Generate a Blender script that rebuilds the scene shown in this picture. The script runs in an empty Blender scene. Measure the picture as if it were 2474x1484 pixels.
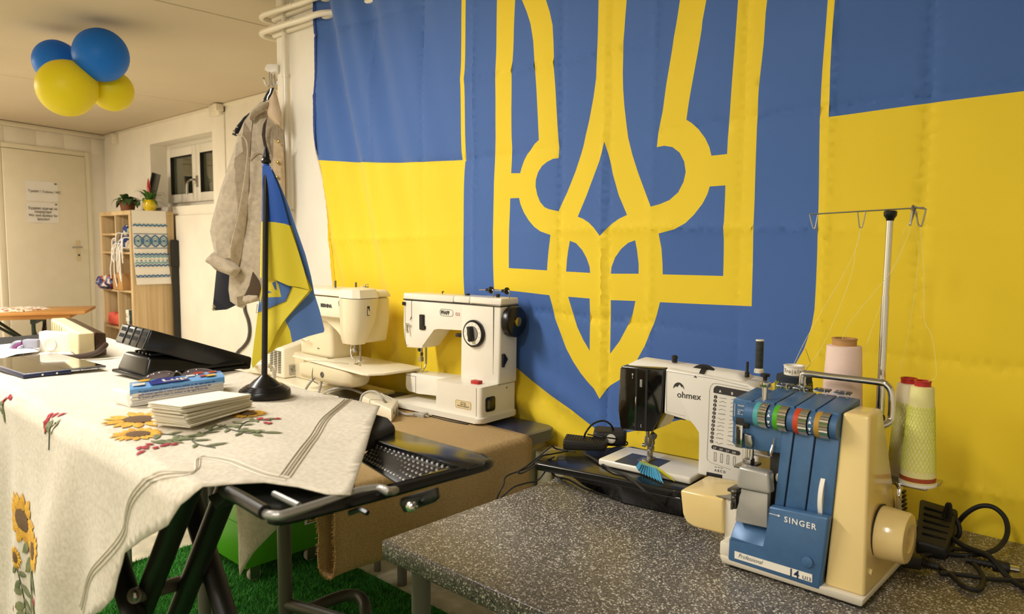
import bpy, bmesh, math, random
from math import sin, cos, pi, radians, sqrt, hypot, atan2
from mathutils import Vector, Matrix, noise
from mathutils.geometry import delaunay_2d_cdt
import numpy as np

random.seed(7)
S = bpy.context.scene
COL = S.collection

# ---------------------------------------------------------------- camera, light, exposure
cam_d = bpy.data.cameras.new('camera')
cam = bpy.data.objects.new('camera', cam_d)
COL.objects.link(cam)
_f, _p, _y, _r = 1786.6, radians(4.892), radians(42.804), radians(.3345)
_fw = Vector((-sin(_y)*cos(_p), cos(_y)*cos(_p), -sin(_p)))
_rt = Vector((cos(_y), sin(_y), 0))
_up = _rt.cross(_fw)
_rt, _up = _rt*cos(_r)+_up*sin(_r), -_rt*sin(_r)+_up*cos(_r)
cam.matrix_world = Matrix(((_rt.x, _up.x, -_fw.x, 0), (_rt.y, _up.y, -_fw.y, 0), (_rt.z, _up.z, -_fw.z, 1.40), (0, 0, 0, 1)))
cam_d.sensor_fit = 'HORIZONTAL'
cam_d.sensor_width = 36
cam_d.lens = 36*_f/2474
cam_d.clip_start = .05
cam_d.dof.use_dof = True
cam_d.dof.focus_distance = 2.1
cam_d.dof.aperture_fstop = 6.5
S.camera = cam

S.view_settings.view_transform = 'Standard'
S.view_settings.look = 'None'
S.view_settings.exposure = -0.28
S.view_settings.gamma = 1
S.view_settings.use_curve_mapping = False

w = bpy.data.worlds.new('world')
S.world = w
w.use_nodes = True
w.node_tree.nodes['Background'].inputs[0].default_value = (1, .92, .8, 1)
w.node_tree.nodes['Background'].inputs[1].default_value = .05

def lamp(name, loc, sx, sy, power, col=(1, .945, .855), rot=(0, 0, 0)):
    d = bpy.data.lights.new(name, 'AREA')
    d.shape = 'RECTANGLE'; d.size = sx; d.size_y = sy; d.energy = power; d.color = col
    o = bpy.data.objects.new(name, d)
    o.location = loc; o.rotation_euler = rot
    COL.objects.link(o)
    return o
lamp('ceiling_lamp', (-6.9, -.2, 2.56), .25, 1.5, 165, (1, .93, .80))
lamp('ceiling_lamp', (-2.5, -.1, 2.56), .25, 1.5, 92, (1, .965, .905))
lamp('ceiling_lamp', (-.4, -1.2, 2.56), .25, 1.5, 56, (1, .965, .91))

# ---------------------------------------------------------------- materials
def lin(h):
    h = h.lstrip('#')
    c = [int(h[i:i+2], 16)/255 for i in (0, 2, 4)]
    return tuple(x/12.92 if x <= .04045 else ((x+.055)/1.055)**2.4 for x in c)+(1,)

def mat(name, hexc, rough=.5, metal=0., var=0., vscale=8., bump=0., bscale=60., spec=.5, coat=0., sheen=0., trans=0., hex2=None, alpha=1., subs=0., stretch=(1, 1, 1)):
    m = bpy.data.materials.new(name)
    m.use_nodes = True
    nt = m.node_tree
    b = nt.nodes['Principled BSDF']
    c = lin(hexc)
    b.inputs['Base Color'].default_value = c
    b.inputs['Roughness'].default_value = rough
    b.inputs['Metallic'].default_value = metal
    b.inputs['Specular IOR Level'].default_value = spec
    b.inputs['Coat Weight'].default_value = coat
    b.inputs['Coat Roughness'].default_value = .08
    b.inputs['Sheen Weight'].default_value = sheen
    b.inputs['Transmission Weight'].default_value = trans
    b.inputs['Subsurface Weight'].default_value = subs
    b.inputs['Subsurface Radius'].default_value = (.02, .02, .02)
    tc = nt.nodes.new('ShaderNodeTexCoord')
    mp = nt.nodes.new('ShaderNodeMapping')
    mp.inputs['Scale'].default_value = stretch
    nt.links.new(tc.outputs['Object'], mp.inputs['Vector'])
    if var > 0 or hex2:
        n = nt.nodes.new('ShaderNodeTexNoise')
        n.inputs['Scale'].default_value = vscale
        n.inputs['Detail'].default_value = 5
        nt.links.new(mp.outputs[0], n.inputs['Vector'])
        r = nt.nodes.new('ShaderNodeValToRGB')
        r.color_ramp.elements[0].position = .32; r.color_ramp.elements[1].position = .68
        if hex2:
            r.color_ramp.elements[0].color = c; r.color_ramp.elements[1].color = lin(hex2)
        else:
            r.color_ramp.elements[0].color = tuple(x*(1-var) for x in c[:3])+(1,)
            r.color_ramp.elements[1].color = tuple(min(1, x*(1+var)) for x in c[:3])+(1,)
        nt.links.new(n.outputs['Fac'], r.inputs[0])
        nt.links.new(r.outputs[0], b.inputs['Base Color'])
    if bump > 0:
        n2 = nt.nodes.new('ShaderNodeTexNoise')
        n2.inputs['Scale'].default_value = bscale
        n2.inputs['Detail'].default_value = 4
        nt.links.new(mp.outputs[0], n2.inputs['Vector'])
        bp = nt.nodes.new('ShaderNodeBump')
        bp.inputs['Strength'].default_value = bump
        bp.inputs['Distance'].default_value = .004
        nt.links.new(n2.outputs['Fac'], bp.inputs['Height'])
        nt.links.new(bp.outputs[0], b.inputs['Normal'])
    return m

def weave(name, hexc, hex2, scale=900, rough=.9, bump=.3):
    """plain woven cloth: two crossed fine wave fields"""
    m = mat(name, hexc, rough, sheen=.15)
    nt = m.node_tree; b = nt.nodes['Principled BSDF']
    tc = nt.nodes['Texture Coordinate']
    n = nt.nodes.new('ShaderNodeTexNoise'); n.inputs['Scale'].default_value = scale*.15; n.inputs['Detail'].default_value = 6
    mp = nt.nodes['Mapping']
    nt.links.new(mp.outputs[0], n.inputs['Vector'])
    n1 = nt.nodes.new('ShaderNodeTexNoise'); n1.inputs['Scale'].default_value = 5; n1.inputs['Detail'].default_value = 3
    nt.links.new(mp.outputs[0], n1.inputs['Vector'])
    ad = nt.nodes.new('ShaderNodeMath'); ad.operation = 'MULTIPLY_ADD'
    nt.links.new(n1.outputs['Fac'], ad.inputs[0]); ad.inputs[1].default_value = .5
    nt.links.new(n.outputs['Fac'], ad.inputs[2])
    r = nt.nodes.new('ShaderNodeValToRGB')
    r.color_ramp.elements[0].position = .5; r.color_ramp.elements[1].position = .95
    r.color_ramp.elements[0].color = lin(hex2); r.color_ramp.elements[1].color = lin(hexc)
    nt.links.new(ad.outputs[0], r.inputs[0]); nt.links.new(r.outputs[0], b.inputs['Base Color'])
    bp = nt.nodes.new('ShaderNodeBump'); bp.inputs['Strength'].default_value = bump; bp.inputs['Distance'].default_value = .001
    nt.links.new(n.outputs['Fac'], bp.inputs['Height']); nt.links.new(bp.outputs[0], b.inputs['Normal'])
    return m

def herringbone(name):
    """jute herringbone: zigzag stripes in object space along y, z"""
    m = mat(name, '#b08a52', .95)
    nt = m.node_tree; b = nt.nodes['Principled BSDF']
    uv = nt.nodes.new('ShaderNodeUVMap'); uv.uv_map = 'UVMap'
    sp = nt.nodes.new('ShaderNodeSeparateXYZ')
    nt.links.new(uv.outputs[0], sp.inputs[0])
    def M(op, a, v=None, bb=None):
        n = nt.nodes.new('ShaderNodeMath'); n.operation = op
        for i, q in enumerate((a, v, bb)):
            if q is None: continue
            if isinstance(q, (int, float)): n.inputs[i].default_value = q
            else: nt.links.new(q, n.inputs[i])
        return n.outputs[0]
    pp = M('PINGPONG', sp.outputs[0], .0105)
    t = M('MULTIPLY_ADD', pp, 2.3, sp.outputs[1])
    st = M('PINGPONG', t, .0029)
    st = M('DIVIDE', st, .0029)
    nz = nt.nodes.new('ShaderNodeTexNoise'); nz.inputs['Scale'].default_value = 260; nz.inputs['Detail'].default_value = 3
    nt.links.new(nt.nodes['Texture Coordinate'].outputs['Object'], nz.inputs['Vector'])
    s2 = M('MULTIPLY_ADD', nz.outputs['Fac'], .6, M('MULTIPLY', st, .75))
    r = nt.nodes.new('ShaderNodeValToRGB')
    r.color_ramp.elements[0].position = .42; r.color_ramp.elements[1].position = .82
    r.color_ramp.elements[0].color = lin('#70522c'); r.color_ramp.elements[1].color = lin('#dcbb82')
    nt.links.new(s2, r.inputs[0]); nt.links.new(r.outputs[0], b.inputs['Base Color'])
    bp = nt.nodes.new('ShaderNodeBump'); bp.inputs['Strength'].default_value = .6; bp.inputs['Distance'].default_value = .002
    nt.links.new(s2, bp.inputs['Height']); nt.links.new(bp.outputs[0], b.inputs['Normal'])
    return m

def speckle(name):
    """dark laminate with pale chips"""
    m = mat(name, '#4a4642', .32, spec=.5)
    nt = m.node_tree; b = nt.nodes['Principled BSDF']
    tc = nt.nodes['Texture Coordinate']
    def vor(scale, lo, hi, ca, cb):
        v = nt.nodes.new('ShaderNodeTexVoronoi'); v.inputs['Scale'].default_value = scale
        nt.links.new(tc.outputs['Object'], v.inputs['Vector'])
        sx = nt.nodes.new('ShaderNodeSeparateColor'); nt.links.new(v.outputs['Color'], sx.inputs[0])
        r = nt.nodes.new('ShaderNodeValToRGB'); r.color_ramp.interpolation = 'LINEAR'
        r.color_ramp.elements[0].position = lo; r.color_ramp.elements[1].position = hi
        r.color_ramp.elements[0].color = ca; r.color_ramp.elements[1].color = cb
        nt.links.new(sx.outputs[0], r.inputs[0])
        return r.outputs[0]
    a = vor(480, .05, .95, lin('#2f2b28'), lin('#827b71'))
    mk = vor(360, .84, .93, (0, 0, 0, 1), (1, 1, 1, 1))
    mx = nt.nodes.new('ShaderNodeMix'); mx.data_type = 'RGBA'
    nt.links.new(mk, mx.inputs[0]); nt.links.new(a, mx.inputs[6]); mx.inputs[7].default_value = lin('#ddd6c8')
    nt.links.new(mx.outputs[2], b.inputs['Base Color'])
    return m

M = dict(
    wall=mat('painted_wall', '#f3ecde', .85, var=.05, vscale=3, bump=.25, bscale=40),
    ceil=mat('painted_ceiling', '#cdbfa6', .9, var=.04, vscale=1.2, bump=.1, bscale=30),
    floor=mat('pale_concrete', '#cfc6b0', .8, var=.18, vscale=14, bump=.3, bscale=90),
    door=mat('door_paint', '#f1e8d0', .55, var=.02),
    white=mat('white_lacquer', '#ece6da', .35),
    upvc=mat('window_white', '#efe9dd', .3),
    pipe=mat('pipe_paint', '#ede4d0', .3, coat=.2),
    paper=mat('paper', '#f4f0ea', .8),
    ink=mat('ink', '#3a3532', .8),
    chrome=mat('chrome', '#d8d6d2', .14, 1.),
    steel=mat('steel', '#a9a6a0', .32, 1.),
    brass=mat('brass', '#b59a4e', .3, 1.),
    black=mat('black_plastic', '#0d0c0c', .28, spec=.45),
    blackm=mat('black_matte', '#1b1917', .55),
    blacktex=mat('black_tubing', '#171412', .38, bump=.05),
    rubber=mat('rubber', '#141312', .6),
    cream=mat('cream_enamel', '#e8dcc0', .3, coat=.25),
    pcream=mat('white_enamel', '#e9e2d2', .25, coat=.3),
    beige=mat('beige_plastic', '#ecd08c', .2, coat=.25),
    beige2=mat('pale_base_plastic', '#e4dbc6', .4),
    blue=mat('blue_metallic_paint', '#456a93', .34, .15, var=.05, vscale=60),
    blued=mat('blue_dark_edge', '#1d2f45', .5),
    grey=mat('grey_plastic', '#8f8c86', .4),
    gsteel=mat('grey_painted_steel', '#5e5a50', .45, .3),
    legp=mat('table_leg_paint', '#6a675c', .5),
    silver=mat('silver_paint', '#a3a09a', .38, .6),
    yellow=mat('flag_yellow', '#efcf1f', .72, sheen=.2, bump=.03, bscale=700),
    flagblue=mat('flag_blue', '#3d65aa', .72, sheen=.2, bump=.03, bscale=700),
    mfblue=mat('mini_flag_blue', '#1b58bd', .55, sheen=.2),
    mfblue2=mat('mini_flag_blue_back', '#5479b8', .7),
    mfyellow=mat('mini_flag_yellow', '#e6d22c', .6, sheen=.2),
    linen=weave('linen', '#ddd2be', '#c3b7a0'),
    jute=herringbone('jute_herringbone'),
    speck=speckle('speckled_laminate'),
    wood=mat('beech_top', '#d9a561', .45, hex2='#b97f3e', vscale=5, stretch=(1, .12, 1)),
    oak=mat('pale_oak_laminate', '#d6bd92', .5, hex2='#b89b6f', vscale=7, stretch=(1, 6, .15)),
    oakin=mat('pale_oak_inside', '#c9b48e', .6),
    green=mat('green_paint', '#4a9a14', .4),
    dgreen=mat('dark_green_steel', '#12241a', .5),
    turf=mat('turf_base', '#245a1c', .9, var=.2, vscale=40),
    blade=mat('turf_blade', '#48a232', .6, hex2='#2f7d22', vscale=25),
    coat=mat('beige_wool', '#b4a58f', .95, var=.14, vscale=45, bump=.2, bscale=300, sheen=.3),
    coatin=mat('coat_lining', '#9a8468', .9, sheen=.2),
    navy=mat('navy_cloth', '#171a28', .85, sheen=.2),
    foam=mat('dark_foam', '#2a2724', .95, bump=.8, bscale=500),
    pink=mat('pink_yarn', '#f9dccf', .9, bump=.35, bscale=260, stretch=(1, 1, 5)),
    yyarn=mat('yellow_yarn', '#f3eba0', .85, bump=.3, bscale=240, stretch=(1, 1, 5)),
    pyarn=mat('pale_yarn', '#f4e6c4', .85, bump=.3, bscale=240, stretch=(1, 1, 5)),
    dyarn=mat('dark_teal_yarn', '#25303a', .85, bump=.6, bscale=260, stretch=(1, 1, 5)),
    gyarn=mat('dark_grey_yarn', '#3c3f3c', .85, var=.3, vscale=60, bump=.7, bscale=200, stretch=(1, 1, 4)),
    red=mat('red_plastic', '#b3201d', .4),
    card=mat('cardboard', '#b68a55', .8, var=.06),
    threadm=mat('thread', '#efe3a0', .8),
    bb=mat('balloon_blue', '#2484f2', .42, spec=.3),
    by=mat('balloon_yellow', '#f6e62c', .42, spec=.3),
)

for k in ('bb', 'by'):      # thin rubber lets some light through
    nt = M[k].node_tree
    t_ = nt.nodes.new('ShaderNodeBsdfTranslucent'); t_.inputs[0].default_value = nt.nodes['Principled BSDF'].inputs['Base Color'].default_value
    m_ = nt.nodes.new('ShaderNodeMixShader'); m_.inputs[0].default_value = .25
    nt.links.new(nt.nodes['Principled BSDF'].outputs[0], m_.inputs[1]); nt.links.new(t_.outputs[0], m_.inputs[2])
    nt.links.new(m_.outputs[0], nt.nodes['Material Output'].inputs[0])

# ---------------------------------------------------------------- object helpers
def tag(o, label=None, cat=None, group=None, kind=None):
    if label: o['label'] = label
    if cat: o['category'] = cat
    if group: o['group'] = group
    if kind: o['kind'] = kind
    return o

def thing(name, label, cat, loc, rotz=0, group=None):
    o = bpy.data.objects.new(name, None)
    o.empty_display_size = .05
    o.location = loc; o.rotation_euler = (0, 0, rotz)
    COL.objects.link(o)
    return tag(o, label, cat, group)

def world_mat(o):
    m = Matrix.LocRotScale(o.location, o.rotation_euler, o.scale)
    return world_mat(o.parent) @ m if o.parent else m

def link(name, me, parent=None, local=False):
    """link a mesh given in world coordinates (or in the parent's own when local)"""
    o = bpy.data.objects.new(name, me)
    COL.objects.link(o)
    if parent is not None:
        o.parent = parent
        if not local:
            me.transform(world_mat(parent).inverted())
    elif not local:
        n = len(me.vertices)
        if n:
            a = np.empty(n*3); me.vertices.foreach_get('co', a); a = a.reshape(-1, 3)
            c = Vector((float((a[:, 0].min()+a[:, 0].max())/2), float((a[:, 1].min()+a[:, 1].max())/2), float(a[:, 2].min())))
            me.transform(Matrix.Translation(-c)); o.location = c
    return o

class B:
    """collects shapes into one mesh"""
    def __init__(s): s.bm = bmesh.new(); s.mi = 0
    def _new(s, fs):
        for f in fs: f.material_index = s.mi
    def box(s, x0, x1, y0, y1, z0, z1, bev=0, seg=2, T=None):
        co = [(x, y, z) for x in (x0, x1) for y in (y0, y1) for z in (z0, z1)]
        v = [s.bm.verts.new(T @ Vector(c) if T else c) for c in co]
        q = [(0, 1, 3, 2), (4, 6, 7, 5), (0, 4, 5, 1), (2, 3, 7, 6), (0, 2, 6, 4), (1, 5, 7, 3)]
        f = [s.bm.faces.new([v[i] for i in k]) for k in q]
        s._new(f)
        if bev: s._bev(f, bev, seg)
        return s
    def _bev(s, f, bev, seg):
        e = list({e for x in f for e in x.edges})
        r = bmesh.ops.bevel(s.bm, geom=e, offset=bev, segments=seg, affect='EDGES', profile=.5, clamp_overlap=True)
        s._new(r['faces'])
    def hull8(s, bot, top, bev=0, seg=2):
        """solid between two matching rings of points"""
        n = len(bot)
        a = [s.bm.verts.new(p) for p in bot]; b = [s.bm.verts.new(p) for p in top]
        f = [s.bm.faces.new(a[::-1]), s.bm.faces.new(b)]
        for i in range(n): f.append(s.bm.faces.new((a[i], a[(i+1) % n], b[(i+1) % n], b[i])))
        s._new(f)
        if bev: s._bev(f, bev, seg)
        return s
    def prism(s, pts, d, bev=0, seg=2):
        d = Vector(d)
        pts = [Vector(p) for p in pts]
        n = Vector((0, 0, 0))
        for i in range(len(pts)): n += pts[i].cross(pts[(i+1) % len(pts)])
        if n.dot(d) < 0: pts = pts[::-1]
        return s.hull8(pts, [p+d for p in pts], bev, seg)
    def cyl(s, p0, p1, r0, r1=None, n=20, caps=True, bev=0):
        r1 = r0 if r1 is None else r1
        p0, p1 = Vector(p0), Vector(p1)
        d = (p1-p0).normalized()
        u = d.orthogonal().normalized(); v = d.cross(u)
        A = [s.bm.verts.new(p0+(u*cos(2*pi*i/n)+v*sin(2*pi*i/n))*r0) for i in range(n)]
        C = [s.bm.verts.new(p1+(u*cos(2*pi*i/n)+v*sin(2*pi*i/n))*r1) for i in range(n)]
        f = [s.bm.faces.new((A[i], A[(i+1) % n], C[(i+1) % n], C[i])) for i in range(n)]
        if caps:
            g = [s.bm.faces.new(A[::-1]), s.bm.faces.new(C)]
            s._new(g)
            if bev:
                e = list({e for x in g for e in x.edges})
                r = bmesh.ops.bevel(s.bm, geom=e, offset=bev, segments=2, affect='EDGES', profile=.5, clamp_overlap=True)
                s._new(r['faces'])
        s._new([x for x in f if x.is_valid])
        return s
    def lathe(s, prof, o, axis=(0, 0, 1), n=28, u=None):
        """profile of (radius, height) turned about an axis through o"""
        o = Vector(o); d = Vector(axis).normalized()
        u = Vector(u) if u else d.orthogonal().normalized(); v = d.cross(u)
        rings = []
        for r, h in prof:
            if r < 1e-6: rings.append([s.bm.verts.new(o+d*h)])
            else: rings.append([s.bm.verts.new(o+d*h+(u*cos(2*pi*i/n)+v*sin(2*pi*i/n))*r) for i in range(n)])
        f = []
        for a, b in zip(rings, rings[1:]):
            for i in range(n):
                j = (i+1) % n
                if len(a) == 1 and len(b) == 1: continue
                if len(a) == 1: f.append(s.bm.faces.new((a[0], b[j], b[i])))
                elif len(b) == 1: f.append(s.bm.faces.new((a[i], a[j], b[0])))
                else: f.append(s.bm.faces.new((a[i], a[j], b[j], b[i])))
        s._new(f)
        return s
    def tube(s, path, r, n=8, closed=False, smooth=0, rad=None):
        """round tube along a path; smooth = Catmull-Rom steps between points"""
        P = [Vector(p) for p in path]
        if smooth: P = spline(P, smooth, closed)
        m = len(P)
        up = None; rings = []
        for i in range(m):
            a = P[i-1] if (i or closed) else P[i]
            b = P[(i+1) % m] if (i < m-1 or closed) else P[i]
            t = (b-a)
            t = t.normalized() if t.length > 1e-9 else Vector((0, 0, 1))
            if up is None: up = t.orthogonal().normalized()
            else:
                up = up-t*up.dot(t)
                up = up.normalized() if up.length > 1e-6 else t.orthogonal().normalized()
            v = t.cross(up)
            rr = rad(i/(m-1)) if rad else r
            rings.append([s.bm.verts.new(P[i]+(up*cos(2*pi*k/n)+v*sin(2*pi*k/n))*rr) for k in range(n)])
        f = []
        pr = list(zip(rings, rings[1:]))+([(rings[-1], rings[0])] if closed else [])
        for a, b in pr:
            for k in range(n): f.append(s.bm.faces.new((a[k], a[(k+1) % n], b[(k+1) % n], b[k])))
        if not closed: f += [s.bm.faces.new(rings[0][::-1]), s.bm.faces.new(rings[-1])]
        s._new(f)
        return s
    def ball(s, c, r, n=16, sc=(1, 1, 1)):
        pr = [(max(0, sin(pi*i/(n//2)))*1, -cos(pi*i/(n//2))) for i in range(n//2+1)]
        old = set(s.bm.verts)
        s.lathe([(r*a, r*b) for a, b in pr], (0, 0, 0), n=n)
        for v in [v for v in s.bm.verts if v not in old]: v.co = Vector((v.co.x*sc[0], v.co.y*sc[1], v.co.z*sc[2]))+Vector(c)
        return s
    def quad(s, *p):
        s._new([s.bm.faces.new([s.bm.verts.new(q) for q in p])])
        return s
    def pillow(s, pts, nrm, t, w=.06, grid=None, back=.5, wave=0, wfreq=12):
        """stuffed / sewn shape: outline in a plane, swelling away from its edge"""
        P = [Vector(p) for p in pts]
        nrm = Vector(nrm).normalized()
        o = P[0]; u = (Vector((0, 0, 1)).cross(nrm))
        if u.length < 1e-3: u = Vector((1, 0, 0))
        u.normalize(); v = nrm.cross(u)
        Q = [Vector(((p-o).dot(u), (p-o).dot(v))) for p in P]
        xs = [q.x for q in Q]; ys = [q.y for q in Q]
        size = max(max(xs)-min(xs), max(ys)-min(ys))
        g = grid or size/22
        Q2 = []
        for i in range(len(Q)):
            a, b = Q[i], Q[(i+1) % len(Q)]
            k = max(1, int((b-a).length/g))
            for j in range(k): Q2.append(a.lerp(b, j/k))
        inner = []
        y = min(ys)+g/2
        while y < max(ys):
            x = min(xs)+g/2
            while x < max(xs):
                c = Vector((x+random.uniform(-.15, .15)*g, y+random.uniform(-.15, .15)*g))
                if inside(c, Q) and dist(c, Q) > g*.45: inner.append(c)
                x += g
            y += g
        n = len(Q2)
        vs, _, fs, *_r = delaunay_2d_cdt(Q2+inner, [], [list(range(n))], 1, 1e-6)
        fr, bk = [], []
        for c in vs:
            dd = dist(c, Q)
            h = t*sqrt(max(0, 1-(1-min(1, dd/w))**2))
            if wave and dd > 1e-5:
                h += wave*min(1, dd/w)*noise.noise(Vector((c.x*wfreq, c.y*wfreq*.5, o.x*7)))
            base = o+u*c.x+v*c.y
            fr.append(s.bm.verts.new(base+nrm*h))
            bk.append(fr[-1] if dd < 1e-5 else s.bm.verts.new(base-nrm*h*back))
        F = []
        for f in fs:
            F.append(s.bm.faces.new([fr[i] for i in f]))
            if any(bk[i] is not fr[i] for i in f):
                try: F.append(s.bm.faces.new([bk[i] for i in reversed(f)]))
                except ValueError: pass
        s._new(F)
        return s
    def done(s, name, mats, parent=None, local=False, smooth=True, angle=35, fix=True):
        if fix: bmesh.ops.recalc_face_normals(s.bm, faces=s.bm.faces)
        me = bpy.data.meshes.new(name)
        s.bm.to_mesh(me); s.bm.free()
        for m in (mats if isinstance(mats, (list, tuple)) else [mats]):
            me.materials.append(M[m] if isinstance(m, str) else m)
        if smooth:
            me.polygons.foreach_set('use_smooth', [True]*len(me.polygons))
            me.set_sharp_from_angle(angle=radians(angle))
        return link(name, me, parent, local)

def spline(P, k, closed=False):
    out = []
    n = len(P)
    for i in range(n if closed else n-1):
        p0 = P[i-1] if (i or closed) else P[0]*2-P[1]
        p1 = P[i]; p2 = P[(i+1) % n]
        p3 = P[(i+2) % n] if (i+2 < n or closed) else P[-1]*2-P[-2]
        for j in range(k):
            t = j/k
            out.append(.5*((2*p1)+(p2-p0)*t+(2*p0-5*p1+4*p2-p3)*t*t+(3*p1-p0-3*p2+p3)*t**3))
    if not closed: out.append(P[-1])
    return out

def inside(c, Q):
    r = False; x, y = c[0], c[1]
    j = len(Q)-1
    for i in range(len(Q)):
        a, b = Q[i], Q[j]
        if (a[1] > y) != (b[1] > y) and x < (b[0]-a[0])*(y-a[1])/(b[1]-a[1])+a[0]: r = not r
        j = i
    return r

def dist(c, Q):
    m = 1e9
    n = len(Q)
    for i in range(n):
        ax, ay = Q[i][0], Q[i][1]; bx, by = Q[(i+1) % n][0], Q[(i+1) % n][1]
        dx, dy = bx-ax, by-ay
        L = dx*dx+dy*dy
        t = 0 if L == 0 else max(0, min(1, ((c[0]-ax)*dx+(c[1]-ay)*dy)/L))
        q = (c[0]-ax-t*dx)**2+(c[1]-ay-t*dy)**2
        if q < m: m = q
    return sqrt(m)

def text(body, size, loc, xd, yd, m, parent, name='lettering', align='LEFT', ext=.0002, shear=0, space=1, sx=1, bold=0, local=False, line=1):
    cu = bpy.data.curves.new(name, 'FONT')
    cu.body = body; cu.size = size; cu.align_x = align; cu.align_y = 'BOTTOM_BASELINE' if '\n' not in body else 'CENTER'
    cu.extrude = ext; cu.shear = shear; cu.space_character = space; cu.space_line = line
    cu.offset = bold; cu.resolution_u = 3
    t = bpy.data.objects.new(name, cu)
    COL.objects.link(t)
    me = bpy.data.meshes.new_from_object(t.evaluated_get(bpy.context.evaluated_depsgraph_get()))
    bpy.data.objects.remove(t); bpy.data.curves.remove(cu)
    xd = Vector(xd).normalized(); yd = Vector(yd); yd = (yd-xd*yd.dot(xd)).normalized(); zd = xd.cross(yd)
    mt = Matrix((( xd.x*sx, yd.x, zd.x, loc[0]), (xd.y*sx, yd.y, zd.y, loc[1]), (xd.z*sx, yd.z, zd.z, loc[2]), (0, 0, 0, 1)))
    me.transform(mt)
    me.materials.clear(); me.materials.append(M[m])
    return link(name, me, parent, local)

def copy_tree(o, parent=None):
    c = o.copy(); COL.objects.link(c)
    if parent: c.parent = parent
    for ch in list(o.children): copy_tree(ch, c)
    return c

# ================================================================ the room
CZ = 2.60           # ceiling height
WY = 1.97           # wall with the flag
VY = 3.11           # recessed wall with the window
def D(s, z, off=0): return Vector((-9.2416+.33977*s+.9405*off, 3.11-.9405*s+.3398*off, z))

def structure(o): return tag(o, kind='structure')

b = B(); b.box(-9.6, 2.2, -2.7, 3.3, -.12, 0)
structure(b.done('floor', 'floor'))

c = structure(B().box(-9.6, 2.2, -2.7, 3.4, CZ+.012, CZ+.1).done('ceiling', 'ceil'))
for x0, x1 in ((-9.6, -6.46), (-6.448, -3.9), (-3.888, -1.3), (-1.288, 2.2)):
    B().box(x0, x1, -2.7, 3.4, CZ, CZ+.0125, .003, 1).done('ceiling_panel', 'ceil', c)

structure(B().box(-3.43, 2.2, WY, 3.4, 0, CZ).done('wall_back', 'wall'))
structure(B().box(2.05, 2.2, -2.6, WY, 0, CZ).done('wall_right', 'wall'))
structure(B().box(-8, 2.2, -2.7, -2.6, 0, CZ).done('wall_front', 'wall'))
# recessed wall with its window opening
wx0, wx1, wz0, wz1 = -7.945, -6.56, 1.745, 2.39
b = B()
b.box(-9.6, wx0, VY, VY+.3, 0, CZ); b.box(wx1, -3.43, VY, VY+.3, 0, CZ)
b.box(wx0, wx1, VY, VY+.3, 0, wz0); b.box(wx0, wx1, VY, VY+.3, wz1, CZ)
ww = structure(b.done('wall_window', 'wall'))
B().box(-6.44, -6.29, VY-.02, VY+.01, 0, CZ-.07, .006).done('pilaster', 'wall', ww)
B().box(-6.29, -3.43, VY-.008, VY+.01, 0, CZ-.02, .004).done('plaster_panel', 'wall', ww)
B().box(-7.33, -3.5, VY-.03, VY+.01, 0, 1.655, .012).done('plinth', 'wall', ww)
# light shaft outside the window
b = B()
for q in ((wx0-.3, wx1+.3, VY+.6, VY+.65, 1.2, 3.0), (wx0-.35, wx0-.3, VY+.3, VY+.65, 1.2, 3.0), (wx1+.3, wx1+.35, VY+.3, VY+.65, 1.2, 3.0), (wx0-.3, wx1+.3, VY+.3, VY+.65, 1.15, 1.2)):
    b.box(*q)
structure(b.done('trim_5', mat('shaft_concrete', '#eeefe2', .9, var=.1)))

# window
wd = thing('window_1', None, None, (-7.2, VY+.2, wz0))
structure(wd)
fy0, fy1 = VY+.15, VY+.21
def ring(x0, x1, z0, z1, t, y0, y1, bev=.004):
    b = B()
    b.box(x0, x0+t, y0, y1, z0, z1, bev); b.box(x1-t, x1, y0, y1, z0, z1, bev)
    b.box(x0+t-.001, x1-t+.001, y0, y1, z0, z0+t, bev); b.box(x0+t-.001, x1-t+.001, y0, y1, z1-t, z1, bev)
    return b
ring(wx0-.02, wx1+.02, wz0-.02, wz1+.02, .09, VY+.17, VY+.25).done('window_frame', 'upvc', wd)
glass = mat('window_glass', '#dfe6dd', .02, trans=1., spec=.8)
nt = glass.node_tree
tr = nt.nodes.new('ShaderNodeBsdfTransparent'); tr.inputs[0].default_value = (.93, .96, .9, 1)
gl = nt.nodes.new('ShaderNodeBsdfGlossy'); gl.inputs['Roughness'].default_value = .02
mx = nt.nodes.new('ShaderNodeMixShader')
mx.inputs[0].default_value = .30; nt.links.new(tr.outputs[0], mx.inputs[1]); nt.links.new(gl.outputs[0], mx.inputs[2])
nt.links.new(mx.outputs[0], nt.nodes['Material Output'].inputs[0])
for i, (x0, x1) in enumerate(((-7.87, -7.20), (-7.195, -6.62))):
    z0, z1 = wz0+.05, wz1-.05
    sa = ring(x0, x1, z0, z1, .085, fy0-.02, fy1, .008).done('window_sash', 'upvc', wd)
    B().box(x0+.08, x1-.08, VY+.165, VY+.172, z0+.08, z1-.08).done('pane', glass, sa)
    ring(x0+.082, x1-.082, z0+.082, z1-.082, .007, fy0-.016, fy0+.02, 0).done('seal', 'rubber', sa)
hd = B().box(-7.175, -7.15, fy0-.035, fy0-.02, 1.93, 2.04, .004)
hd.tube([(-7.163, fy0-.03, 2.0), (-7.163, fy0-.075, 2.0), (-7.19, fy0-.08, 1.995), (-7.24, fy0-.08, 1.98), (-7.262, fy0-.08, 1.95), (-7.268, fy0-.08, 1.86)], .011, 8, smooth=4)
hd.done('window_handle', 'steel', wd)
B().box(-6.735, -6.71, fy0-.02, fy0-.002, 1.865, 1.885, .003).done('latch', 'steel', wd)

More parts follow.
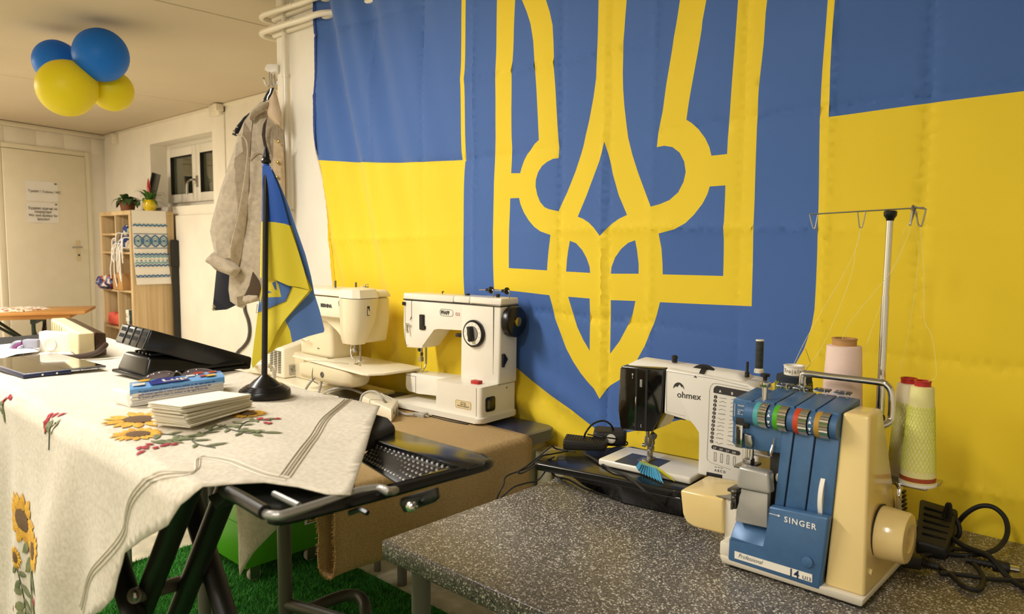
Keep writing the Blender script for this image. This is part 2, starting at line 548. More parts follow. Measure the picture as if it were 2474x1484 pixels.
# door wall (set at a slight angle), its blocks above the door, the door
def dprism(s0, s1, z0, z1, o0, o1, bev=0):
    return B().hull8([D(s0, z0, o0), D(s1, z0, o0), D(s1, z0, o1), D(s0, z0, o1)], [D(s0, z1, o0), D(s1, z1, o0), D(s1, z1, o1), D(s0, z1, o1)], bev)
b = B()
b.hull8([D(-.1, 0, 0), D(.235, 0, 0), D(.235, 0, -.2), D(-.1, 0, -.2)], [D(-.1, CZ, 0), D(.235, CZ, 0), D(.235, CZ, -.2), D(-.1, CZ, -.2)])
b.hull8([D(1.2, 0, 0), D(6.2, 0, 0), D(6.2, 0, -.2), D(1.2, 0, -.2)], [D(1.2, CZ, 0), D(6.2, CZ, 0), D(6.2, CZ, -.2), D(1.2, CZ, -.2)])
b.hull8([D(.235, 2.36, 0), D(1.2, 2.36, 0), D(1.2, 2.36, -.2), D(.235, 2.36, -.2)], [D(.235, CZ, 0), D(1.2, CZ, 0), D(1.2, CZ, -.2), D(.235, CZ, -.2)])
wdw = structure(b.done('wall_left', 'wall'))
for s0, s1 in ((.0, .160), (.172, .483), (.495, .793), (.805, 1.116), (1.128, 1.44), (1.452, 1.76), (1.772, 2.08)):
    dprism(s0, s1, 2.385, 2.552, -.01, .006, .004).done('block', 'wall', wdw)
dr = thing('door_1', None, None, D(.7, 0, 0)); structure(dr)
b = dprism(.2, .262, 0, 2.385, -.12, .022, .005)
for q in ((1.17, 1.235, 0, 2.385), (.262, 1.17, 2.335, 2.385)):
    s0, s1, z0, z1 = q
    b.hull8([D(s0, z0, -.12), D(s1, z0, -.12), D(s1, z0, .022), D(s0, z0, .022)], [D(s0, z1, -.12), D(s1, z1, -.12), D(s1, z1, .022), D(s0, z1, .022)], .005)
b.done('door_frame', 'door', dr)
dprism(.268, 1.165, .01, 2.33, -.02, .03, .004).done('door_leaf', 'door', dr)
pl = dprism(.372, .412, 1.185, 1.41, .03, .037, .003).done('handle_plate', mat('plate_aluminium', '#d8cba8', .35, .7), dr)
B().tube([D(.392, 1.335, .035), D(.392, 1.335, .085), D(.40, 1.335, .09), D(.50, 1.332, .09)], .010, 8, smooth=3).done('lever', 'steel', pl)
b = B(); b.cyl(D(.392, 1.247, .036), D(.392, 1.247, .039), .012, n=12); b.done('keyhole', 'black', pl)

# two paper notices taped to the door
def notice(s0, s1, z0, z1, label):
    o = thing('paper_notice', label, 'notice', D((s0+s1)/2, z0, .033))
    bb = B(); n = 10
    F_ = [[(bb.bm.verts.new(D(s0+(s1-s0)*i/n, z0+(z1-z0)*j/4, .0325+.0025*sin(i*1.1)*(1-j/4)))) for i in range(n+1)] for j in range(5)]
    for j in range(4):
        for i in range(n): bb.bm.faces.new((F_[j][i], F_[j+1][i], F_[j+1][i+1], F_[j][i+1]))
    bb.done('sheet', 'paper', o)
    return o
dx = D(0, 0)-D(1, 0); up3 = Vector((0, 0, 1))
o = notice(.60, .948, 1.815, 2.022, 'white paper sign reading toilet in three languages, taped to the door')
text('Туалет / Toilette / WC', .036, D(.93, 1.905, .0385), dx, up3, 'ink', o, ext=.0003)
text('WC', .014, D(.64, 2.0, .0385), dx, up3, 'ink', o, ext=.0003, bold=.002)
o = notice(.603, .952, 1.590, 1.803, 'white paper sign thanking for donations, taped below the toilet sign')
text('Будемо вдячні за\nпожертви!\nWir sind dankbar für\nSpenden!', .037, D(.777, 1.685, .0385), dx, up3, 'ink', o, align='CENTER', ext=.0003)
text('DE', .014, D(.64, 1.783, .0385), dx, up3, 'ink', o, ext=.0003, bold=.002)

# cornice pipe over the door wall, thin cable duct over the window wall
b = dprism(-.12, 5.5, 2.552, 2.595, 0, .055, .006)
structure(b.done('trim_1', 'pipe'))
b = B(); b.box(-9.2, -3.45, VY-.028, VY, 2.575, 2.598, .004)
structure(b.done('trim_2', 'pipe'))
t3 = B(); t3.box(-6.49, -6.30, VY-.06, VY-.02, 2.50, 2.60, .008); t3.box(-6.36, -6.28, VY-.09, VY-.02, 2.53, 2.592, .006)
tag(t3.done('junction_box', 'pipe'), 'white cable junction box at the ceiling above the window', 'junction box')
t3 = B(); t3.box(-8.86, -8.80, VY-.06, VY, 2.47, 2.575, .006)
tag(t3.done('sensor_box', 'pipe'), 'small white box under the ceiling in the far corner', 'sensor')
# dark strip of a board leaning in the gap behind the shelf
b = B(); b.box(-7.30, -7.265, VY-.09, VY-.035, 0.0, 1.18, .01); b.box(-7.30, -7.25, VY-.1, VY-.035, 1.16, 1.42, .012)
# (left out of view mostly, a folded dark umbrella)
b.done('folded_umbrella', 'blackm')
tag(bpy.data.objects['folded_umbrella'], 'dark folded umbrella standing in the gap behind the shelf', 'umbrella')

# vertical riser and the pair of bent heating pipes at the wall end
xr = (-3.3151,1.945,1.9767)[0]
b = B(); b.cyl((xr, WY-.025, 0), (xr, WY-.025, CZ), .0125, n=18)
for z in (.5, 1.55, 2.2): b.cyl((xr, WY-.025, z), (xr, WY-.025, z+.02), .0155, n=18); b.cyl((xr, WY-.025, z+.01), (xr, WY+.01, z+.01), .006, n=8)
tag(b.done('riser_pipe', 'pipe'), 'white vertical heating pipe on the wall beside the big flag', 'pipe')
for pts_, lab in (([(-3.4015,1.905,2.4313),(-3.2217,1.905,2.4263),(-3.0885,1.905,2.4212)], 'lower of two bent white heating pipes crossing the riser'), ([(-3.398,1.905,2.511),(-3.2188,1.905,2.5015),(-3.0859,1.905,2.4962)], 'upper of two bent white heating pipes crossing the riser')):
    b = B()
    a_, c_, d_ = [Vector(p) for p in pts_]; zf = a_.z
    b.tube([(-2.885, WY+.02, d_.z), (-2.888, WY-.015, d_.z), (-2.90, WY-.03, d_.z), (-2.96, 1.91, d_.z), d_, c_, a_, (a_.x-.055, 1.907, zf-.002), (a_.x-.085, 1.93, zf-.004), (a_.x-.088, 1.98, zf-.006), (a_.x-.06, 2.05, zf-.01), (a_.x-.0, 2.15, zf-.012), (-3.452, 2.25, zf-.012), (-3.45, VY-.05, zf-.012)], .0145, 12, smooth=5)
    b.cyl(c_+Vector((.06, 0, 0)), c_+Vector((.05, 0, 0)), .0165, n=14)
    tag(b.done('heating_pipe', 'pipe'), lab, 'pipe')
for pts_, lab in (([(-3.2772,1.955,2.4225),(-3.0749,1.955,2.4202)], 'lower straight white pipe close to the wall behind the riser'), ([(-3.2743,1.955,2.4993),(-3.0725,1.955,2.4959)], 'upper straight white pipe close to the wall behind the riser')):
    z_ = (pts_[0][2]+pts_[1][2])/2
    b = B(); b.cyl((-3.43, WY-.0135, z_), (-2.6, WY-.0135, z_), .013, n=12)
    tag(b.done('wall_pipe', 'pipe'), lab, 'pipe')

# ---------------------------------------------------------------- radiator under the flag
rd = thing('radiator', 'cream column radiator on the wall between the two tables', 'radiator', (-1.43, WY-.07, 0))
for i in range(9):
    x = -1.80+i*.075
    b = B()
    b.cyl((x, WY-.10, .16), (x, WY-.10, .70), .026, n=12); b.cyl((x, WY-.045, .16), (x, WY-.045, .70), .02, n=10)
    b.box(x-.030, x+.030, WY-.125, WY-.02, .66, .71, .015); b.box(x-.030, x+.030, WY-.125, WY-.02, .15, .20, .015)
    b.done('radiator_column', 'cream', rd)
B().tube([(-1.80, WY-.07, .175), (-1.835, WY-.07, .17), (-1.84, WY-.07, .06), (-1.84, WY-.05, .03), (-1.84, WY+.01, .03)], .012, 8, smooth=3).done('supply_pipe', 'pipe', rd)
for x in (-1.7, -1.3): B().box(x-.02, x+.02, WY-.07, WY+.001, .6, .63).done('wall_bracket', 'pipe', rd)

# ---------------------------------------------------------------- artificial turf
gm = thing('turf_mat', 'green artificial grass mat on the pale concrete floor', 'mat', (-1.5, .5, 0))
B().box(-3.33, 1.2, -1.6, 1.81, 0, .006).done('backing', 'turf', gm)
rng = np.random.default_rng(3)
def blades(n, x0, x1, y0, y1, h):
    px_ = rng.uniform(x0, x1, n); py_ = rng.uniform(y0, y1, n); a = rng.uniform(0, 2*pi, n)
    hh = rng.uniform(.7, 1.2, n)*h; wd_ = .0022
    lx = rng.normal(0, .45, n)*hh; ly = rng.normal(0, .45, n)*hh
    v = np.empty((n, 3, 3))
    v[:, 0] = np.stack([px_-np.cos(a)*wd_, py_-np.sin(a)*wd_, np.full(n, .005)], 1)
    v[:, 1] = np.stack([px_+np.cos(a)*wd_, py_+np.sin(a)*wd_, np.full(n, .005)], 1)
    v[:, 2] = np.stack([px_+lx, py_+ly, .005+hh], 1)
    return v.reshape(-1, 3)
V = np.concatenate([blades(90000, -3.32, -1.6, .5, 1.80, .017), blades(15000, -3.32, -2.2, -.4, .5, .017)])
me = bpy.data.meshes.new('pile')
n = len(V)
me.vertices.add(n); me.vertices.foreach_set('co', V.ravel())
me.loops.add(n); me.loops.foreach_set('vertex_index', np.arange(n))
me.polygons.add(n//3); me.polygons.foreach_set('loop_start', np.arange(0, n, 3)); me.polygons.foreach_set('loop_total', np.full(n//3, 3))
me.update(); me.validate(); me.materials.append(M['blade'])
tag(link('pile', me, gm), kind='stuff')

# ---------------------------------------------------------------- balloons
def balloon(c, r, ax, m, label, knot=True):
    o = thing('balloon', label, 'balloon', c, group='balloons on the ceiling')
    ax = Vector(ax).normalized()
    pr = []
    for i in range(25):
        t = pi*i/24
        rr = r*sin(t); h = -r*cos(t)*(1.0 if t > pi/2 else 1.12)
        if t < pi/2: rr *= 1-.06*(cos(t))
        pr.append((max(rr, 0), h))
    B().lathe(pr, c, ax, 36).done('skin', m, o)
    e = Vector(c)-ax*r*1.12
    B().lathe([(0, 0), (.006, .002), (.004, .012), (.009, .02), (.011, .026), (0, .025)], e+ax*.002, -ax, 12).done('knot', m, o)
    return o
o1 = balloon((-4.4766,1.5105,2.4166), .142, (.75, -.35, -.35), 'bb', 'large blue balloon touching the ceiling, frontmost of the two blue ones')
o2 = balloon((-4.8482,1.398,2.4176), .122, (-.3, -.6, .1), 'bb', 'blue balloon half hidden behind the front yellow balloon')
o3 = balloon((-4.5648,1.3606,2.2279), .150, (.3, -.8, -.5), 'by', 'large yellow balloon, lowest and leftmost of the bunch')
o4 = balloon((-4.6191,1.6102,2.2599), .115, (.7, .3, -.45), 'by', 'smaller yellow balloon at the right under the blue balloon')

# ================================================================ far end of the room
FW = Vector((-.6794, .7337, 0))     # level viewing direction; cloth hanging on the hooks is turned towards the room
TC = -FW

# ---------------------------------------------------------------- shelf unit
sh = thing('shelf_unit', 'tall pale oak shelf unit with open compartments in the far corner', 'shelf', (-7.7, 2.86, 0))
sx0, sx1, sy0, sy1, sz1 = -8.11, -7.31, 2.66, 3.06, 1.69
B().box(sx0, sx0+.042, sy0, sy1, 0, sz1-.04, .003).done('side_panel', 'oak', sh)
B().box(sx1-.045, sx1, sy0, sy1, 0, sz1-.04, .003).done('side_panel', 'oak', sh)
B().box(sx0, sx1, sy0, sy1, sz1-.04, sz1, .003).done('top_panel', 'oak', sh)
B().box(sx0+.042, sx1-.045, sy1-.012, sy1-.002, 0, sz1-.04).done('back_panel', 'oakin', sh)
B().box(-7.71, -7.69, sy0+.003, sy1-.012, 0, sz1-.04, .002).done('divider', 'oak', sh)
for x0, x1, zs in ((sx0+.042, -7.71, (.04, .545, .91, 1.28, 1.458)), (-7.69, sx1-.045, (.04, .545, .915, 1.28))):
    for z in zs: B().box(x0, x1, sy0+.003, sy1-.012, z, z+.02, .002).done('shelf', 'oak', sh)

def cloth_mat(name, cols, sc=28):
    m = mat(name, cols[0], .9)
    nt = m.node_tree
    v = nt.nodes.new('ShaderNodeTexVoronoi'); v.inputs['Scale'].default_value = sc
    nt.links.new(nt.nodes['Texture Coordinate'].outputs['Object'], v.inputs['Vector'])
    s = nt.nodes.new('ShaderNodeSeparateColor'); nt.links.new(v.outputs['Color'], s.inputs[0])
    r = nt.nodes.new('ShaderNodeValToRGB'); r.color_ramp.interpolation = 'CONSTANT'
    while len(r.color_ramp.elements) < len(cols): r.color_ramp.elements.new(.5)
    for i, c in enumerate(cols):
        r.color_ramp.elements[i].position = i/len(cols); r.color_ramp.elements[i].color = lin(c)
    nt.links.new(s.outputs[0], r.inputs[0]); nt.links.new(r.outputs[0], nt.nodes['Principled BSDF'].inputs['Base Color'])
    return m
M['patch'] = cloth_mat('patterned_cloth', ['#3a3f72', '#8b3f4a', '#d9cdbb', '#2b2f4e', '#7d86b8', '#b56a52'], 34)
M['patch2'] = cloth_mat('green_blue_cloth', ['#2f3f80', '#1f2c66', '#8fae8c', '#c7b9a4', '#2f3f80'], 22)
M['patch3'] = cloth_mat('magazine_print', ['#e8e2d4', '#3a4a44', '#c9533f', '#7f8c7a', '#d8d0be', '#50624f'], 16)
def lump(name, c, sz, m, label, cat, n=14, amp=.35, seed=0, fl=True, group=None):
    b = B(); b.ball((0, 0, 0), 1, 20)
    for v in b.bm.verts:
        d = 1+amp*noise.noise(v.co*1.9+Vector((seed*7.3, 0, 0)))+amp*.4*noise.noise(v.co*5+Vector((0, seed, 0)))
        p = Vector((v.co.x*sz[0]*d, v.co.y*sz[1]*d, v.co.z*sz[2]*d))
        if fl: p.z = max(p.z, -sz[2]*.82)
        v.co = p+Vector(c)+Vector((0, 0, sz[2]*.82 if fl else 0))
    return tag(b.done(name, m), label, cat, group)
lump('cloth_bag', (-7.87, 2.78, 1.30), (.105, .08, .082), 'patch2', 'blue patterned cloth bag in a small left shelf compartment', 'bag', seed=1, amp=.2)
lump('cloth_pouch', (-7.80, 2.78, 1.478), (.07, .06, .045), 'patch', 'small red and white cloth pouch in the top left compartment', 'pouch', seed=2)
lump('scrap_bundle', (-7.96, 2.68, .93), (.20, .12, .075), 'patch', 'bundle of colourful scraps spilling out of the left shelf compartment', 'cloth', seed=3)
o = thing('cloth_bundle', 'blue cloth bundle with long white ribbons hanging in the right shelf', 'cloth', (-7.5, 2.78, 1.31))
b = B()
for c, r, sd in (((-7.50, 2.76, 1.49), (.13, .1, .085), 1), ((-7.55, 2.74, 1.39), (.14, .1, .075), 4), ((-7.46, 2.74, 1.36), (.11, .09, .06), 9)):
    k = len(b.bm.verts); b.ball((0, 0, 0), 1, 16); b.bm.verts.ensure_lookup_table()
    for v in b.bm.verts[k:]:
        d = 1+.35*noise.noise(v.co*2+Vector((sd, 0, 0)))
        v.co = Vector((v.co.x*r[0]*d, v.co.y*r[1]*d, v.co.z*r[2]*d))+Vector(c)
b.done('cloth', 'patch2', o)
for i in range(11):
    x0 = -7.72+i*.03+random.uniform(-.02, .02); L = random.uniform(.12, .40)
    z0 = random.uniform(1.30, 1.45); y0 = sy0-.01-random.uniform(0, .04)
    pts = [(x0+.05, y0+.08, z0+.02), (x0+.01, y0+.0, z0+.03), (x0, y0-.01, z0-L*.3), (x0+random.uniform(-.03, .03), y0-.015, z0-L*.65), (x0+random.uniform(-.04, .05), y0-.01, z0-L)]
    B().tube(pts, .0055, 5, smooth=4).done('ribbon', 'paper', o)
o = thing('cardboard_box', 'small brown cardboard box on the middle shelf under the ribbons', 'box', (-7.63, 2.8, .935))
B().box(-7.755, -7.51, 2.64, 2.92, .936, 1.09, .004).done('carton', 'card', o)
b = B()
b.lathe([(.022, 0), (.03, 0), (.03, .001), (.022, .001), (.022, 0)], (-7.64, 2.639, 1.02), (0, -1, 0), 18); b.box(-7.643, -7.637, 2.6375, 2.639, 1.005, 1.035)
b.done('print', 'ink', o)
b = B()
b.pillow([(-8.04, 2.70, .568), (-7.74, 2.70, .568), (-7.74, 2.70, .67), (-7.80, 2.70, .695), (-7.86, 2.70, .67), (-7.95, 2.70, .70), (-8.04, 2.70, .685)], (0, -1, 0), .03, .04, back=3, wave=.01)
tag(b.done('red_cloth', mat('coral_cloth', '#e0604f', .85)), 'folded coral red cloth on the lower left shelf', 'cloth')
B().hull8([(-7.82, 2.72, .74), (-7.715, 2.72, .74), (-7.715, 2.98, .74), (-7.82, 2.98, .74)], [(-7.77, 2.74, .90), (-7.715, 2.74, .90), (-7.715, 2.98, .90), (-7.77, 2.98, .90)], .003)
b = B(); b.hull8([(-7.83, 2.70, .706), (-7.72, 2.70, .706), (-7.72, 2.99, .706), (-7.83, 2.99, .706)], [(-7.77, 2.70, .885), (-7.715, 2.70, .885), (-7.715, 2.99, .885), (-7.77, 2.99, .885)], .004)
tag(b.done('plywood_offcut', 'oak'), 'pale wooden board standing behind the coral cloth', 'board')
for k, (dx_, z, t, rot, hx) in enumerate(((0, .567, .035, .1, '#e6e0d2'), (-.01, .603, .03, -.15, '#4c5a52'), (.02, .634, .04, .2, '#c8c0ae'), (0, .675, .03, -.05, '#7d8d80'), (.02, .706, .04, .25, '#d8d0c0'))):
    T = Matrix.Translation((-7.49+dx_, 2.82, z)) @ Matrix.Rotation(rot, 4, 'Z')
    b = B(); b.box(-.10, .09, -.13, .13, 0, t-.001, .002, T=T)
    tag(b.done('booklet', cloth_mat('cover_%d' % k, [hx, '#2f3b38', '#e9e4d8', hx, '#b9523f' if k == 1 else hx], 9)), ('lowest', 'second', 'middle', 'fourth', 'topmost')[k]+' booklet in the pile on the lower right shelf', 'booklet', 'booklets on the shelf')

# towel with embroidered bands over the shelf side
tw = thing('embroidered_towel', 'white towel with blue embroidered bands hanging over the shelf side', 'towel', (-7.3, 2.83, 1.69))
b = B()
pr = [(-7.62, 1.694), (-7.34, 1.6945), (-7.306, 1.690), (-7.3035, 1.65), (-7.300, 1.3), (-7.292, .995)]
y0, y1 = 2.672, 2.985
bm = b.bm; rows = []
for j, (x, z) in enumerate(pr):
    rows.append([bm.verts.new((x+(.0015*sin(i*.9) if j > 3 else 0), y0+.018*(j > 4)+(y1-y0+.008*(j > 4))*i/10, z)) for i in range(11)])
for r0, r1 in zip(rows, rows[1:]):
    for i in range(10): bm.faces.new((r0[i], r0[i+1], r1[i+1], r1[i]))
b.done('cloth', mat('towel_linen', '#eee8de', .9, bump=.15, bscale=300), tw)
M['emb1'] = mat('embroidery_blue', '#3f6b99', .9); M['emb2'] = mat('embroidery_teal', '#6fa9b8', .9)
def towel_pt(s, z):     # s 0..1 across
    return Vector((-7.2925+.0105*(.995-z)/.69*-1*0-(z-.995)*.0155, y0+.014*(1.69-z)/.69+(y1-y0+.006)*s, z))
def band(pts, wd, m, nm='embroidery'):
    b = B()
    for (a, c) in zip(pts, pts[1:]):
        p, q = towel_pt(*a), towel_pt(*c)
        t = (q-p).normalized(); n_ = Vector((1, 0, 0)).cross(t)*wd/2
        e = Vector((.004, 0, 0))
        b.quad(p-n_+e, q-n_+e, q+n_+e, p+n_+e)
    return b.done(nm, m, tw, smooth=False)
def zig(z, h, n, wd, m, ph=0):
    band([(i/(2*n)*.98+.01, z+(h if (i+ph) % 2 else 0)) for i in range(2*n+1)], wd, m)
zig(1.545, .014, 8, .011, 'emb1'); zig(1.555, .014, 8, .004, 'emb2')
for z in (1.472, 1.338): band([(.01, z), (.99, z)], .006, 'emb1')
for k in range(4):
    c = .13+.245*k
    hx = [(c, 1.46), (c+.10, 1.435), (c+.10, 1.375), (c, 1.35), (c-.10, 1.375), (c-.10, 1.435), (c, 1.46)]
    band(hx, .012, 'emb1')
    band([(c+.06*sin(t*pi/5), 1.405+.03*cos(t*pi/5)) for t in range(11)], .008, 'emb2')
    band([(c-.03, 1.405), (c+.03, 1.405)], .02, 'emb1')
zig(1.272, .016, 8, .013, 'emb1', 1); zig(1.250, .016, 8, .011, 'emb2', 1)
zig(1.166, .016, 8, .013, 'emb1'); zig(1.192, .016, 8, .011, 'emb2')
for k in range(8): band([(.06+k*.125-.02, 1.222), (.06+k*.125+.02, 1.222)], .012, 'emb1' if k % 2 else 'emb2')
zig(1.070, .014, 8, .012, 'emb1', 1); band([(.01, 1.064), (.99, 1.064)], .005, 'emb1')

# potted plants and a dark tablet on the shelf
M['leafd'] = mat('leaf_dark', '#2f4a22', .5, hex2='#4a6a35', vscale=12); M['leafg'] = mat('leaf_green', '#3c6a22', .5)
def leaf_mesh(L, wd, bend, name):
    bm = bmesh.new(); rows = []
    for i in range(7):
        t = i/6; ww = wd*sin(pi*min(1, .08+t*.92))**.8 if i < 6 else .0005
        a = bend*t
        x = L*t*cos(a*.6); z = L*t*.55*cos(a)-L*.35*t*t*bend
        rows.append([bm.verts.new((x, -ww, z+.15*ww)), bm.verts.new((x, 0, z)), bm.verts.new((x, ww, z+.15*ww))])
    for a, c in zip(rows, rows[1:]):
        for k in (0, 1): bm.faces.new((a[k], a[k+1], c[k+1], c[k]))
    me = bpy.data.meshes.new(name); bm.to_mesh(me); bm.free()
    me.polygons.foreach_set('use_smooth', [True]*len(me.polygons))
    return me
def leaves(root, me, m, n, z, tilt, r0=.01, sc=(.8, 1.15), seed=1):
    rr = random.Random(seed); me.materials.append(M[m])
    for i in range(n):
        o = bpy.data.objects.new('leaf', me); COL.objects.link(o); o.parent = root
        a = 2*pi*i/n*1.618*2+rr.uniform(-.3, .3)
        o.location = (cos(a)*r0, sin(a)*r0, z+rr.uniform(-.01, .01))
        o.rotation_euler = (rr.uniform(-.2, .2), rr.uniform(*tilt), a)
        s_ = rr.uniform(*sc); o.scale = (s_, s_, s_)
p = thing('potted_plant', 'leafy dark green plant in a brown clay pot on the shelf', 'plant', (-8.02, 2.9, sz1))
B().lathe([(0, .001), (.058, .001), (.075, .10), (.08, .102), (.08, .118), (.07, .118), (.066, .09), (0, .09)], (0, 0, 0), n=28).done('pot', mat('clay', '#8a5636', .7, var=.1), p, local=True)
B().lathe([(0, .095), (.066, .095)], (0, 0, 0), n=16).done('soil', mat('soil', '#2b1d12', .95), p, local=True)
lm = leaf_mesh(.15, .035, 1.3, 'leaf'); leaves(p, lm, 'leafd', 22, .10, (-.9, .25), .02, (.7, 1.25), 3)
p = thing('potted_plant', 'bromeliad with a pink flower in a round yellow pot', 'plant', (-7.46, 2.9, sz1+.004))
B().lathe([(0, 0), (.04, 0), (.058, .03), (.062, .06), (.055, .095), (.047, .108), (.042, .106), (.045, .09), (0, .085)], (0, 0, 0), n=30).done('pot', mat('yellow_glaze', '#f0cf1d', .2, coat=.4), p, local=True)
lm = leaf_mesh(.20, .013, 1.1, 'leaf'); leaves(p, lm, 'leafg', 26, .09, (-1.0, .35), .012, (.6, 1.1), 5)
M['bract'] = mat('pink_bract', '#e0766c', .5)
lb = leaf_mesh(.12, .016, .1, 'bract'); lb.materials.append(M['bract'])
for i, (a, t, zz, s_) in enumerate(((.3, -1.15, .17, 1.1), (2.1, -1.1, .17, 1), (3.9, -1.05, .17, 1), (5.2, -.8, .15, .7), (-.9, -.7, .14, .8), (1.2, -1.0, .18, .9))):
    o = bpy.data.objects.new('bract', lb); COL.objects.link(o); o.parent = p
    o.location = (.0, 0, zz); o.rotation_euler = (0, t, a); o.scale = (s_, s_, s_)
B().cyl((0, 0, .085), (0, 0, .2), .006, n=8).done('stem', 'leafg', p, local=True)
T = Matrix.Translation((-7.78, 3.0, sz1+.003)) @ Matrix.Rotation(radians(-38), 4, 'Z') @ Matrix.Rotation(radians(-14), 4, 'X')
b = B(); b.box(-.13, .13, -.006, .006, 0, .40, .004, T=T)
o = thing('tablet_computer', 'dark tablet leaning at the window behind the bromeliad', 'tablet', (-7.78, 3.0, sz1))
b.done('body', 'black', o)
b = B(); b.box(-.118, .118, -.0068, -.0058, .012, .388, T=T); b.done('screen', mat('tablet_screen', '#4a4440', .25), o)

# ---------------------------------------------------------------- beer table with cloths
R0 = Vector((-7.357, 2.26, 0)); LD = Vector((-.435, -.9, 0)).normalized(); WD = Vector((-.9, .435, 0)).normalized()
def R(l, w_, z): return R0+LD*l+WD*w_+Vector((0, 0, z))
def rbox(l0, l1, w0, w1, z0, z1, bev=0, b=None):
    b = b or B()
    return b.hull8([R(l0, w0, z0), R(l1, w0, z0), R(l1, w1, z0), R(l0, w1, z0)], [R(l0, w0, z1), R(l1, w0, z1), R(l1, w1, z1), R(l0, w1, z1)], bev)
bt = thing('folding_table', 'wooden folding table with dark green steel legs by the door', 'table', R(1.1, .3, 0))
rbox(0, 2.2, 0, .62, .742, .770, .006).done('tabletop', 'wood', bt)
rbox(.13, 2.1, .06, .56, .700, .742, .004).done('batten', 'wood', bt)
for l in (.42, 1.8):
    for w_ in (.08, .52):
        B().tube([R(l, w_, .70), R(l, w_, .0)], .017, 8).done('leg', 'dgreen', bt)
    rbox(l-.02, l+.02, .06, .56, .66, .70).done('hinge_bar', 'dgreen', bt)
    rbox(l-.012, l+.012, .08, .52, .12, .16).done('cross_bar', 'dgreen', bt)
    b = B(); d = .40 if l < 1 else -.40
    b.tube([R(l, .30, .40), R(l+d, .2, .70)], .014, 6); b.tube([R(l, .30, .40), R(l+d, .42, .70)], .014, 6)
    b.tube([R(l, .08, .62), R(l, .30, .40)], .014, 6); b.tube([R(l, .52, .62), R(l, .30, .40)], .014, 6); b.tube([R(l, .30, .40), R(l, .52, .14)], .014, 6); b.tube([R(l, .30, .40), R(l, .08, .14)], .014, 6)
    rbox(l-.03, l+.03, .24, .36, .34, .50, .01, b)
    b.done('brace', 'dgreen', bt)
M['crochet'] = cloth_mat('printed_cloth', ['#efe6d8', '#f2ebdf', '#c9a25a', '#efe6d8', '#a8543a', '#f2ebdf', '#e9dfcf'], 45)
b = B()
out = [R(.5, .1, .771), R(.75, .05, .771), R(1.7, .04, .771), R(1.75, .5, .771), R(.8, .56, .771), R(.42, .5, .771), R(.33, .35, .771)]
b.pillow(out, (0, 0, 1), .022, .12, back=0.02, wave=.012, wfreq=10)
tag(b.done('folded_cloth', 'crochet'), 'white printed cloth lying flat on the wooden folding table', 'cloth')
b = B()
b.tube([R(.78, .20, .835), R(.9, .3, .845), R(1.1, .33, .845), R(1.5, .3, .84)], .04, 10, smooth=4, rad=lambda t: .022+.028*sin(pi*min(1, t*1.3+.12)))
b.done('rolled_cloth', 'crochet')
tag(bpy.data.objects['rolled_cloth'], 'rolled printed cloth on top of the flat white cloth', 'cloth')

# ---------------------------------------------------------------- coat, jacket and hooks at the wall end
hk = thing('coat_rack', 'white wall hook rail with wire hooks at the end of the flag wall', 'hooks', (-3.47, 2.03, 2.2))
B().prism([(-3.4387,1.9129,2.2749),(-3.4266,1.9241,2.282),(-3.3951,1.9532,2.2792),(-3.3958,1.9526,2.2353),(-3.4198,1.9304,2.2391),(-3.4466,1.9055,2.2489)], FW*.09, .008).done('rail', 'upvc', hk)
for k, pts in enumerate(([(-3.444,1.9352,2.2476),(-3.4446,1.9346,2.2114),(-3.4436,1.9356,2.1832),(-3.4498,1.9299,2.173),(-3.4587,1.9216,2.1831),(-3.4658,1.915,2.2112)], [(-3.4731,1.9628,2.2566),(-3.4737,1.9622,2.216),(-3.4726,1.9632,2.1875),(-3.4666,1.9688,2.1835),(-3.4631,1.972,2.2079),(-3.4644,1.9708,2.2242)], [(-3.4533,1.9675,2.2504),(-3.4525,1.9682,2.2058),(-3.4513,1.9694,2.1875),(-3.4451,1.9751,2.1917),(-3.4433,1.9767,2.2099)])):
    b = B(); b.tube(pts, .0035, 7, smooth=4); b.ball(pts[-1], .006, 8); b.done('hook', 'steel', hk)

ct = thing('coat', 'long beige wool coat with turned cuff hanging beside the flag', 'coat', (-3.4161,1.8111,1.0739))
B().pillow([(-3.4219,1.8194,2.0359),(-3.3858,1.8529,2.0795),(-3.3564,1.88,2.0719),(-3.3302,1.9043,2.0484),(-3.3107,1.9223,1.9735),(-3.3048,1.9278,1.8744),(-3.3054,1.9272,1.7347),(-3.3063,1.9264,1.5739),(-3.3109,1.9222,1.3713),(-3.3196,1.9141,1.1872),(-3.3568,1.8797,1.121),(-3.4143,1.8264,1.1082),(-3.4538,1.7898,1.0935),(-3.4663,1.7783,1.0707),(-3.4857,1.7603,1.0788),(-3.5138,1.7342,1.1074),(-3.5187,1.7297,1.165),(-3.5103,1.7375,1.2881),(-3.4981,1.7488,1.4511),(-3.4853,1.7607,1.6531),(-3.4704,1.7745,1.8133),(-3.4467,1.7964,1.9724)], TC, .075, .09, back=.4, wave=.016, wfreq=16).done('body', 'coat', ct)
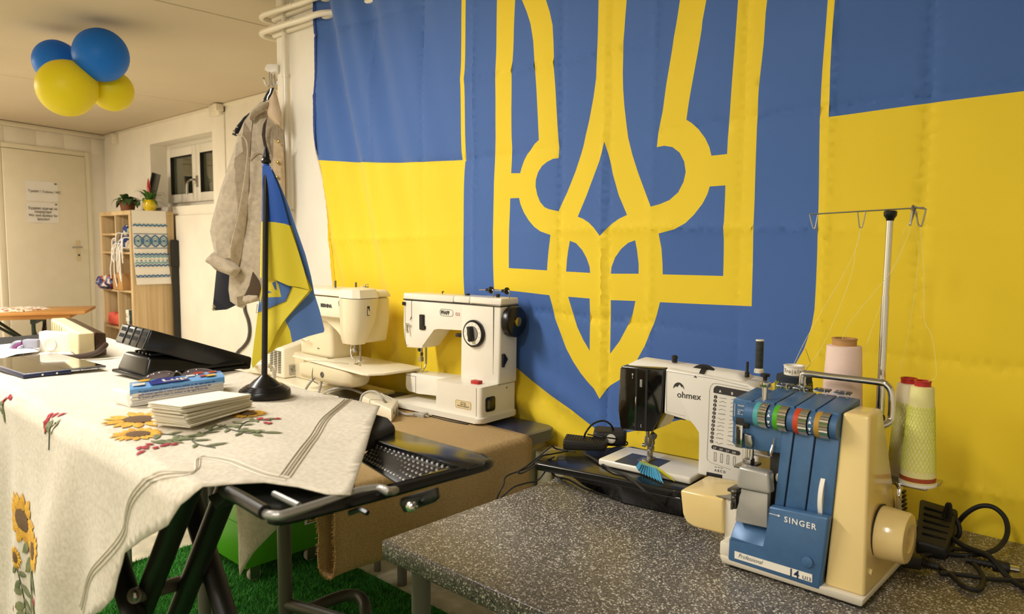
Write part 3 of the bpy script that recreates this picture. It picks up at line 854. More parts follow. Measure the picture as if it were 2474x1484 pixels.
sl = B().pillow([(-3.3517,1.7754,2.0084),(-3.3711,1.7574,1.9754),(-3.3925,1.7376,1.9113),(-3.4097,1.7216,1.8431),(-3.4332,1.6999,1.7552),(-3.4568,1.678,1.6668),(-3.4775,1.6588,1.5781),(-3.4953,1.6424,1.4989),(-3.5022,1.636,1.4493),(-3.4959,1.6418,1.3997),(-3.4882,1.6489,1.346),(-3.4975,1.6404,1.326),(-3.4497,1.6846,1.2904),(-3.4075,1.7237,1.2707),(-3.3932,1.7369,1.3308),(-3.3813,1.748,1.4205),(-3.369,1.7593,1.5296),(-3.3607,1.767,1.6676),(-3.3553,1.772,1.8046),(-3.3475,1.7793,1.9214),(-3.3421,1.7843,1.9795)], TC, .06, .07, back=.8, wave=.014, wfreq=14).done('sleeve', 'coat', ct)
B().pillow([(-3.4632,1.6312,1.3523),(-3.4445,1.6486,1.3466),(-3.3986,1.691,1.3113),(-3.3744,1.7134,1.2818),(-3.3703,1.7172,1.2679),(-3.384,1.7045,1.236),(-3.3971,1.6924,1.2359),(-3.4289,1.663,1.2516),(-3.4718,1.6232,1.2909),(-3.489,1.6073,1.3027),(-3.4858,1.6103,1.3185)], TC, .05, .03, back=1.0, wave=.006).done('cuff', 'coat', sl)
B().pillow([(-3.458,1.6088,1.2954),(-3.4378,1.6275,1.2916),(-3.402,1.6607,1.2722),(-3.3778,1.6831,1.2487),(-3.4096,1.6536,1.2524),(-3.4383,1.627,1.268)], TC, .012, .02).done('cuff_opening', 'coatin', sl)
for pts in ([(-3.338,1.6994,1.902),(-3.3182,1.7178,1.8964),(-3.3031,1.7317,1.866),(-3.3012,1.7335,1.8163),(-3.3101,1.7253,1.7204),(-3.3233,1.7131,1.6239),(-3.3412,1.6965,1.5076),(-3.3634,1.6759,1.4003),(-3.3703,1.6696,1.3415)], [(-3.3461,1.7669,1.7937),(-3.321,1.7902,1.827),(-3.298,1.8115,1.8194),(-3.2851,1.8234,1.8098)]):
    B().tube(pts, .0035, 6, smooth=4).done('seam', 'coat', sl)
B().pillow([(-3.3319,1.7665,1.9858),(-3.3271,1.7709,2.0108),(-3.308,1.7886,2.0379),(-3.2818,1.8129,2.0611),(-3.2646,1.8288,2.0612),(-3.2605,1.8325,2.0459),(-3.2796,1.8149,2.0189),(-3.3058,1.7906,1.9995),(-3.3293,1.7688,1.9685)], TC, .05, .04, back=.6, wave=.006).done('collar', 'coat', ct)
B().pillow([(-3.2736,1.8341,2.0746),(-3.2512,1.8548,2.1246),(-3.2419,1.8634,2.0748),(-3.23,1.8744,2.0076),(-3.2268,1.8774,1.9362),(-3.2553,1.851,1.9592),(-3.2778,1.8302,1.9899),(-3.2818,1.8265,2.013)], TC, .03, .04, back=.5, wave=.008).done('lapel', mat('coat_lapel', '#cdb596', .9, var=.06, vscale=30), ct)
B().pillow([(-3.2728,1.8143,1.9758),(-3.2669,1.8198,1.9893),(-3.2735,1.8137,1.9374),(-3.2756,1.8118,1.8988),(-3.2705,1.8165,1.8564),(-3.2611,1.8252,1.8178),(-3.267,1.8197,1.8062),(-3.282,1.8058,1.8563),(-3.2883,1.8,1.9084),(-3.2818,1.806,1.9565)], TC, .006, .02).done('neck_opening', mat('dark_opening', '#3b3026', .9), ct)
B().pillow([(-3.2744,1.8538,1.8935),(-3.2415,1.8843,1.8646),(-3.2377,1.8877,1.7278),(-3.2377,1.8877,1.6296),(-3.2465,1.8796,1.5308),(-3.2711,1.8568,1.4513),(-3.2915,1.8379,1.3715),(-3.2883,1.8409,1.57),(-3.2828,1.846,1.7275)], TC, .02, .04, back=.5, wave=.006).done('front_panel', mat('coat_front', '#bda584', .95, var=.1, vscale=40), ct)
for p_ in [(-3.2299,1.8541,1.876),(-3.2343,1.85,1.7793),(-3.2383,1.8463,1.7093)]: B().lathe([(0, 0), (.008, 0), (.008, .003), (.005, .005), (0, .005)], p_, TC, 12).done('button', 'brass', ct)
for p_ in [(-3.237,1.8543,1.8999)]: B().tube([p_, Vector(p_)+Vector((0, 0, .05)), Vector(p_)+Vector((.004, 0, .07))], .004, 6).done('button_loop', 'coatin', ct)
B().pillow([(-3.358,1.7763,1.261),(-3.3367,1.796,1.215),(-3.3301,1.8022,1.1708),(-3.3411,1.792,1.1304),(-3.3946,1.7425,1.1138),(-3.3911,1.7456,1.14),(-3.3725,1.7629,1.1905)], TC, .006, .02).done('lining', mat('dark_lining', '#4a3b2a', .9), ct)
B().pillow([(-3.3847,1.738,1.1387),(-3.3669,1.7545,1.1449),(-3.3345,1.7844,1.1432),(-3.3333,1.7855,1.1271),(-3.3558,1.7648,1.1088),(-3.3765,1.7456,1.1046),(-3.388,1.7349,1.1186)], TC, .012, .015).done('hem', 'coat', ct)

jk = thing('jacket', 'dark navy jacket hanging behind the beige coat', 'jacket', (-3.7148,1.8071,1.04))
B().pillow([(-3.5997,1.9137,2.0606),(-3.5458,1.9636,2.1274),(-3.5168,1.9905,2.003),(-3.5549,1.9552,1.5824),(-3.6254,1.8899,1.1534),(-3.6648,1.8534,1.0773),(-3.7098,1.8117,1.0487),(-3.7655,1.7601,1.0418),(-3.7532,1.7715,1.174),(-3.7451,1.779,1.2603),(-3.7144,1.8075,1.4534),(-3.6693,1.8492,1.7506),(-3.6509,1.8663,1.8976)], TC, .03, .05, back=1.2, wave=.006).done('body', 'navy', jk)
B().pillow([(-3.6605,1.8438,1.9545),(-3.6442,1.8588,1.9921),(-3.6155,1.8854,2.038),(-3.5903,1.9088,2.063),(-3.5861,1.9127,2.0382),(-3.6067,1.8935,2.009),(-3.6291,1.8729,1.9756),(-3.6453,1.8578,1.938),(-3.6637,1.8408,1.9482)], TC, .02, .02).done('shoulder', 'navy', jk)
B().pillow([(-3.3398,1.8409,2.0819),(-3.3292,1.8508,2.1112),(-3.3156,1.8633,2.1365),(-3.2996,1.8782,2.1405),(-3.3073,1.871,2.1113),(-3.3195,1.8597,2.0801),(-3.3297,1.8502,2.0761)], TC, .015, .015).done('collar', 'navy', jk)
B().tube([(-3.293,1.857,2.1306),(-3.2977,1.8526,2.1093),(-3.3052,1.8457,2.0938),(-3.3084,1.8427,2.0763)], .003, 6).done('zip', 'chrome', jk)
for p_ in [(-3.616,1.8304,1.957),(-3.7099,1.7435,1.07),(-3.7117,1.7418,1.055)]: B().ball(p_, .009, 8).done('snap', 'chrome', jk)
B().tube([(-3.6079,1.8379,1.9818),(-3.6018,1.8435,1.9777)], .004, 6).done('zip_pull', 'chrome', jk)

b = B(); b.tube([(-5.9826,3.067,1.0307),(-5.9617,3.067,0.8721),(-5.9503,3.067,0.8125),(-5.8968,3.067,0.7312),(-5.8795,3.067,0.6476),(-5.9122,3.067,0.5665),(-5.9954,3.067,0.5012),(-6.1023,3.067,0.4396),(-6.1994,3.067,0.3261),(-6.2315,3.067,0.0248)], .014, 8, smooth=5)
tag(b.done('power_cable', mat('grey_cable', '#4a463f', .5)), 'grey cable hanging down below the beige coat', 'cable')

# ================================================================ the big flag
FY = 1.94
def xz(P): return [Vector((p[0], p[2])) for p in P]
shield = xz([(-2.0233,1.94,2.6104),(-2.0296,1.94,2.3795),(-2.0317,1.94,2.2918),(-2.0337,1.94,2.0395),(-2.038,1.94,1.844),(-2.0401,1.94,1.7099),(-2.0423,1.94,1.5375),(-2.0422,1.94,1.3506),(-2.0399,1.94,1.2769),(-2.0353,1.94,1.2109),(-2.0171,1.94,1.1709),(-1.97,1.94,1.1114),(-1.8722,1.94,1.0193),(-1.789,1.94,0.9675),(-1.703,1.94,0.9228),(-1.5705,1.94,0.8656),(-1.5147,1.94,0.8471),(-1.4191,1.94,0.8014),(-1.3972,1.94,0.7901),(-1.3739,1.94,0.7819),(-1.348,1.94,0.7867),(-1.2275,1.94,0.831),(-1.0583,1.94,0.8981),(-0.9065,1.94,0.976),(-0.8139,1.94,1.035),(-0.7635,1.94,1.09),(-0.7444,1.94,1.1291),(-0.7328,1.94,1.1686),(-0.7261,1.94,1.1955),(-0.7212,1.94,1.2338),(-0.7201,1.94,1.2861),(-0.7192,1.94,1.393),(-0.7204,1.94,1.4989),(-0.7234,1.94,1.6248),(-0.7276,1.94,1.7539),(-0.724,1.94,1.8418),(-0.7196,1.94,1.9327),(-0.7162,1.94,2.0127),(-0.7078,1.94,2.2289)])
stripL = xz([(-2.0451,1.94,2.6168),(-2.0493,1.94,2.2956),(-2.0537,1.94,2.0425),(-2.0559,1.94,1.8458),(-2.0593,1.94,1.7113),(-2.0356,1.94,1.7081),(-2.0335,1.94,1.8435),(-2.0314,1.94,2.0392),(-2.0273,1.94,2.2909),(-2.0211,1.94,2.6098)])
stripR = xz([(-0.7098,1.94,2.2295),(-0.7162,1.94,2.0127),(-0.7196,1.94,1.9327),(-0.724,1.94,1.8418),(-0.7276,1.94,1.7539),(-0.7268,1.94,1.7083),(-0.7041,1.94,1.7219),(-0.7035,1.94,1.8387),(-0.7014,1.94,1.9092),(-0.6971,1.94,2.0086),(-0.6879,1.94,2.2231)])
outer = xz([(-1.8569,1.94,2.5622),(-1.8701,1.94,2.2575),(-1.8738,1.94,2.0154),(-1.8766,1.94,1.7834),(-1.8804,1.94,1.7251),(-1.8816,1.94,1.5774),(-1.8851,1.94,1.4433),(-1.8845,1.94,1.338),(-1.8813,1.94,1.2345),(-1.7512,1.94,1.2309),(-1.6182,1.94,1.2257),(-1.6069,1.94,1.1915),(-1.5939,1.94,1.146),(-1.5705,1.94,1.0977),(-1.5432,1.94,1.05),(-1.5111,1.94,1.0077),(-1.4796,1.94,0.9742),(-1.4489,1.94,0.9475),(-1.4234,1.94,0.9284),(-1.3989,1.94,0.8996),(-1.377,1.94,0.9313),(-1.3571,1.94,0.9503),(-1.3267,1.94,0.9695),(-1.2926,1.94,0.9986),(-1.2598,1.94,1.0404),(-1.2317,1.94,1.089),(-1.213,1.94,1.1326),(-1.2028,1.94,1.1598),(-1.1928,1.94,1.1867),(-1.1819,1.94,1.2271),(-1.0416,1.94,1.2293),(-0.8937,1.94,1.2324),(-0.8941,1.94,1.278),(-0.8945,1.94,1.3915),(-0.8944,1.94,1.4557),(-0.8957,1.94,1.5598),(-0.8955,1.94,1.685),(-0.8966,1.94,1.7478),(-0.8937,1.94,1.8179),(-0.8839,1.94,1.9328),(-0.8807,1.94,2.0103),(-0.8775,1.94,2.0469),(-0.8646,1.94,2.2744)])
holes = [xz(h) for h in (
 [(-1.7827,1.94,2.239),(-1.7887,1.94,2.1428),(-1.7917,1.94,2.0312),(-1.7943,1.94,1.9892),(-1.7983,1.94,1.8763),(-1.7991,1.94,1.7763),(-1.7972,1.94,1.733),(-1.7993,1.94,1.6481),(-1.7555,1.94,1.6454),(-1.7496,1.94,1.6625),(-1.738,1.94,1.6876),(-1.7228,1.94,1.7079),(-1.7078,1.94,1.7225),(-1.6891,1.94,1.7396),(-1.6692,1.94,1.7518),(-1.6732,1.94,1.8201),(-1.6777,1.94,1.886),(-1.6834,1.94,1.9798),(-1.688,1.94,2.0175),(-1.6973,1.94,2.0852),(-1.7104,1.94,2.1428),(-1.7287,1.94,2.187),(-1.7521,1.94,2.2325),(-1.7684,1.94,2.258)],
 [(-1.8018,1.94,1.5602),(-1.7594,1.94,1.5601),(-1.7523,1.94,1.5381),(-1.7363,1.94,1.5099),(-1.7128,1.94,1.4822),(-1.6855,1.94,1.4586),(-1.6549,1.94,1.4426),(-1.612,1.94,1.4303),(-1.6203,1.94,1.3791),(-1.6252,1.94,1.3375),(-1.6276,1.94,1.3101),(-1.713,1.94,1.3118),(-1.8069,1.94,1.3129),(-1.807,1.94,1.3992),(-1.8058,1.94,1.4574),(-1.8023,1.94,1.5279)],
 [(-1.6444,1.94,2.2096),(-1.627,1.94,2.1665),(-1.6144,1.94,2.1209),(-1.6093,1.94,2.0666),(-1.6043,1.94,2.0149),(-1.6038,1.94,1.9786),(-1.5969,1.94,1.8943),(-1.588,1.94,1.7839),(-1.5823,1.94,1.7212),(-1.5829,1.94,1.685),(-1.6063,1.94,1.6846),(-1.6319,1.94,1.6758),(-1.6539,1.94,1.6633),(-1.6706,1.94,1.6432),(-1.6804,1.94,1.6185),(-1.6812,1.94,1.5957),(-1.6734,1.94,1.5669),(-1.6598,1.94,1.5422),(-1.6409,1.94,1.5247),(-1.6223,1.94,1.5176),(-1.5803,1.94,1.5089),(-1.5438,1.94,1.57),(-1.5098,1.94,1.6362),(-1.4868,1.94,1.6912),(-1.4771,1.94,1.7202),(-1.4712,1.94,1.7446),(-1.4569,1.94,1.7956),(-1.4426,1.94,1.864),(-1.4329,1.94,1.9248),(-1.4296,1.94,1.9764),(-1.4275,1.94,2.027),(-1.4276,1.94,2.1636),(-1.426,1.94,2.4125),(-1.7822,1.94,2.5134),(-1.7337,1.94,2.3918),(-1.6862,1.94,2.2993)],
 [(-1.395,1.94,1.7222),(-1.4021,1.94,1.69),(-1.4129,1.94,1.662),(-1.4318,1.94,1.6183),(-1.4606,1.94,1.5557),(-1.4954,1.94,1.4892),(-1.4729,1.94,1.4821),(-1.4491,1.94,1.4697),(-1.4253,1.94,1.4521),(-1.4021,1.94,1.4262),(-1.3795,1.94,1.4469),(-1.3572,1.94,1.4652),(-1.3331,1.94,1.4795),(-1.3039,1.94,1.4908),(-1.337,1.94,1.5522),(-1.3605,1.94,1.6187),(-1.3796,1.94,1.6818)],
 [(-1.3226,1.94,2.1413),(-1.3268,1.94,2.0927),(-1.3309,1.94,2.0205),(-1.3311,1.94,1.9771),(-1.3329,1.94,1.9275),(-1.331,1.94,1.8766),(-1.3256,1.94,1.8254),(-1.3163,1.94,1.7668),(-1.3093,1.94,1.7272),(-1.2921,1.94,1.6751),(-1.2697,1.94,1.6204),(-1.2432,1.94,1.5628),(-1.2185,1.94,1.5134),(-1.1889,1.94,1.5203),(-1.1575,1.94,1.5314),(-1.1304,1.94,1.5526),(-1.114,1.94,1.5822),(-1.1079,1.94,1.6106),(-1.1139,1.94,1.6413),(-1.1299,1.94,1.668),(-1.1537,1.94,1.6856),(-1.1815,1.94,1.6918),(-1.2055,1.94,1.6893),(-1.2023,1.94,1.732),(-1.1887,1.94,1.7928),(-1.178,1.94,1.8723),(-1.1554,1.94,2.0021),(-1.1508,1.94,2.0328),(-1.14,1.94,2.1026),(-1.1061,1.94,2.322),(-1.3125,1.94,2.3804)],
 [(-1.0565,1.94,2.0849),(-1.0669,1.94,2.0293),(-1.068,1.94,2.0048),(-1.0813,1.94,1.9303),(-1.1029,1.94,1.8145),(-1.1112,1.94,1.7601),(-1.0937,1.94,1.7488),(-1.0717,1.94,1.7292),(-1.0498,1.94,1.7024),(-1.0352,1.94,1.6759),(-1.0275,1.94,1.651),(-0.98,1.94,1.652),(-0.9796,1.94,1.7415),(-0.9771,1.94,1.7567),(-0.9727,1.94,1.8285),(-0.9666,1.94,1.9382),(-0.9628,1.94,2.0208),(-0.9611,1.94,2.0646),(-0.9514,1.94,2.2782),(-1.0181,1.94,2.2971)],
 [(-1.0294,1.94,1.5651),(-0.9819,1.94,1.5658),(-0.9814,1.94,1.4665),(-0.9808,1.94,1.4499),(-0.9811,1.94,1.3127),(-1.0707,1.94,1.3121),(-1.1741,1.94,1.3111),(-1.1754,1.94,1.3439),(-1.1793,1.94,1.3894),(-1.1887,1.94,1.433),(-1.1352,1.94,1.4448),(-1.1009,1.94,1.4633),(-1.0751,1.94,1.4867),(-1.05,1.94,1.5176),(-1.0361,1.94,1.5437)],
 [(-1.529,1.94,1.4108),(-1.5023,1.94,1.4027),(-1.4767,1.94,1.3806),(-1.4587,1.94,1.3549),(-1.4458,1.94,1.3272),(-1.4429,1.94,1.3074),(-1.5457,1.94,1.3084),(-1.5426,1.94,1.3475),(-1.5379,1.94,1.376)],
 [(-1.2718,1.94,1.4128),(-1.2973,1.94,1.4052),(-1.3243,1.94,1.386),(-1.3469,1.94,1.3587),(-1.3603,1.94,1.3274),(-1.3622,1.94,1.3072),(-1.2583,1.94,1.3104),(-1.2591,1.94,1.3415),(-1.2653,1.94,1.3827)],
 [(-1.5366,1.94,1.2247),(-1.4448,1.94,1.2241),(-1.4443,1.94,1.1414),(-1.4437,1.94,1.052),(-1.4714,1.94,1.0858),(-1.4976,1.94,1.1248),(-1.519,1.94,1.168)],
 [(-1.362,1.94,1.2233),(-1.2693,1.94,1.2259),(-1.2785,1.94,1.1883),(-1.2981,1.94,1.1465),(-1.3271,1.94,1.0952),(-1.3629,1.94,1.0503),(-1.3649,1.94,1.1435)],
)]
boundL = xz([(-3.005,1.94,1.7784),(-2.764,1.94,1.755),(-2.5278,1.94,1.7343),(-2.288,1.94,1.7218),(-2.0582,1.94,1.7135)])
boundR = xz([(-0.7041,1.94,1.7219),(-0.4854,1.94,1.7306),(-0.2983,1.94,1.7331)])
left_edge = xz([(-3.045,1.94,2.6167),(-3.0313,1.94,2.5039),(-3.021,1.94,2.2812),(-3.0116,1.94,2.0196),(-3.005,1.94,1.7784),(-2.9924,1.94,1.6224),(-2.9767,1.94,1.4506),(-2.9537,1.94,1.2978),(-2.9292,1.94,1.2028),(-2.9216,1.94,1.1073),(-2.9111,1.94,0.9925),(-2.8978,1.94,0.8585),(-2.8921,1.94,0.6843)])
ZT = 2.575
left_edge = [Vector((left_edge[0].x-.004, ZT))]+left_edge[1:]
xr_, zb = .20, .685
boundR = boundR+[Vector((xr_, 1.80))]
border = left_edge+[Vector((left_edge[-1].x+.02, zb)), Vector((-1.8, zb-.005)), Vector((-.9, zb)), Vector((xr_, zb)), Vector((xr_, 1.80)), Vector((xr_, ZT))]
def clipz(P): return [Vector((p.x, min(p.y, ZT))) for p in P]
shield, stripL, stripR, outer = clipz(shield), clipz(stripL), clipz(stripR), clipz(outer)
holes = [clipz(h) for h in holes]

pts, edges = [], []
def add_loop(P, closed=True, step=.03):
    idx = []
    n = len(P)
    for i in range(n if closed else n-1):
        a, b_ = P[i], P[(i+1) % n]
        k = max(1, int((b_-a).length/step))
        for j in range(k):
            idx.append(len(pts)); pts.append(a.lerp(b_, j/k))
    if not closed: idx.append(len(pts)); pts.append(P[-1].copy())
    for i in range(len(idx)-1): edges.append((idx[i], idx[i+1]))
    if closed: edges.append((idx[-1], idx[0]))
    return idx
outline = add_loop(border)
for P in [shield, stripL, stripR, outer]+holes: add_loop(P)
add_loop(boundL, False); add_loop(boundR, False)
CX = [-2.60, -2.28, -1.985, -1.573, -1.399, -1.372, -1.218, -.935, -.70, -.482, -.2]   # pressed fold lines
CZL = [2.30, 2.015, 1.73, 1.432, 1.15, .85]
def crease_z(k, x):    # folds hang a little unevenly
    return CZL[k]+.018*sin(x*1.9+k*1.3)+(.035*max(0, -2.1-x) if k < 3 else 0)
gx = -2.95
cand = []
while gx < xr_:
    gz = zb+.01
    while gz < ZT-.01:
        cand.append(Vector((gx+random.uniform(-.003, .003), gz+random.uniform(-.003, .003)))); gz += .021
    gx += .021
for x in CX:
    for o_ in (-.008, 0, .008):
        z = zb+.01
        while z < ZT-.01: cand.append(Vector((x+o_, z))); z += .03
for k in range(len(CZL)):
    x = -2.85
    while x < xr_-.01:
        for o_ in (-.008, 0, .008): cand.append(Vector((x, crease_z(k, x)+o_)))
        x += .03
cand = [c for c in cand if inside(c, border)]
vs, es, fs, *_r = delaunay_2d_cdt(pts+cand, edges, [], 0, 1e-5)

def depth(x, z):
    y = 0.
    for i, cx in enumerate(CX):
        d = abs(x-cx)
        s = (-1 if i % 2 else 1)*(.7+.3*sin(z*3+i))
        y += s*.0058*max(0, 1-d/.010)+s*.0035*math.exp(-(d/.07)**2)
    for k in range(len(CZL)):
        d = z-crease_z(k, x)
        s = (1 if k % 2 else -1)*(.55+.45*sin(x*4+k*2))
        y += s*.0062*max(0, 1-abs(d)/.011)+s*.0045*math.exp(-(d/.06)**2)
    p = Vector((x*2.2, z*1.6, .3))
    y += .006*noise.noise(p)+.003*noise.noise(p*2.7)
    # diagonal drag folds from the fixing at the upper left corner
    t = x+2.9
    if t < 1.2:
        f = math.exp(-(t/.5)**2)
        a = (t*1.0+(z-2.5)*.30)
        y += f*(.020*sin(a*19)+.011*sin(a*41+1))
        y -= .006*f*sin((t*.6+(z-.9)*.9)*22)*math.exp(-((z-1.05)/.35)**2)
    # gathers low down behind the Pfaff
    g = math.exp(-(((x+1.75)/.3)**2+((z-.83)/.13)**2))
    y += .013*g*sin((x*.55+z*1.0)*42)
    # slack at the right
    y += .010*math.exp(-(((x+.15)/.35)**2+((z-1.2)/.3)**2))*sin((x+z*.8)*14)
    return y
flag = thing('flag', 'huge blue and yellow flag with a yellow trident covering the wall', 'flag', (-1.4, FY, zb))
bm = bmesh.new()
bv = [bm.verts.new((v.x, FY-depth(v.x, v.y)-.008, v.y)) for v in vs]
bset = border
midpoly = None
def blue_top(c):
    x, z = c
    if x < -1.5:
        P = boundL
    else: P = boundR
    zz = P[0].y
    for a, b_ in zip(P, P[1:]):
        if min(a.x, b_.x) <= x <= max(a.x, b_.x):
            zz = a.y+(b_.y-a.y)*(x-a.x)/(b_.x-a.x); break
    return z > zz
bbs = [(min(p.x for p in h), max(p.x for p in h), min(p.y for p in h), max(p.y for p in h)) for h in holes]
for f in fs:
    c = (vs[f[0]]+vs[f[1]]+vs[f[2]])/3
    if not inside(c, border): continue
    if inside(c, stripL) or inside(c, stripR): mi = 1
    elif inside(c, shield):
        mi = 0
        if inside(c, outer):
            mi = 1
            for h, q in zip(holes, bbs):
                if q[0] < c.x < q[1] and q[2] < c.y < q[3] and inside(c, h): mi = 0; break
    else: mi = 0 if blue_top(c) else 1
    try: nf = bm.faces.new([bv[i] for i in f])
    except ValueError: continue
    nf.material_index = mi; nf.smooth = True
bb = B(); bb.bm.free(); bb.bm = bm
bmesh.ops.delete(bm, geom=[v for v in bm.verts if not v.link_faces], context='VERTS')
fb = bb.done('flag_cloth', ['flagblue', 'yellow'], flag, angle=60)
# hem along the left edge
M['hemblue'] = mat('hem_dark_blue', '#1d3a86', .7); M['hemyel'] = mat('hem_yellow', '#e4be12', .7)
for nm, P, m in (('hem', left_edge[:5], 'hemblue'), ('hem', left_edge[4:-1], 'hemyel')):
    b = B()
    q = []
    for a, c in zip(P, P[1:]):
        k = max(2, int((c-a).length/.012))
        for j in range(k): q.append(a.lerp(c, j/k))
    q.append(P[-1])
    prev = None
    for i, p in enumerate(q):
        j = .002*sin(i*1.7) if m == 'hemyel' else .0008*sin(i*2.4)
        y = FY-depth(p.x, p.y)-.0105
        cur = (b.bm.verts.new((p.x-.003+j, y, p.y)), b.bm.verts.new((p.x+.013+j*.6, FY-depth(p.x+.013, p.y)-.0102, p.y)))
        if prev: b.bm.faces.new((prev[0], prev[1], cur[1], cur[0]))
        prev = cur
    b.done(nm, m, flag)

# ================================================================ speckled table at the right
gt = thing('table', 'grey speckled laminate table carrying the overlock and the white machine', 'table', (-.4, 1.4, 0))
b = B(); b.box(-1.28, .55, .962, 1.922, .705, .75, .007, 3)
b.done('tabletop', 'speck', gt)
for x, y in ((-1.225, 1.03), (-1.225, 1.85), (.48, 1.03), (.48, 1.85)):
    b = B(); b.cyl((x, y, 0), (x, y, .706), .0215, n=18)
    b.done('leg', 'legp', gt)
B().box(-1.2, .45, 1.83, 1.86, .64, .70).done('rail', 'legp', gt)

# ================================================================ blue school table under the two old machines
T2 = .785
st = thing('school_table', 'blue edged table under the white machine and the jute cloth', 'table', (-2.0, 1.6, 0))
def rrect(x0, x1, y0, y1, r, n=6):
    out = []
    for cx, cy, a0 in ((x1-r, y0+r, -pi/2), (x1-r, y1-r, 0), (x0+r, y1-r, pi/2), (x0+r, y0+r, pi)):
        for i in range(n+1):
            a = a0+pi/2*i/n; out.append((cx+r*cos(a), cy+r*sin(a)))
    return out
M['bluetop'] = mat('blue_table', '#132c57', .3, coat=.15)
pp = rrect(-2.43, -1.545, .985, 1.905, .045)
B().prism([(x, y, T2-.036) for x, y in pp], (0, 0, .036), .012, 3).done('tabletop', 'bluetop', st)
for x, y in ((-2.32, 1.85), (-1.66, 1.85), (-2.32, 1.03)):
    B().cyl((x, y, .007 if y < 1.8 else 0), (x, y, T2-.03), .02, n=14).done('leg', 'legp', st)
st2 = thing('school_table', 'blue edged table in the corner carrying the cream machine behind the small flag', 'table', (-2.85, 1.6, 0))
pp = rrect(-3.28, -2.44, 1.1, 1.905, .045)
B().prism([(x, y, T2-.036) for x, y in pp], (0, 0, .036), .012, 3).done('tabletop', mat('cream_table', '#cdbf9a', .35), st2)
for x, y in ((-3.22, 1.86), (-2.5, 1.86), (-3.27, 1.13), (-2.47, 1.13)):
    B().cyl((x, y, .007 if y < 1.8 else 0), (x, y, T2-.03), .015, n=14).done('leg', 'legp', st2)

# jute runner over the table end, its hem looped back under itself
jt = bpy.data.meshes.new('jute_runner')
prof = []
xt = -1.522
z_h = .588
for x in np.linspace(-2.35, -1.553, 14): prof.append((x, T2+.003))
for a in np.linspace(pi/2, 0, 6): prof.append((-1.553+.028*cos(a), T2-.025+.028*sin(a)))
for z in np.linspace(T2-.05, z_h, 9): prof.append((xt-.001, z))
for a in np.linspace(0, -pi, 9)[1:]: prof.append((xt-.035+.035*cos(a)*(1 if cos(a) > 0 else 1), z_h+.028*sin(a)))
for z in np.linspace(.605, .735, 6): prof.append((xt-.07-.004, z))
ys = np.linspace(1.005, 1.745, 24)
V, F, UVv = [], [], []
u = 0
for i, (x, z) in enumerate(prof):
    if i: u += hypot(x-prof[i-1][0], z-prof[i-1][1])
    for j, y in enumerate(ys):
        hang = max(0, min(1, (T2-.02-z)/.1))
        dxx = .012*hang*noise.noise(Vector((y*9, z*3, 1)))+(.006*sin(y*25+z*6) if hang else 0)*hang
        wz = 0.004*abs(noise.noise(Vector((x*7, y*7, 4))))*(1-hang) if z > T2-.03 else 0
        yy = y+(.012*noise.noise(Vector((u*14, j*.0, 9))) if j in (0, 1) else 0)
        zz = z+wz-(.035*(1-(y-ys[0])/(ys[-1]-ys[0]))*-1 if False else 0)
        if y > 1.68 and hang > 0: dxx -= .02*hang*((y-1.68)/.07)**2
        V.append((x+dxx, yy, zz)); UVv.append((y, u))
nj = len(ys)
for i in range(len(prof)-1):
    for j in range(nj-1): F.append((i*nj+j, i*nj+j+1, (i+1)*nj+j+1, (i+1)*nj+j))
jt.from_pydata(V, [], F)
uv = jt.uv_layers.new(name='UVMap')
for lp in jt.loops: uv.data[lp.index].uv = UVv[lp.vertex_index]
jt.polygons.foreach_set('use_smooth', [True]*len(jt.polygons)); jt.set_sharp_from_angle(angle=radians(50))
jt.materials.append(M['jute'])
jo = link('jute_runner', jt); md = jo.modifiers.new('thickness', 'SOLIDIFY'); md.thickness = .004; md.offset = 0
jr = tag(jo, 'brown jute herringbone cloth hanging over the end of the blue edged table', 'cloth')
# frayed edge of the runner
b = B()
for i in range(150):
    k = random.randrange(20, len(prof)-1)
    t = random.random()
    x = prof[k][0]*(1-t)+prof[k+1][0]*t; z = prof[k][1]*(1-t)+prof[k+1][1]*t
    b.tube([(x, 1.008, z), (x+random.uniform(-.004, .004), 1.001-random.uniform(0, .006), z+random.uniform(-.006, .006))], .0007, 3)
tag(b.done('fringe', mat('jute_thread', '#b8955c', .95), jr), kind='stuff')

# ================================================================ ironing board under the embroidered cloth
BZ = 1.102
ib = thing('ironing_board', 'black legged ironing board with wire iron rest under the white cloth', 'ironing board', (-1.8, .6, 0))
pp = [(-2.75, .42), (-1.0, .42), (-.965, .45), (-.945, .55), (-.945, .70), (-.968, .762), (-1.02, .79), (-2.75, .79)]
B().prism([(x, y, 1.068) for x, y in pp], (0, 0, .030), .012, 3).done('board_pad', 'foam', ib)
B().box(-2.7, -1.0, .46, .76, 1.055, 1.069, .003).done('board_plate', 'blackm', ib)
def leg(a, b_, nm='leg', r=.0185):
    a, b_ = Vector(a), Vector(b_); d = a-b_
    top = a+d*((1.058-a.z)/d.z); bot = b_+d*((.02-b_.z)/d.z)
    o = B().cyl(bot, top, r, n=18).done(nm, 'blacktex', ib)
    B().cyl(bot-d.normalized()*.012, bot+d.normalized()*.03, r+.004, n=14).done('rubber_foot', 'rubber', o)
    return top, bot
t1, b1 = leg(*[(-1.1139,0.53,0.9933),(-1.303,0.53,0.7346)])
t2, b2 = leg(*[(-1.1147,0.455,0.9767),(-1.2695,0.455,0.7748)])
t3, b3 = leg(*[(-1.2907,0.56,0.9159),(-1.1813,0.56,0.7668)])
t4, b4 = leg(*[(-1.252,0.43,0.8215),(-1.2298,0.43,0.7984)])
ax = [(-1.2506,0.5,0.8175),(-1.1071,0.5,0.8807)]
p0 = (-1.2106,0.425,0.8374); p1 = (-1.3549,0.62,0.7634)
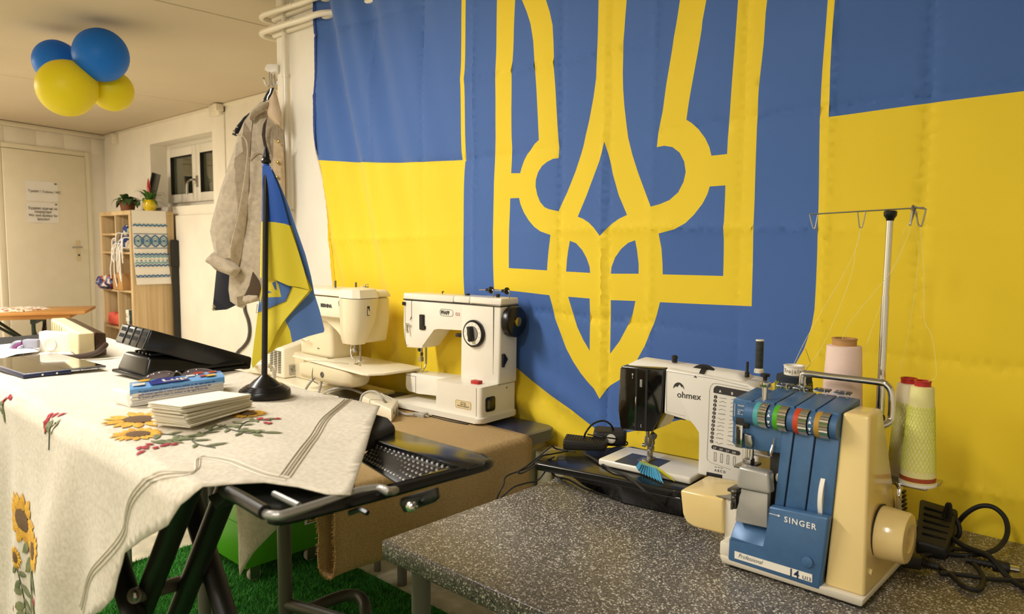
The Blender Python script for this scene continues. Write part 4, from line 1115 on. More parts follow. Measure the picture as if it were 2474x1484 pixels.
B().cyl(p0, p1, .0125, n=14).done('axle', mat('axle_grey', '#6f675c', .45, .4), ib)
for p in (p0, p1): B().ball(Vector(p), .010, 8, (1, .5, 1)).done('axle_cap', 'steel', ib)
B().hull8([Vector(p) for p in [(-1.0217,0.46,1.0367),(-0.9659,0.46,1.0619),(-0.9569,0.46,1.0494),(-0.993,0.46,1.0233)]], [Vector(p)+Vector((0, .05, 0)) for p in [(-1.0217,0.46,1.0367),(-0.9659,0.46,1.0619),(-0.9569,0.46,1.0494),(-0.993,0.46,1.0233)]], .004).done('leg_bracket', 'blackm', ib)
# iron rest: silver wire frame, black rail tray with perforated plate
ir = []
rest = B()
rest.tube([(-0.8833,0.4233,1.088),(-0.8428,0.4219,1.088),(-0.7759,0.4181,1.088)], .0088, 14, smooth=3)
rest.done('rail_sleeve', 'black', ib)
fr_ = B(); fr_.tube([(-0.813,0.4223,1.086),(-0.7784,0.4195,1.086),(-0.7694,0.4207,1.086),(-0.7609,0.4253,1.086),(-0.7575,0.4339,1.086),(-0.7597,0.4851,1.086),(-0.7632,0.5357,1.086),(-0.7591,0.555,1.086),(-0.7541,0.5643,1.086),(-0.7432,0.5659,1.086),(-0.7364,0.5658,1.086)]+[(-0.7504,0.5915,1.078), (-0.757,0.632,1.074), (-0.7587,0.6708,1.072)], .0056, 12, smooth=5)
fr_.done('wire_frame', 'silver', ib)
B().tube([(-0.8346,0.4627,1.085),(-0.7743,0.4613,1.085)], .004, 8).done('cross_wire', 'silver', ib)
B().prism([(-0.9412,0.4527,1.066),(-0.9378,0.545,1.066),(-0.8245,0.5788,1.066),(-0.8137,0.5322,1.066),(-0.8171,0.4625,1.066),(-0.834,0.4523,1.066)], (0, 0, .008), .003).done('rest_plate', 'blackm', ib)
rail = [Vector(p) for p in [(-0.7783,0.4271,1.078),(-0.7638,0.4428,1.078),(-0.7531,0.5537,1.078),(-0.7475,0.6609,1.078),(-0.7427,0.7446,1.078),(-0.7545,0.7617,1.078),(-0.7736,0.7668,1.078)]]
b = B(); b.tube(rail, .0078, 10, smooth=4); b.done('near_rail', 'black', ib)
top = [(-0.9766,0.711,1.08),(-0.9798,0.767,1.08),(-0.7749,0.7681,1.08),(-0.7461,0.7548,1.08),(-0.7334,0.7336,1.08),(-0.7356,0.7046,1.08),(-0.7914,0.6998,1.08),(-0.8578,0.7003,1.08),(-0.9343,0.7,1.08)]
b = B(); b.prism(top, (0, 0, .006), .002); b.prism([(-0.7793,0.4519,1.076),(-0.7604,0.6723,1.076),(-0.7511,0.7513,1.076),(-0.7678,0.7523,1.076),(-0.7631,0.6298,1.076)], (0, 0, .006), .002)
b.done('rim_plate', mat('black_gloss', '#100f0f', .2, spec=.6), ib)
A_, B_, C_, D_ = (-0.947,0.6717,1.058), (-0.9514,0.7103,1.076), (-0.7499,0.7085,1.076), (-0.787,0.6312,1.062)
A_, B_, C_, D_ = map(Vector, (A_, B_, C_, D_))
n_ = (C_-B_).cross(A_-B_).normalized(); n_ = n_ if n_.z > 0 else -n_
B().prism([A_, B_, C_, D_], n_*.004, .001).done('perforated_plate', mat('dusty_black_metal', '#2c2a29', .35, .3, var=.4, vscale=40), ib)
b = B()
for i in range(16):
    for j in range(6):
        s_, t_ = (i+.7+.5*(j % 2))/17.2, (j+.7)/6.6
        p = B_.lerp(C_, s_).lerp(A_.lerp(D_, s_), t_)+n_*.0035
        b.lathe([(.0034, 0), (.0034, .0015), (.0022, .0028), (0, .0031)], p, n_, 8)
tag(b.done('stud', mat('stud_metal', '#8d8a86', .25, .8), ib), kind='stuff')
b = B(); q = [Vector(p) for p in [(-0.7238,0.575,1.0776),(-0.6564,0.575,1.1073),(-0.6534,0.575,1.0942),(-0.6617,0.575,1.0865),(-0.7173,0.575,1.0598),(-0.728,0.575,1.07)]]
b.prism(q, (0, .006, 0), .002); b.done('latch_plate', 'black', ib)
b = B(); p = Vector((-0.6884,0.57,1.078)); b.lathe([(.005, 0), (.005, .002), (.0025, .003), (.0025, .005), (.006, .006), (.0065, .009), (.0045, .011), (0, .0115)], p, (0, -1, 0), 16); b.done('latch_knob', 'chrome', ib)
B().tube([(-0.7545,0.52,1.065),(-0.7327,0.52,1.0748),(-0.7175,0.52,1.0746)], .0035, 6, smooth=3).done('hook', 'black', ib)

# ---------------------------------------------------------------- embroidered tablecloth
YN, YF2, RR = .405, .805, .02
exp_ = math.exp
def surf(x, s, off=0.):
    wv = .0050*noise.noise(Vector((x*5+s*2, s*5, 2)))+.0018*noise.noise(Vector((x*14, s*9, 5)))
    wv += .0035*sin((x*.8+s*1.7)*16)*max(0, min(1, (x+2.0)/.6))*.6
    if YN <= s <= YF2:
        z = BZ+wv+off
        e = x+.94
        if e > 0: z -= e*.05
        return Vector((x, s, z))
    t = (YN-s) if s < YN else (s-YF2)
    sg = -1 if s < YN else 1
    L = RR*pi/2
    if t < L:
        a = t/RR
        return Vector((x, (YN if sg < 0 else YF2)+sg*(RR+off)*sin(a), BZ-RR+(RR+off)*cos(a)+wv*cos(a)))
    h = t-L
    k = min(1, h/.25)
    fl = .016*k*sin(x*13+h*3.2+.6)+.010*k*sin(x*27+h*9)*exp_(-((x+1.45)/.35)**2)+.005*k*sin(x*41+h*5)+.02*k*noise.noise(Vector((x*4, h*3, 8)))
    y = (YN if sg < 0 else YF2)+sg*(RR+.006+max(-.02, fl)*.75+.03*h)+sg*off
    return Vector((x+(.02*h*sin(x*6) if sg < 0 else 0), y, BZ-RR-h))
hem = [(-.745, .515), (-.766, .495), (-.81, .482), (-.849, .458), (-.874, .42), (-.892, .383), (-.948, .329), (-1.04, .283), (-1.123, .238), (-1.150, .192), (-1.165, .156), (-1.20, .125), (-1.266, .089), (-1.36, -.01), (-1.46, -.13), (-1.55, -.21), (-1.70, -.25), (-1.858, -.26), (-1.864, -.01), (-1.866, .142), (-1.885, .30), (-1.93, .385), (-2.5, .39), (-2.5, .86), (-1.72, .87), (-1.70, 1.13), (-1.683, 1.315), (-1.676, 1.335), (-1.662, 1.32), (-1.60, 1.25), (-1.543, 1.195), (-1.464, 1.126), (-1.30, .98), (-1.15, .86), (-1.072, .807)]
hem = [Vector(p) for p in hem]
P2 = []
for a, c in zip(hem, hem[1:]+hem[:1]):
    k = max(1, int((c-a).length/.012))
    for j in range(k): P2.append(a.lerp(c, j/k))
ins = []
y = -.26
while y < 1.33:
    st_ = .008 if (YN-.04 < y < YN+.01 or YF2-.01 < y < YF2+.04) else .014
    x = -2.5
    while x < -.74:
        c = Vector((x+random.uniform(-.002, .002), y))
        if inside(c, hem) and dist(c, hem) > .006: ins.append(c)
        x += .014
    y += st_
vs, es, fs, *_r = delaunay_2d_cdt(P2+ins, [], [list(range(len(P2)))], 1, 1e-6)
bm = bmesh.new(); bv = [bm.verts.new(surf(v.x, v.y)) for v in vs]
for f in fs: bm.faces.new([bv[i] for i in f])
bmesh.ops.recalc_face_normals(bm, faces=bm.faces)
tc_ = thing('tablecloth', 'white linen cloth embroidered with sunflowers draped over the ironing board', 'tablecloth', (-1.6, .6, BZ))
bb = B(); bb.bm.free(); bb.bm = bm
co_ = bb.done('cloth', 'linen', tc_, angle=60); md = co_.modifiers.new('thickness', 'SOLIDIFY'); md.thickness = .0014; md.offset = 0
def nrm(x, s):
    e = .004
    n = (surf(x+e, s)-surf(x-e, s)).cross(surf(x, s+e)-surf(x, s-e))
    return n.normalized()
def on(x, s, h=.0022): return surf(x, s)+nrm(x, s)*h
def sd(P):              # drape point -> cloth coordinates
    return [(p[0], YN-RR*pi/2-(BZ-RR-p[2])) for p in P]
def fl2(P): return [(p[0], p[1]) for p in P]
def stitch(path, wd, m, nm):
    b = B(); q = [Vector(p) for p in path]; q = [Vector((v.x, v.y)) for v in spline([Vector((p.x, p.y, 0)) for p in q], 8)]
    prev = None
    for i, p in enumerate(q):
        a = q[max(0, i-1)]; c = q[min(len(q)-1, i+1)]; t = (c-a).normalized(); n2 = Vector((-t.y, t.x))*wd/2
        cur = [b.bm.verts.new(on(*(p-n2), .0012)), b.bm.verts.new(on(*p, .0026)), b.bm.verts.new(on(*(p+n2), .0012))]
        if prev:
            for k in (0, 1): b.bm.faces.new((prev[k], prev[k+1], cur[k+1], cur[k]))
        prev = cur
    return b.done(nm, m, tc_)
M['hemst'] = mat('hem_stitch', '#e2d8c5', .85); M['openwork'] = mat('openwork_shadow', '#bdb29c', .9)
for off, m, wd in ((0, 'hemst', .0028), (.0045, 'openwork', .0022), (.009, 'hemst', .0028), (.0135, 'openwork', .0016)):
    A = [(p[0]-off*.7, p[1]-off*.7) for p in fl2([(-1.1607,0.8079,1.102),(-1.0689,0.7015,1.102),(-0.9698,0.6103,1.102),(-0.9054,0.5493,1.102),(-0.8444,0.4908,1.102)])]
    stitch(A, wd, m, 'drawn_thread')
for off, m, wd in ((0, 'hemst', .0025), (.0045, 'openwork', .0018), (.009, 'hemst', .0025)):
    A = [(p[0]-off*.6, p[1]+off) for p in fl2([(-0.8375,0.4808,1.102),(-0.8658,0.4678,1.102),(-0.908,0.4614,1.102),(-0.9541,0.4583,1.102),(-0.9873,0.4508,1.102),(-0.9976,0.4381,1.102)])]+[(p[0]-off, p[1]+off) for p in sd([(-0.9382,0.38,1.1121),(-0.9992,0.38,1.082),(-1.0673,0.38,1.0369),(-1.0981,0.38,1.002),(-1.1152,0.38,0.9728),(-1.1844,0.38,0.9145),(-1.26,0.38,0.8559),(-1.3008,0.38,0.7919)])]
    stitch(A, wd, m, 'drawn_thread')
# embroidery
M['e_y'] = mat('thread_yellow', '#e3b436', .75, hex2='#c98d22', vscale=60, bump=.4, bscale=400); M['e_b'] = mat('thread_brown', '#6a4e30', .9, bump=.5, bscale=400)
M['e_g'] = mat('thread_green', '#5c6440', .8, hex2='#85885e', vscale=50); M['e_d'] = mat('thread_dark', '#4a4c42', .85); M['e_r'] = mat('thread_red', '#a8333d', .8)
def petal(b, c, ang, L, wd, sx=1, h=.0022):
    c = Vector(c); d = Vector((cos(ang)*sx, sin(ang))); n2 = Vector((-sin(ang)*sx, cos(ang)))
    pr = [(0, .25), (.35, 1), (.7, .85), (1, 0)]
    L_ = [c+d*L*t+n2*wd*w_ for t, w_ in pr]; R_ = [c+d*L*t-n2*wd*w_ for t, w_ in pr[:-1]]
    ring_ = R_+L_[::-1]
    mid = b.bm.verts.new(on(*(c+d*L*.5), h+.0016))
    v = [b.bm.verts.new(on(*p, h)) for p in ring_]
    for i in range(len(v)): b.bm.faces.new((v[i], v[(i+1) % len(v)], mid))
def sunflower(c, r, name='sunflower', sx=1, core=.42):
    b = B(); rr = random.Random(int(c[0]*1000))
    for k in range(16):
        a = 2*pi*k/16+rr.uniform(-.1, .1); p = Vector(c)+Vector((cos(a)*sx, sin(a)))*r*core*.8
        petal(b, p, a, r*rr.uniform(.5, .68), r*.13, sx)
    f = b.done(name, 'e_y', tc_)
    b = B(); cc = b.bm.verts.new(on(c[0], c[1], .005))
    v = [b.bm.verts.new(on(c[0]+cos(2*pi*k/14)*r*core*sx, c[1]+sin(2*pi*k/14)*r*core, .003)) for k in range(14)]
    for k in range(14): b.bm.faces.new((v[k], v[(k+1) % 14], cc))
    b.done('seed_head', 'e_b', f)
def sprig(paths, lvs, berries, name):
    b = B()
    for P in paths:
        q = spline([Vector((x, s, 0)) for x, s in P], 4)
        b.tube([on(p.x, p.y, .0015) for p in q], .0011, 5)
    f = b.done(name, 'e_d', tc_)
    if lvs:
        b = B()
        for x, s, a, L in lvs: petal(b, (x, s), a, L, L*.17)
        b.done('leaf', 'e_g', f)
    if berries:
        b = B()
        for x, s, a, L in berries: petal(b, (x, s), a, L, L*.33)
        b.done('berry', 'e_r', f)
s1, s2 = fl2([(-1.2667,0.4642,1.102),(-1.1809,0.4296,1.102)])
sunflower(s1, .062); sunflower(s2, .042)
sunflower(fl2([(-1.1863,0.6127,1.102)])[0], .035)
def br(P, n, L, seed, spread=.9):
    rr = random.Random(seed); out = []
    q = spline([Vector((x, s, 0)) for x, s in P], 6)
    for i in range(n):
        k = int((i+.5)/n*(len(q)-2)); t = q[k+1]-q[k]; a = atan2(t.y, t.x)
        out.append((q[k].x, q[k].y, a+(spread if i % 2 else -spread)+rr.uniform(-.3, .3), L*rr.uniform(.7, 1.25)))
    return out
pa = fl2([(-1.1713,0.4493,1.102),(-1.1444,0.4684,1.102),(-1.1139,0.4775,1.102),(-1.0726,0.4717,1.102),(-1.0314,0.4805,1.102)]); pb = fl2([(-1.1301,0.4289,1.102),(-1.1147,0.4438,1.102),(-1.1064,0.4648,1.102),(-1.1251,0.5116,1.102),(-1.1421,0.5503,1.102)]); pc = fl2([(-1.1594,0.5412,1.102),(-1.0951,0.5442,1.102),(-1.0578,0.5523,1.102),(-1.0532,0.5706,1.102)]); pd = fl2([(-1.0904,0.5453,1.102),(-1.123,0.5689,1.102),(-1.137,0.5943,1.102),(-1.115,0.6157,1.102)])
sprig([pa, pb, pc, pd], br(pa, 8, .03, 1)+br(pb, 16, .022, 2, .7)+br(pc, 9, .03, 3)+br(pd, 8, .024, 4), [(p[0], p[1], random.uniform(0, 6), .014) for p in fl2([(-1.0972,0.399,1.102),(-1.1041,0.4073,1.102),(-1.0856,0.4042,1.102),(-1.1036,0.4169,1.102),(-1.0859,0.4158,1.102),(-1.0937,0.4264,1.102),(-1.0926,0.4336,1.102),(-1.0919,0.4405,1.102),(-1.1179,0.4154,1.102),(-1.1374,0.6019,1.102),(-1.1354,0.612,1.102),(-1.1184,0.6124,1.102),(-1.1046,0.6099,1.102),(-1.1129,0.6019,1.102),(-1.123,0.624,1.102)])], 'floral_spray')
d1, d2, d3 = sd([(-1.6105,0.37,0.8701),(-1.4993,0.37,0.8458),(-1.6661,0.37,0.7826)])
sunflower(d1, .062, sx=2.0, core=.34); sunflower(d2, .046, sx=1.75, core=.32); sunflower(d3, .026, sx=1.3)
pe = sd([(-1.5781,0.37,0.8371),(-1.5699,0.37,0.7915),(-1.5562,0.37,0.7478),(-1.5551,0.37,0.6919)]); pf = sd([(-1.499,0.37,0.8174),(-1.5141,0.37,0.7697),(-1.5398,0.37,0.7214),(-1.551,0.37,0.6854)]); pg = sd([(-1.6632,0.37,0.7667),(-1.6476,0.37,0.7255),(-1.6435,0.37,0.685),(-1.6438,0.37,0.6512)])
sprig([pe, pf, pg], br(pe, 10, .055, 5, 1.2)+br(pf, 9, .055, 6, 1.2)+br(pg, 10, .05, 7, 1.2), [(p[0], p[1], -1.5, .018) for p in sd([(-1.5686,0.37,0.8303),(-1.5534,0.37,0.8268),(-1.5443,0.37,0.8192),(-1.5344,0.37,0.8167),(-1.737,0.37,0.6609),(-1.4823,0.37,0.7679)])], 'floral_spray')
ph = sd([(-1.4272,0.375,1.0895),(-1.4351,0.375,1.0679),(-1.4347,0.375,1.0403)])
pi_ = fl2([(-1.432,0.3657,1.104),(-1.4404,0.3792,1.104)])
sprig([ph, sd([(-1.4743,0.375,1.0889),(-1.4617,0.375,1.0777),(-1.4592,0.375,1.0635)])], [(p[0], p[1], a, .032) for p, a in zip(sd([(-1.4333,0.375,1.0646),(-1.4256,0.375,1.0696),(-1.4349,0.375,1.0694)]), (2.0, 1.2, 2.6))], [(p[0], p[1], 1.2, .017) for p in sd([(-1.4745,0.375,1.0874),(-1.4593,0.375,1.0928),(-1.4395,0.375,1.099),(-1.4708,0.375,1.0806),(-1.4649,0.375,1.0728),(-1.4587,0.375,1.0665)])], 'floral_spray')
pj = sd([(-1.7335,0.375,1.0766),(-1.7443,0.375,1.0538)])
sprig([pj], br(pj, 3, .03, 9), [(p[0], p[1], .7, .016) for p in sd([(-1.7256,0.375,1.0853),(-1.7394,0.375,1.0782),(-1.7136,0.375,1.0837)])], 'floral_spray')

# ================================================================ things on the cloth
CT = BZ+.006
# mini flag on its stand
fd = 1.453
fs_ = thing('table_flag', 'small blue and yellow table flag drooping on a black round stand', 'flag', (-1.2982,0.7052,1.106))
bc = fs_.location.copy()
B().lathe([(0, 0), (.047, 0), (.0485, .002), (.0475, .012), (.0462, .0138), (.043, .0142), (.0422, .0165), (.0395, .0168), (.0388, .0188), (.0355, .0191), (.0348, .0212), (.030, .0216), (.027, .0245), (.020, .031), (.011, .0375), (.0068, .041), (0, .041)], bc, n=48).done('base', 'black', fs_)
pt = Vector((-1.3385,0.7408,1.5517))
B().cyl(bc+Vector((0, 0, .04)), pt, .0056, n=14).done('pole', 'black', fs_)
B().lathe([(.0055, 0), (.0095, .002), (.010, .006), (.007, .010), (.0075, .012), (.0072, .014), (.001, .034), (0, .0345)], pt, n=20).done('finial', 'black', fs_)
def sheet(name, pts_, colors, default, off, wavef, back=None):
    """cloth piece: outline on the plane through the pole, coloured by areas"""
    Pw = [Vector(p) for p in pts_]
    u = Vector((.7337, .6794, 0)); o = Pw[0]
    q = [Vector(((p-o).dot(u), p.z-o.z)) for p in Pw]
    polys = [([Vector(((Vector(p)-o).dot(u), p[2]-o.z)) for p in P], mi) for P, mi in colors]
    allp, ed = [], []
    def loop(L):
        i0 = len(allp); k0 = []
        for a, c in zip(L, L[1:]+L[:1]):
            k = max(1, int((c-a).length/.006))
            for j in range(k): k0.append(len(allp)); allp.append(a.lerp(c, j/k))
        for i in range(len(k0)): ed.append((k0[i], k0[(i+1) % len(k0)]))
    loop(q)
    for P, mi in polys: loop(P)
    xs = [p.x for p in q]; ys = [p.y for p in q]
    x = min(xs)
    while x < max(xs):
        y = min(ys)
        while y < max(ys):
            c = Vector((x, y))
            if inside(c, q) and dist(c, q) > .002: allp.append(c)
            y += .007
        x += .007
    vs, es, fs, *_ = delaunay_2d_cdt(allp, ed, [], 0, 1e-6)
    bm = bmesh.new(); bv = []
    for v in vs: bv.append(bm.verts.new(o+u*v.x+Vector((0, 0, v.y))+TC*(off(v.x, v.y)+wavef(v.x, v.y))))
    for f in fs:
        c = (vs[f[0]]+vs[f[1]]+vs[f[2]])/3
        if not inside(c, q): continue
        mi = default
        for P, m_ in polys:
            if inside(c, P): mi = m_
        nf = bm.faces.new([bv[i] for i in f]); nf.material_index = mi
    bmesh.ops.delete(bm, geom=[v for v in bm.verts if not v.link_faces], context='VERTS')
    bb = B(); bb.bm.free(); bb.bm = bm
    return bb.done(name, ['mfblue', 'mfyellow', 'mfblue2', 'hemblue'], fs_, angle=70)
backp = [(-1.3397,0.7396,1.5469),(-1.3321,0.7467,1.5462),(-1.3219,0.7561,1.5169),(-1.309,0.7681,1.4715),(-1.2979,0.7784,1.421),(-1.2878,0.7878,1.3767),(-1.2806,0.7944,1.3321),(-1.2769,0.7979,1.2995),(-1.2695,0.8047,1.2652),(-1.2628,0.8109,1.2258),(-1.264,0.8097,1.2208),(-1.2858,0.7896,1.2132),(-1.3082,0.7689,1.2015),(-1.3294,0.7492,1.1906),(-1.3465,0.7334,1.1755),(-1.3576,0.7231,1.1622),(-1.3662,0.7151,1.1488),(-1.3679,0.7136,1.1588),(-1.365,0.7163,1.1878),(-1.3599,0.7209,1.2332),(-1.3556,0.7249,1.2743),(-1.3501,0.73,1.3152),(-1.3473,0.7326,1.3397),(-1.3445,0.7352,1.4367)]
sheet('back_fold', backp, [
    ([(-1.3397,0.7396,1.5469),(-1.3321,0.7467,1.5462),(-1.3219,0.7561,1.5169),(-1.309,0.7681,1.4715),(-1.2979,0.7784,1.421),(-1.2878,0.7878,1.3767),(-1.2806,0.7944,1.3321),(-1.2769,0.7979,1.2995),(-1.2695,0.8047,1.2652),(-1.2628,0.8109,1.2258),(-1.264,0.8097,1.2208),(-1.2858,0.7896,1.2132),(-1.3082,0.7689,1.2015),(-1.3108,0.7664,1.2254),(-1.3171,0.7606,1.2459),(-1.3,0.7765,1.2731),(-1.2798,0.7952,1.306),(-1.2901,0.7856,1.3401),(-1.3066,0.7703,1.433),(-1.3439,0.7358,1.4407)], 2),
    ([(-1.3483,0.7317,1.3511),(-1.3455,0.7343,1.3438),(-1.3083,0.7687,1.3156),(-1.306,0.7709,1.3123),(-1.3104,0.7668,1.2976),(-1.3147,0.7628,1.2853),(-1.345,0.7348,1.2679),(-1.3583,0.7225,1.2604),(-1.3556,0.725,1.2784),(-1.3513,0.7289,1.3152)], 2),
    ([(-1.3433,0.7363,1.33),(-1.3308,0.7479,1.3301),(-1.3251,0.7532,1.3154),(-1.3218,0.7562,1.2926),(-1.3416,0.7379,1.2916),(-1.344,0.7357,1.2924)], 1),
    ([(-1.3351,0.7439,1.3203),(-1.3297,0.7489,1.3236),(-1.3276,0.7509,1.3056),(-1.3312,0.7476,1.3072)], 2),
    ([(-1.3437,0.736,1.3071),(-1.3354,0.7436,1.3007),(-1.3438,0.7358,1.299)], 2),
    ([(-1.3542,0.7263,1.2907),(-1.3485,0.7315,1.3397),(-1.3478,0.7322,1.3153),(-1.3505,0.7297,1.2948),(-1.3526,0.7278,1.2785)], 1)], 1,
    lambda x, y: -.006-.010*max(0, min(1, (x-.02)/.06)), lambda x, y: .004*sin(x*60+y*25)*min(1, max(0, x/.03)))
frontp = [(-1.3421,0.7375,1.5469),(-1.3315,0.7473,1.547),(-1.327,0.7514,1.5328),(-1.3186,0.7592,1.501),(-1.3121,0.7653,1.4651),(-1.3066,0.7703,1.433),(-1.2982,0.7781,1.3968),(-1.2887,0.7869,1.3523),(-1.2798,0.7952,1.306),(-1.2952,0.7809,1.3124),(-1.3083,0.7687,1.3156),(-1.3202,0.7578,1.3228),(-1.332,0.7468,1.3292),(-1.3475,0.7324,1.3307),(-1.3445,0.7352,1.4367)]
sheet('front_fold', frontp, [([(-1.3421,0.7375,1.5469),(-1.3315,0.7473,1.547),(-1.327,0.7514,1.5328),(-1.3186,0.7592,1.501),(-1.3121,0.7653,1.4651),(-1.3066,0.7703,1.433),(-1.3125,0.7649,1.4362),(-1.3273,0.7512,1.4393),(-1.3445,0.7353,1.4399)], 0)], 1,
      lambda x, y: .008*max(0, 1-(x/.075)**2), lambda x, y: .0025*sin(x*110+y*12)*min(1, max(0, x/.02)))
diag = [(-1.2798,0.7952,1.306),(-1.3054,0.7715,1.3132),(-1.3148,0.7628,1.2845),(-1.3444,0.7353,1.267),(-1.3454,0.7344,1.2416),(-1.3465,0.7334,1.1755),(-1.3372,0.742,1.1938),(-1.3265,0.7519,1.2253),(-1.3153,0.7623,1.2484),(-1.3,0.7765,1.2731)]
sheet('lower_fold', diag, [], 1, lambda x, y: .003, lambda x, y: .003*sin(x*50-y*60))
pm, pb_ = Vector((-1.3418,0.7377,1.44)), Vector((-1.3454,0.7344,1.3308))
B().cyl(pt-Vector((0, 0, .001)), pm, .0068, n=16).done('sleeve', 'mfblue', fs_); B().cyl(pm, pb_, .0068, n=16).done('sleeve', 'mfyellow', fs_)
B().tube([(-1.3245,0.7442,1.5463),(-1.326,0.7428,1.5242),(-1.3277,0.7412,1.4924),(-1.3287,0.7403,1.4685),(-1.3297,0.7394,1.4422)], .0007, 5).done('stitching', 'paper', fs_)
b = B(); b.tube([(-1.3027,0.7699,1.3125),(-1.3077,0.7652,1.297),(-1.3114,0.7618,1.2847),(-1.3416,0.7338,1.2673)], .0007, 4); b.tube([(-1.3465,0.732,1.2647),(-1.3567,0.7225,1.2605),(-1.3546,0.7245,1.2785)], .0007, 4)
b.done('shield_outline', 'ink', fs_)

# pack of paper tissues
pk = thing('tissue_pack', 'pack of white paper tissues in flowered blue film', 'tissues', (-1.4188,0.591,1.107))
f0, f1, k1, k0 = [Vector(p) for p in [(-1.3692,0.4888,1.107),(-1.3754,0.6612,1.107),(-1.4732,0.6964,1.107),(-1.4791,0.5319,1.107)]]
k1 = f1+(k1-f1).normalized()*.075; k0 = f0+(k1-f1)
for i in range(9):
    h = .0008+i*.0033; j = Vector((random.uniform(-.001, .001), random.uniform(-.001, .001), h))
    B().prism([f0+j, f1+j, k1+j, k0+j], (0, 0, .0029), .0009, 1).done('tissue', 'paper', pk)
ht = .031
M['filmb'] = mat('film_blue', '#6aa5e0', .3, coat=.5); M['filmd'] = mat('film_dark_blue', '#21318c', .3, coat=.5); M['filmy'] = mat('film_yellow', '#e9b733', .3, coat=.5); M['filmr'] = mat('film_red', '#c0392f', .3, coat=.5); M['filmw'] = mat('film_white', '#efeae0', .3, coat=.5)
ex = (f1-f0).normalized(); ey = (k0-f0).normalized(); Lx = (f1-f0).length; Ly = (k0-f0).length
def pkp(a, c, z=ht): return f0+ex*(a*Lx)+ey*(c*Ly)+Vector((0, 0, z))
b = B()
rows = []
for (c, z) in ((0, .020), (-.012, .024), (0, .0315), (.06, .033), (.5, .0345), (.94, .033), (1, .031), (1.012, .01)):
    rows.append([b.bm.verts.new(pkp(a, c, z+.0015*noise.noise(Vector((a*9, c*5, 3))))) for a in np.linspace(-.012, 1.012, 18)])
for r0, r1 in zip(rows, rows[1:]):
    for i in range(17): b.bm.faces.new((r0[i], r0[i+1], r1[i+1], r1[i]))
fm = b.done('film', 'filmb', pk)
def patch(poly, m, z=.0352, nm='print'):
    b = B(); b._new([b.bm.faces.new([b.bm.verts.new(pkp(a, c, z+.0001*k)) for k, (a, c) in enumerate(poly)])]); return b.done(nm, m, pk, smooth=False)
patch([(.2, .05), (.62, .05), (.58, .5), (.45, .75), (.3, .8), (.18, .5)], 'filmd')
for cx, cy, r, m in ((.08, .3, .09, 'filmw'), (.14, .75, .08, 'filmy'), (.64, .55, .07, 'filmw'), (.74, .82, .08, 'filmr'), (.86, .25, .08, 'filmy'), (.78, .3, .06, 'filmr'), (.9, .7, .07, 'filmr')):
    patch([(cx+r*cos(k*pi/4)*(1 if k % 2 else .75), cy+2.6*r*sin(k*pi/4)*(1 if k % 2 else .75)) for k in range(8)], m, .0356)
text('Lup', .032, pkp(.33, .2, .0362), ex, ey, 'filmw', pk, shear=.25, bold=.0006)
for k in range(3): text('No nicht imatem gambet in sitem to onthem ne der itgen boran der'[k*3:], .0052, f0+ex*.012-ey*.0012+Vector((0, 0, .0245-k*.0055)), ex, Vector((0, 0, 1))-ey*.25, 'filmd', pk)
b = B()
for zz in (.012, .02): b.box(0, .0005, 0, .02, zz, zz+.004, T=Matrix.Translation(f0-ex*.002))
b.pillow([f0-ex*.002, f0+ey*.03-ex*.004, k0-ex*.003, k0-ex*.003+Vector((0, 0, .028)), f0-ex*.004+Vector((0, 0, .03))], -ex, .004, .012, wave=.003)
b.done('film_end', 'filmw', pk)

# loose folded napkins
nk = thing('napkin_stack', 'loose stack of folded white napkins beside the flag stand', 'napkins', (-1.1988,0.5458,1.107))
g0, g1 = [Vector(p) for p in [(-1.1481,0.4945,1.107),(-1.2067,0.6336,1.107)]]
gx = (g1-g0).normalized(); gy = Vector((-gx.y, gx.x, 0)); gy = gy if gy.x < 0 else -gy
W_, Dp = (g1-g0).length, .072
for i in range(13):
    r = random.uniform(-.03, .03)-.004*i; c_ = (g0+g1)/2+gy*Dp/2
    ux = (gx*cos(r)+gy*sin(r)); uy = (-gx*sin(r)+gy*cos(r))
    w_, d_ = W_/2*random.uniform(.96, 1.02), Dp/2*random.uniform(.96, 1.05)
    z = .0006+i*.0022; lift = .0018*i*.4
    sh_ = -ux*.012*(i/13)+uy*random.uniform(-.004, .004)
    q = [c_+sh_-ux*w_-uy*d_, c_+sh_+ux*w_-uy*d_, c_+sh_+ux*w_+uy*d_, c_+sh_-ux*w_+uy*d_]
    b = B()
    for k in (0, 1):
        e = Vector((0, 0, z+k*.0011))
        b.prism([p+e+Vector((0, 0, (lift if j in (0, 3) else 0)+random.uniform(0, .0006))) for j, p in enumerate(q)], (0, 0, .0007), .0003, 1)
    b.done('napkin', mat('napkin_paper', '#f6efdb', .85) if 'napkin_paper' not in bpy.data.materials else bpy.data.materials['napkin_paper'], nk)

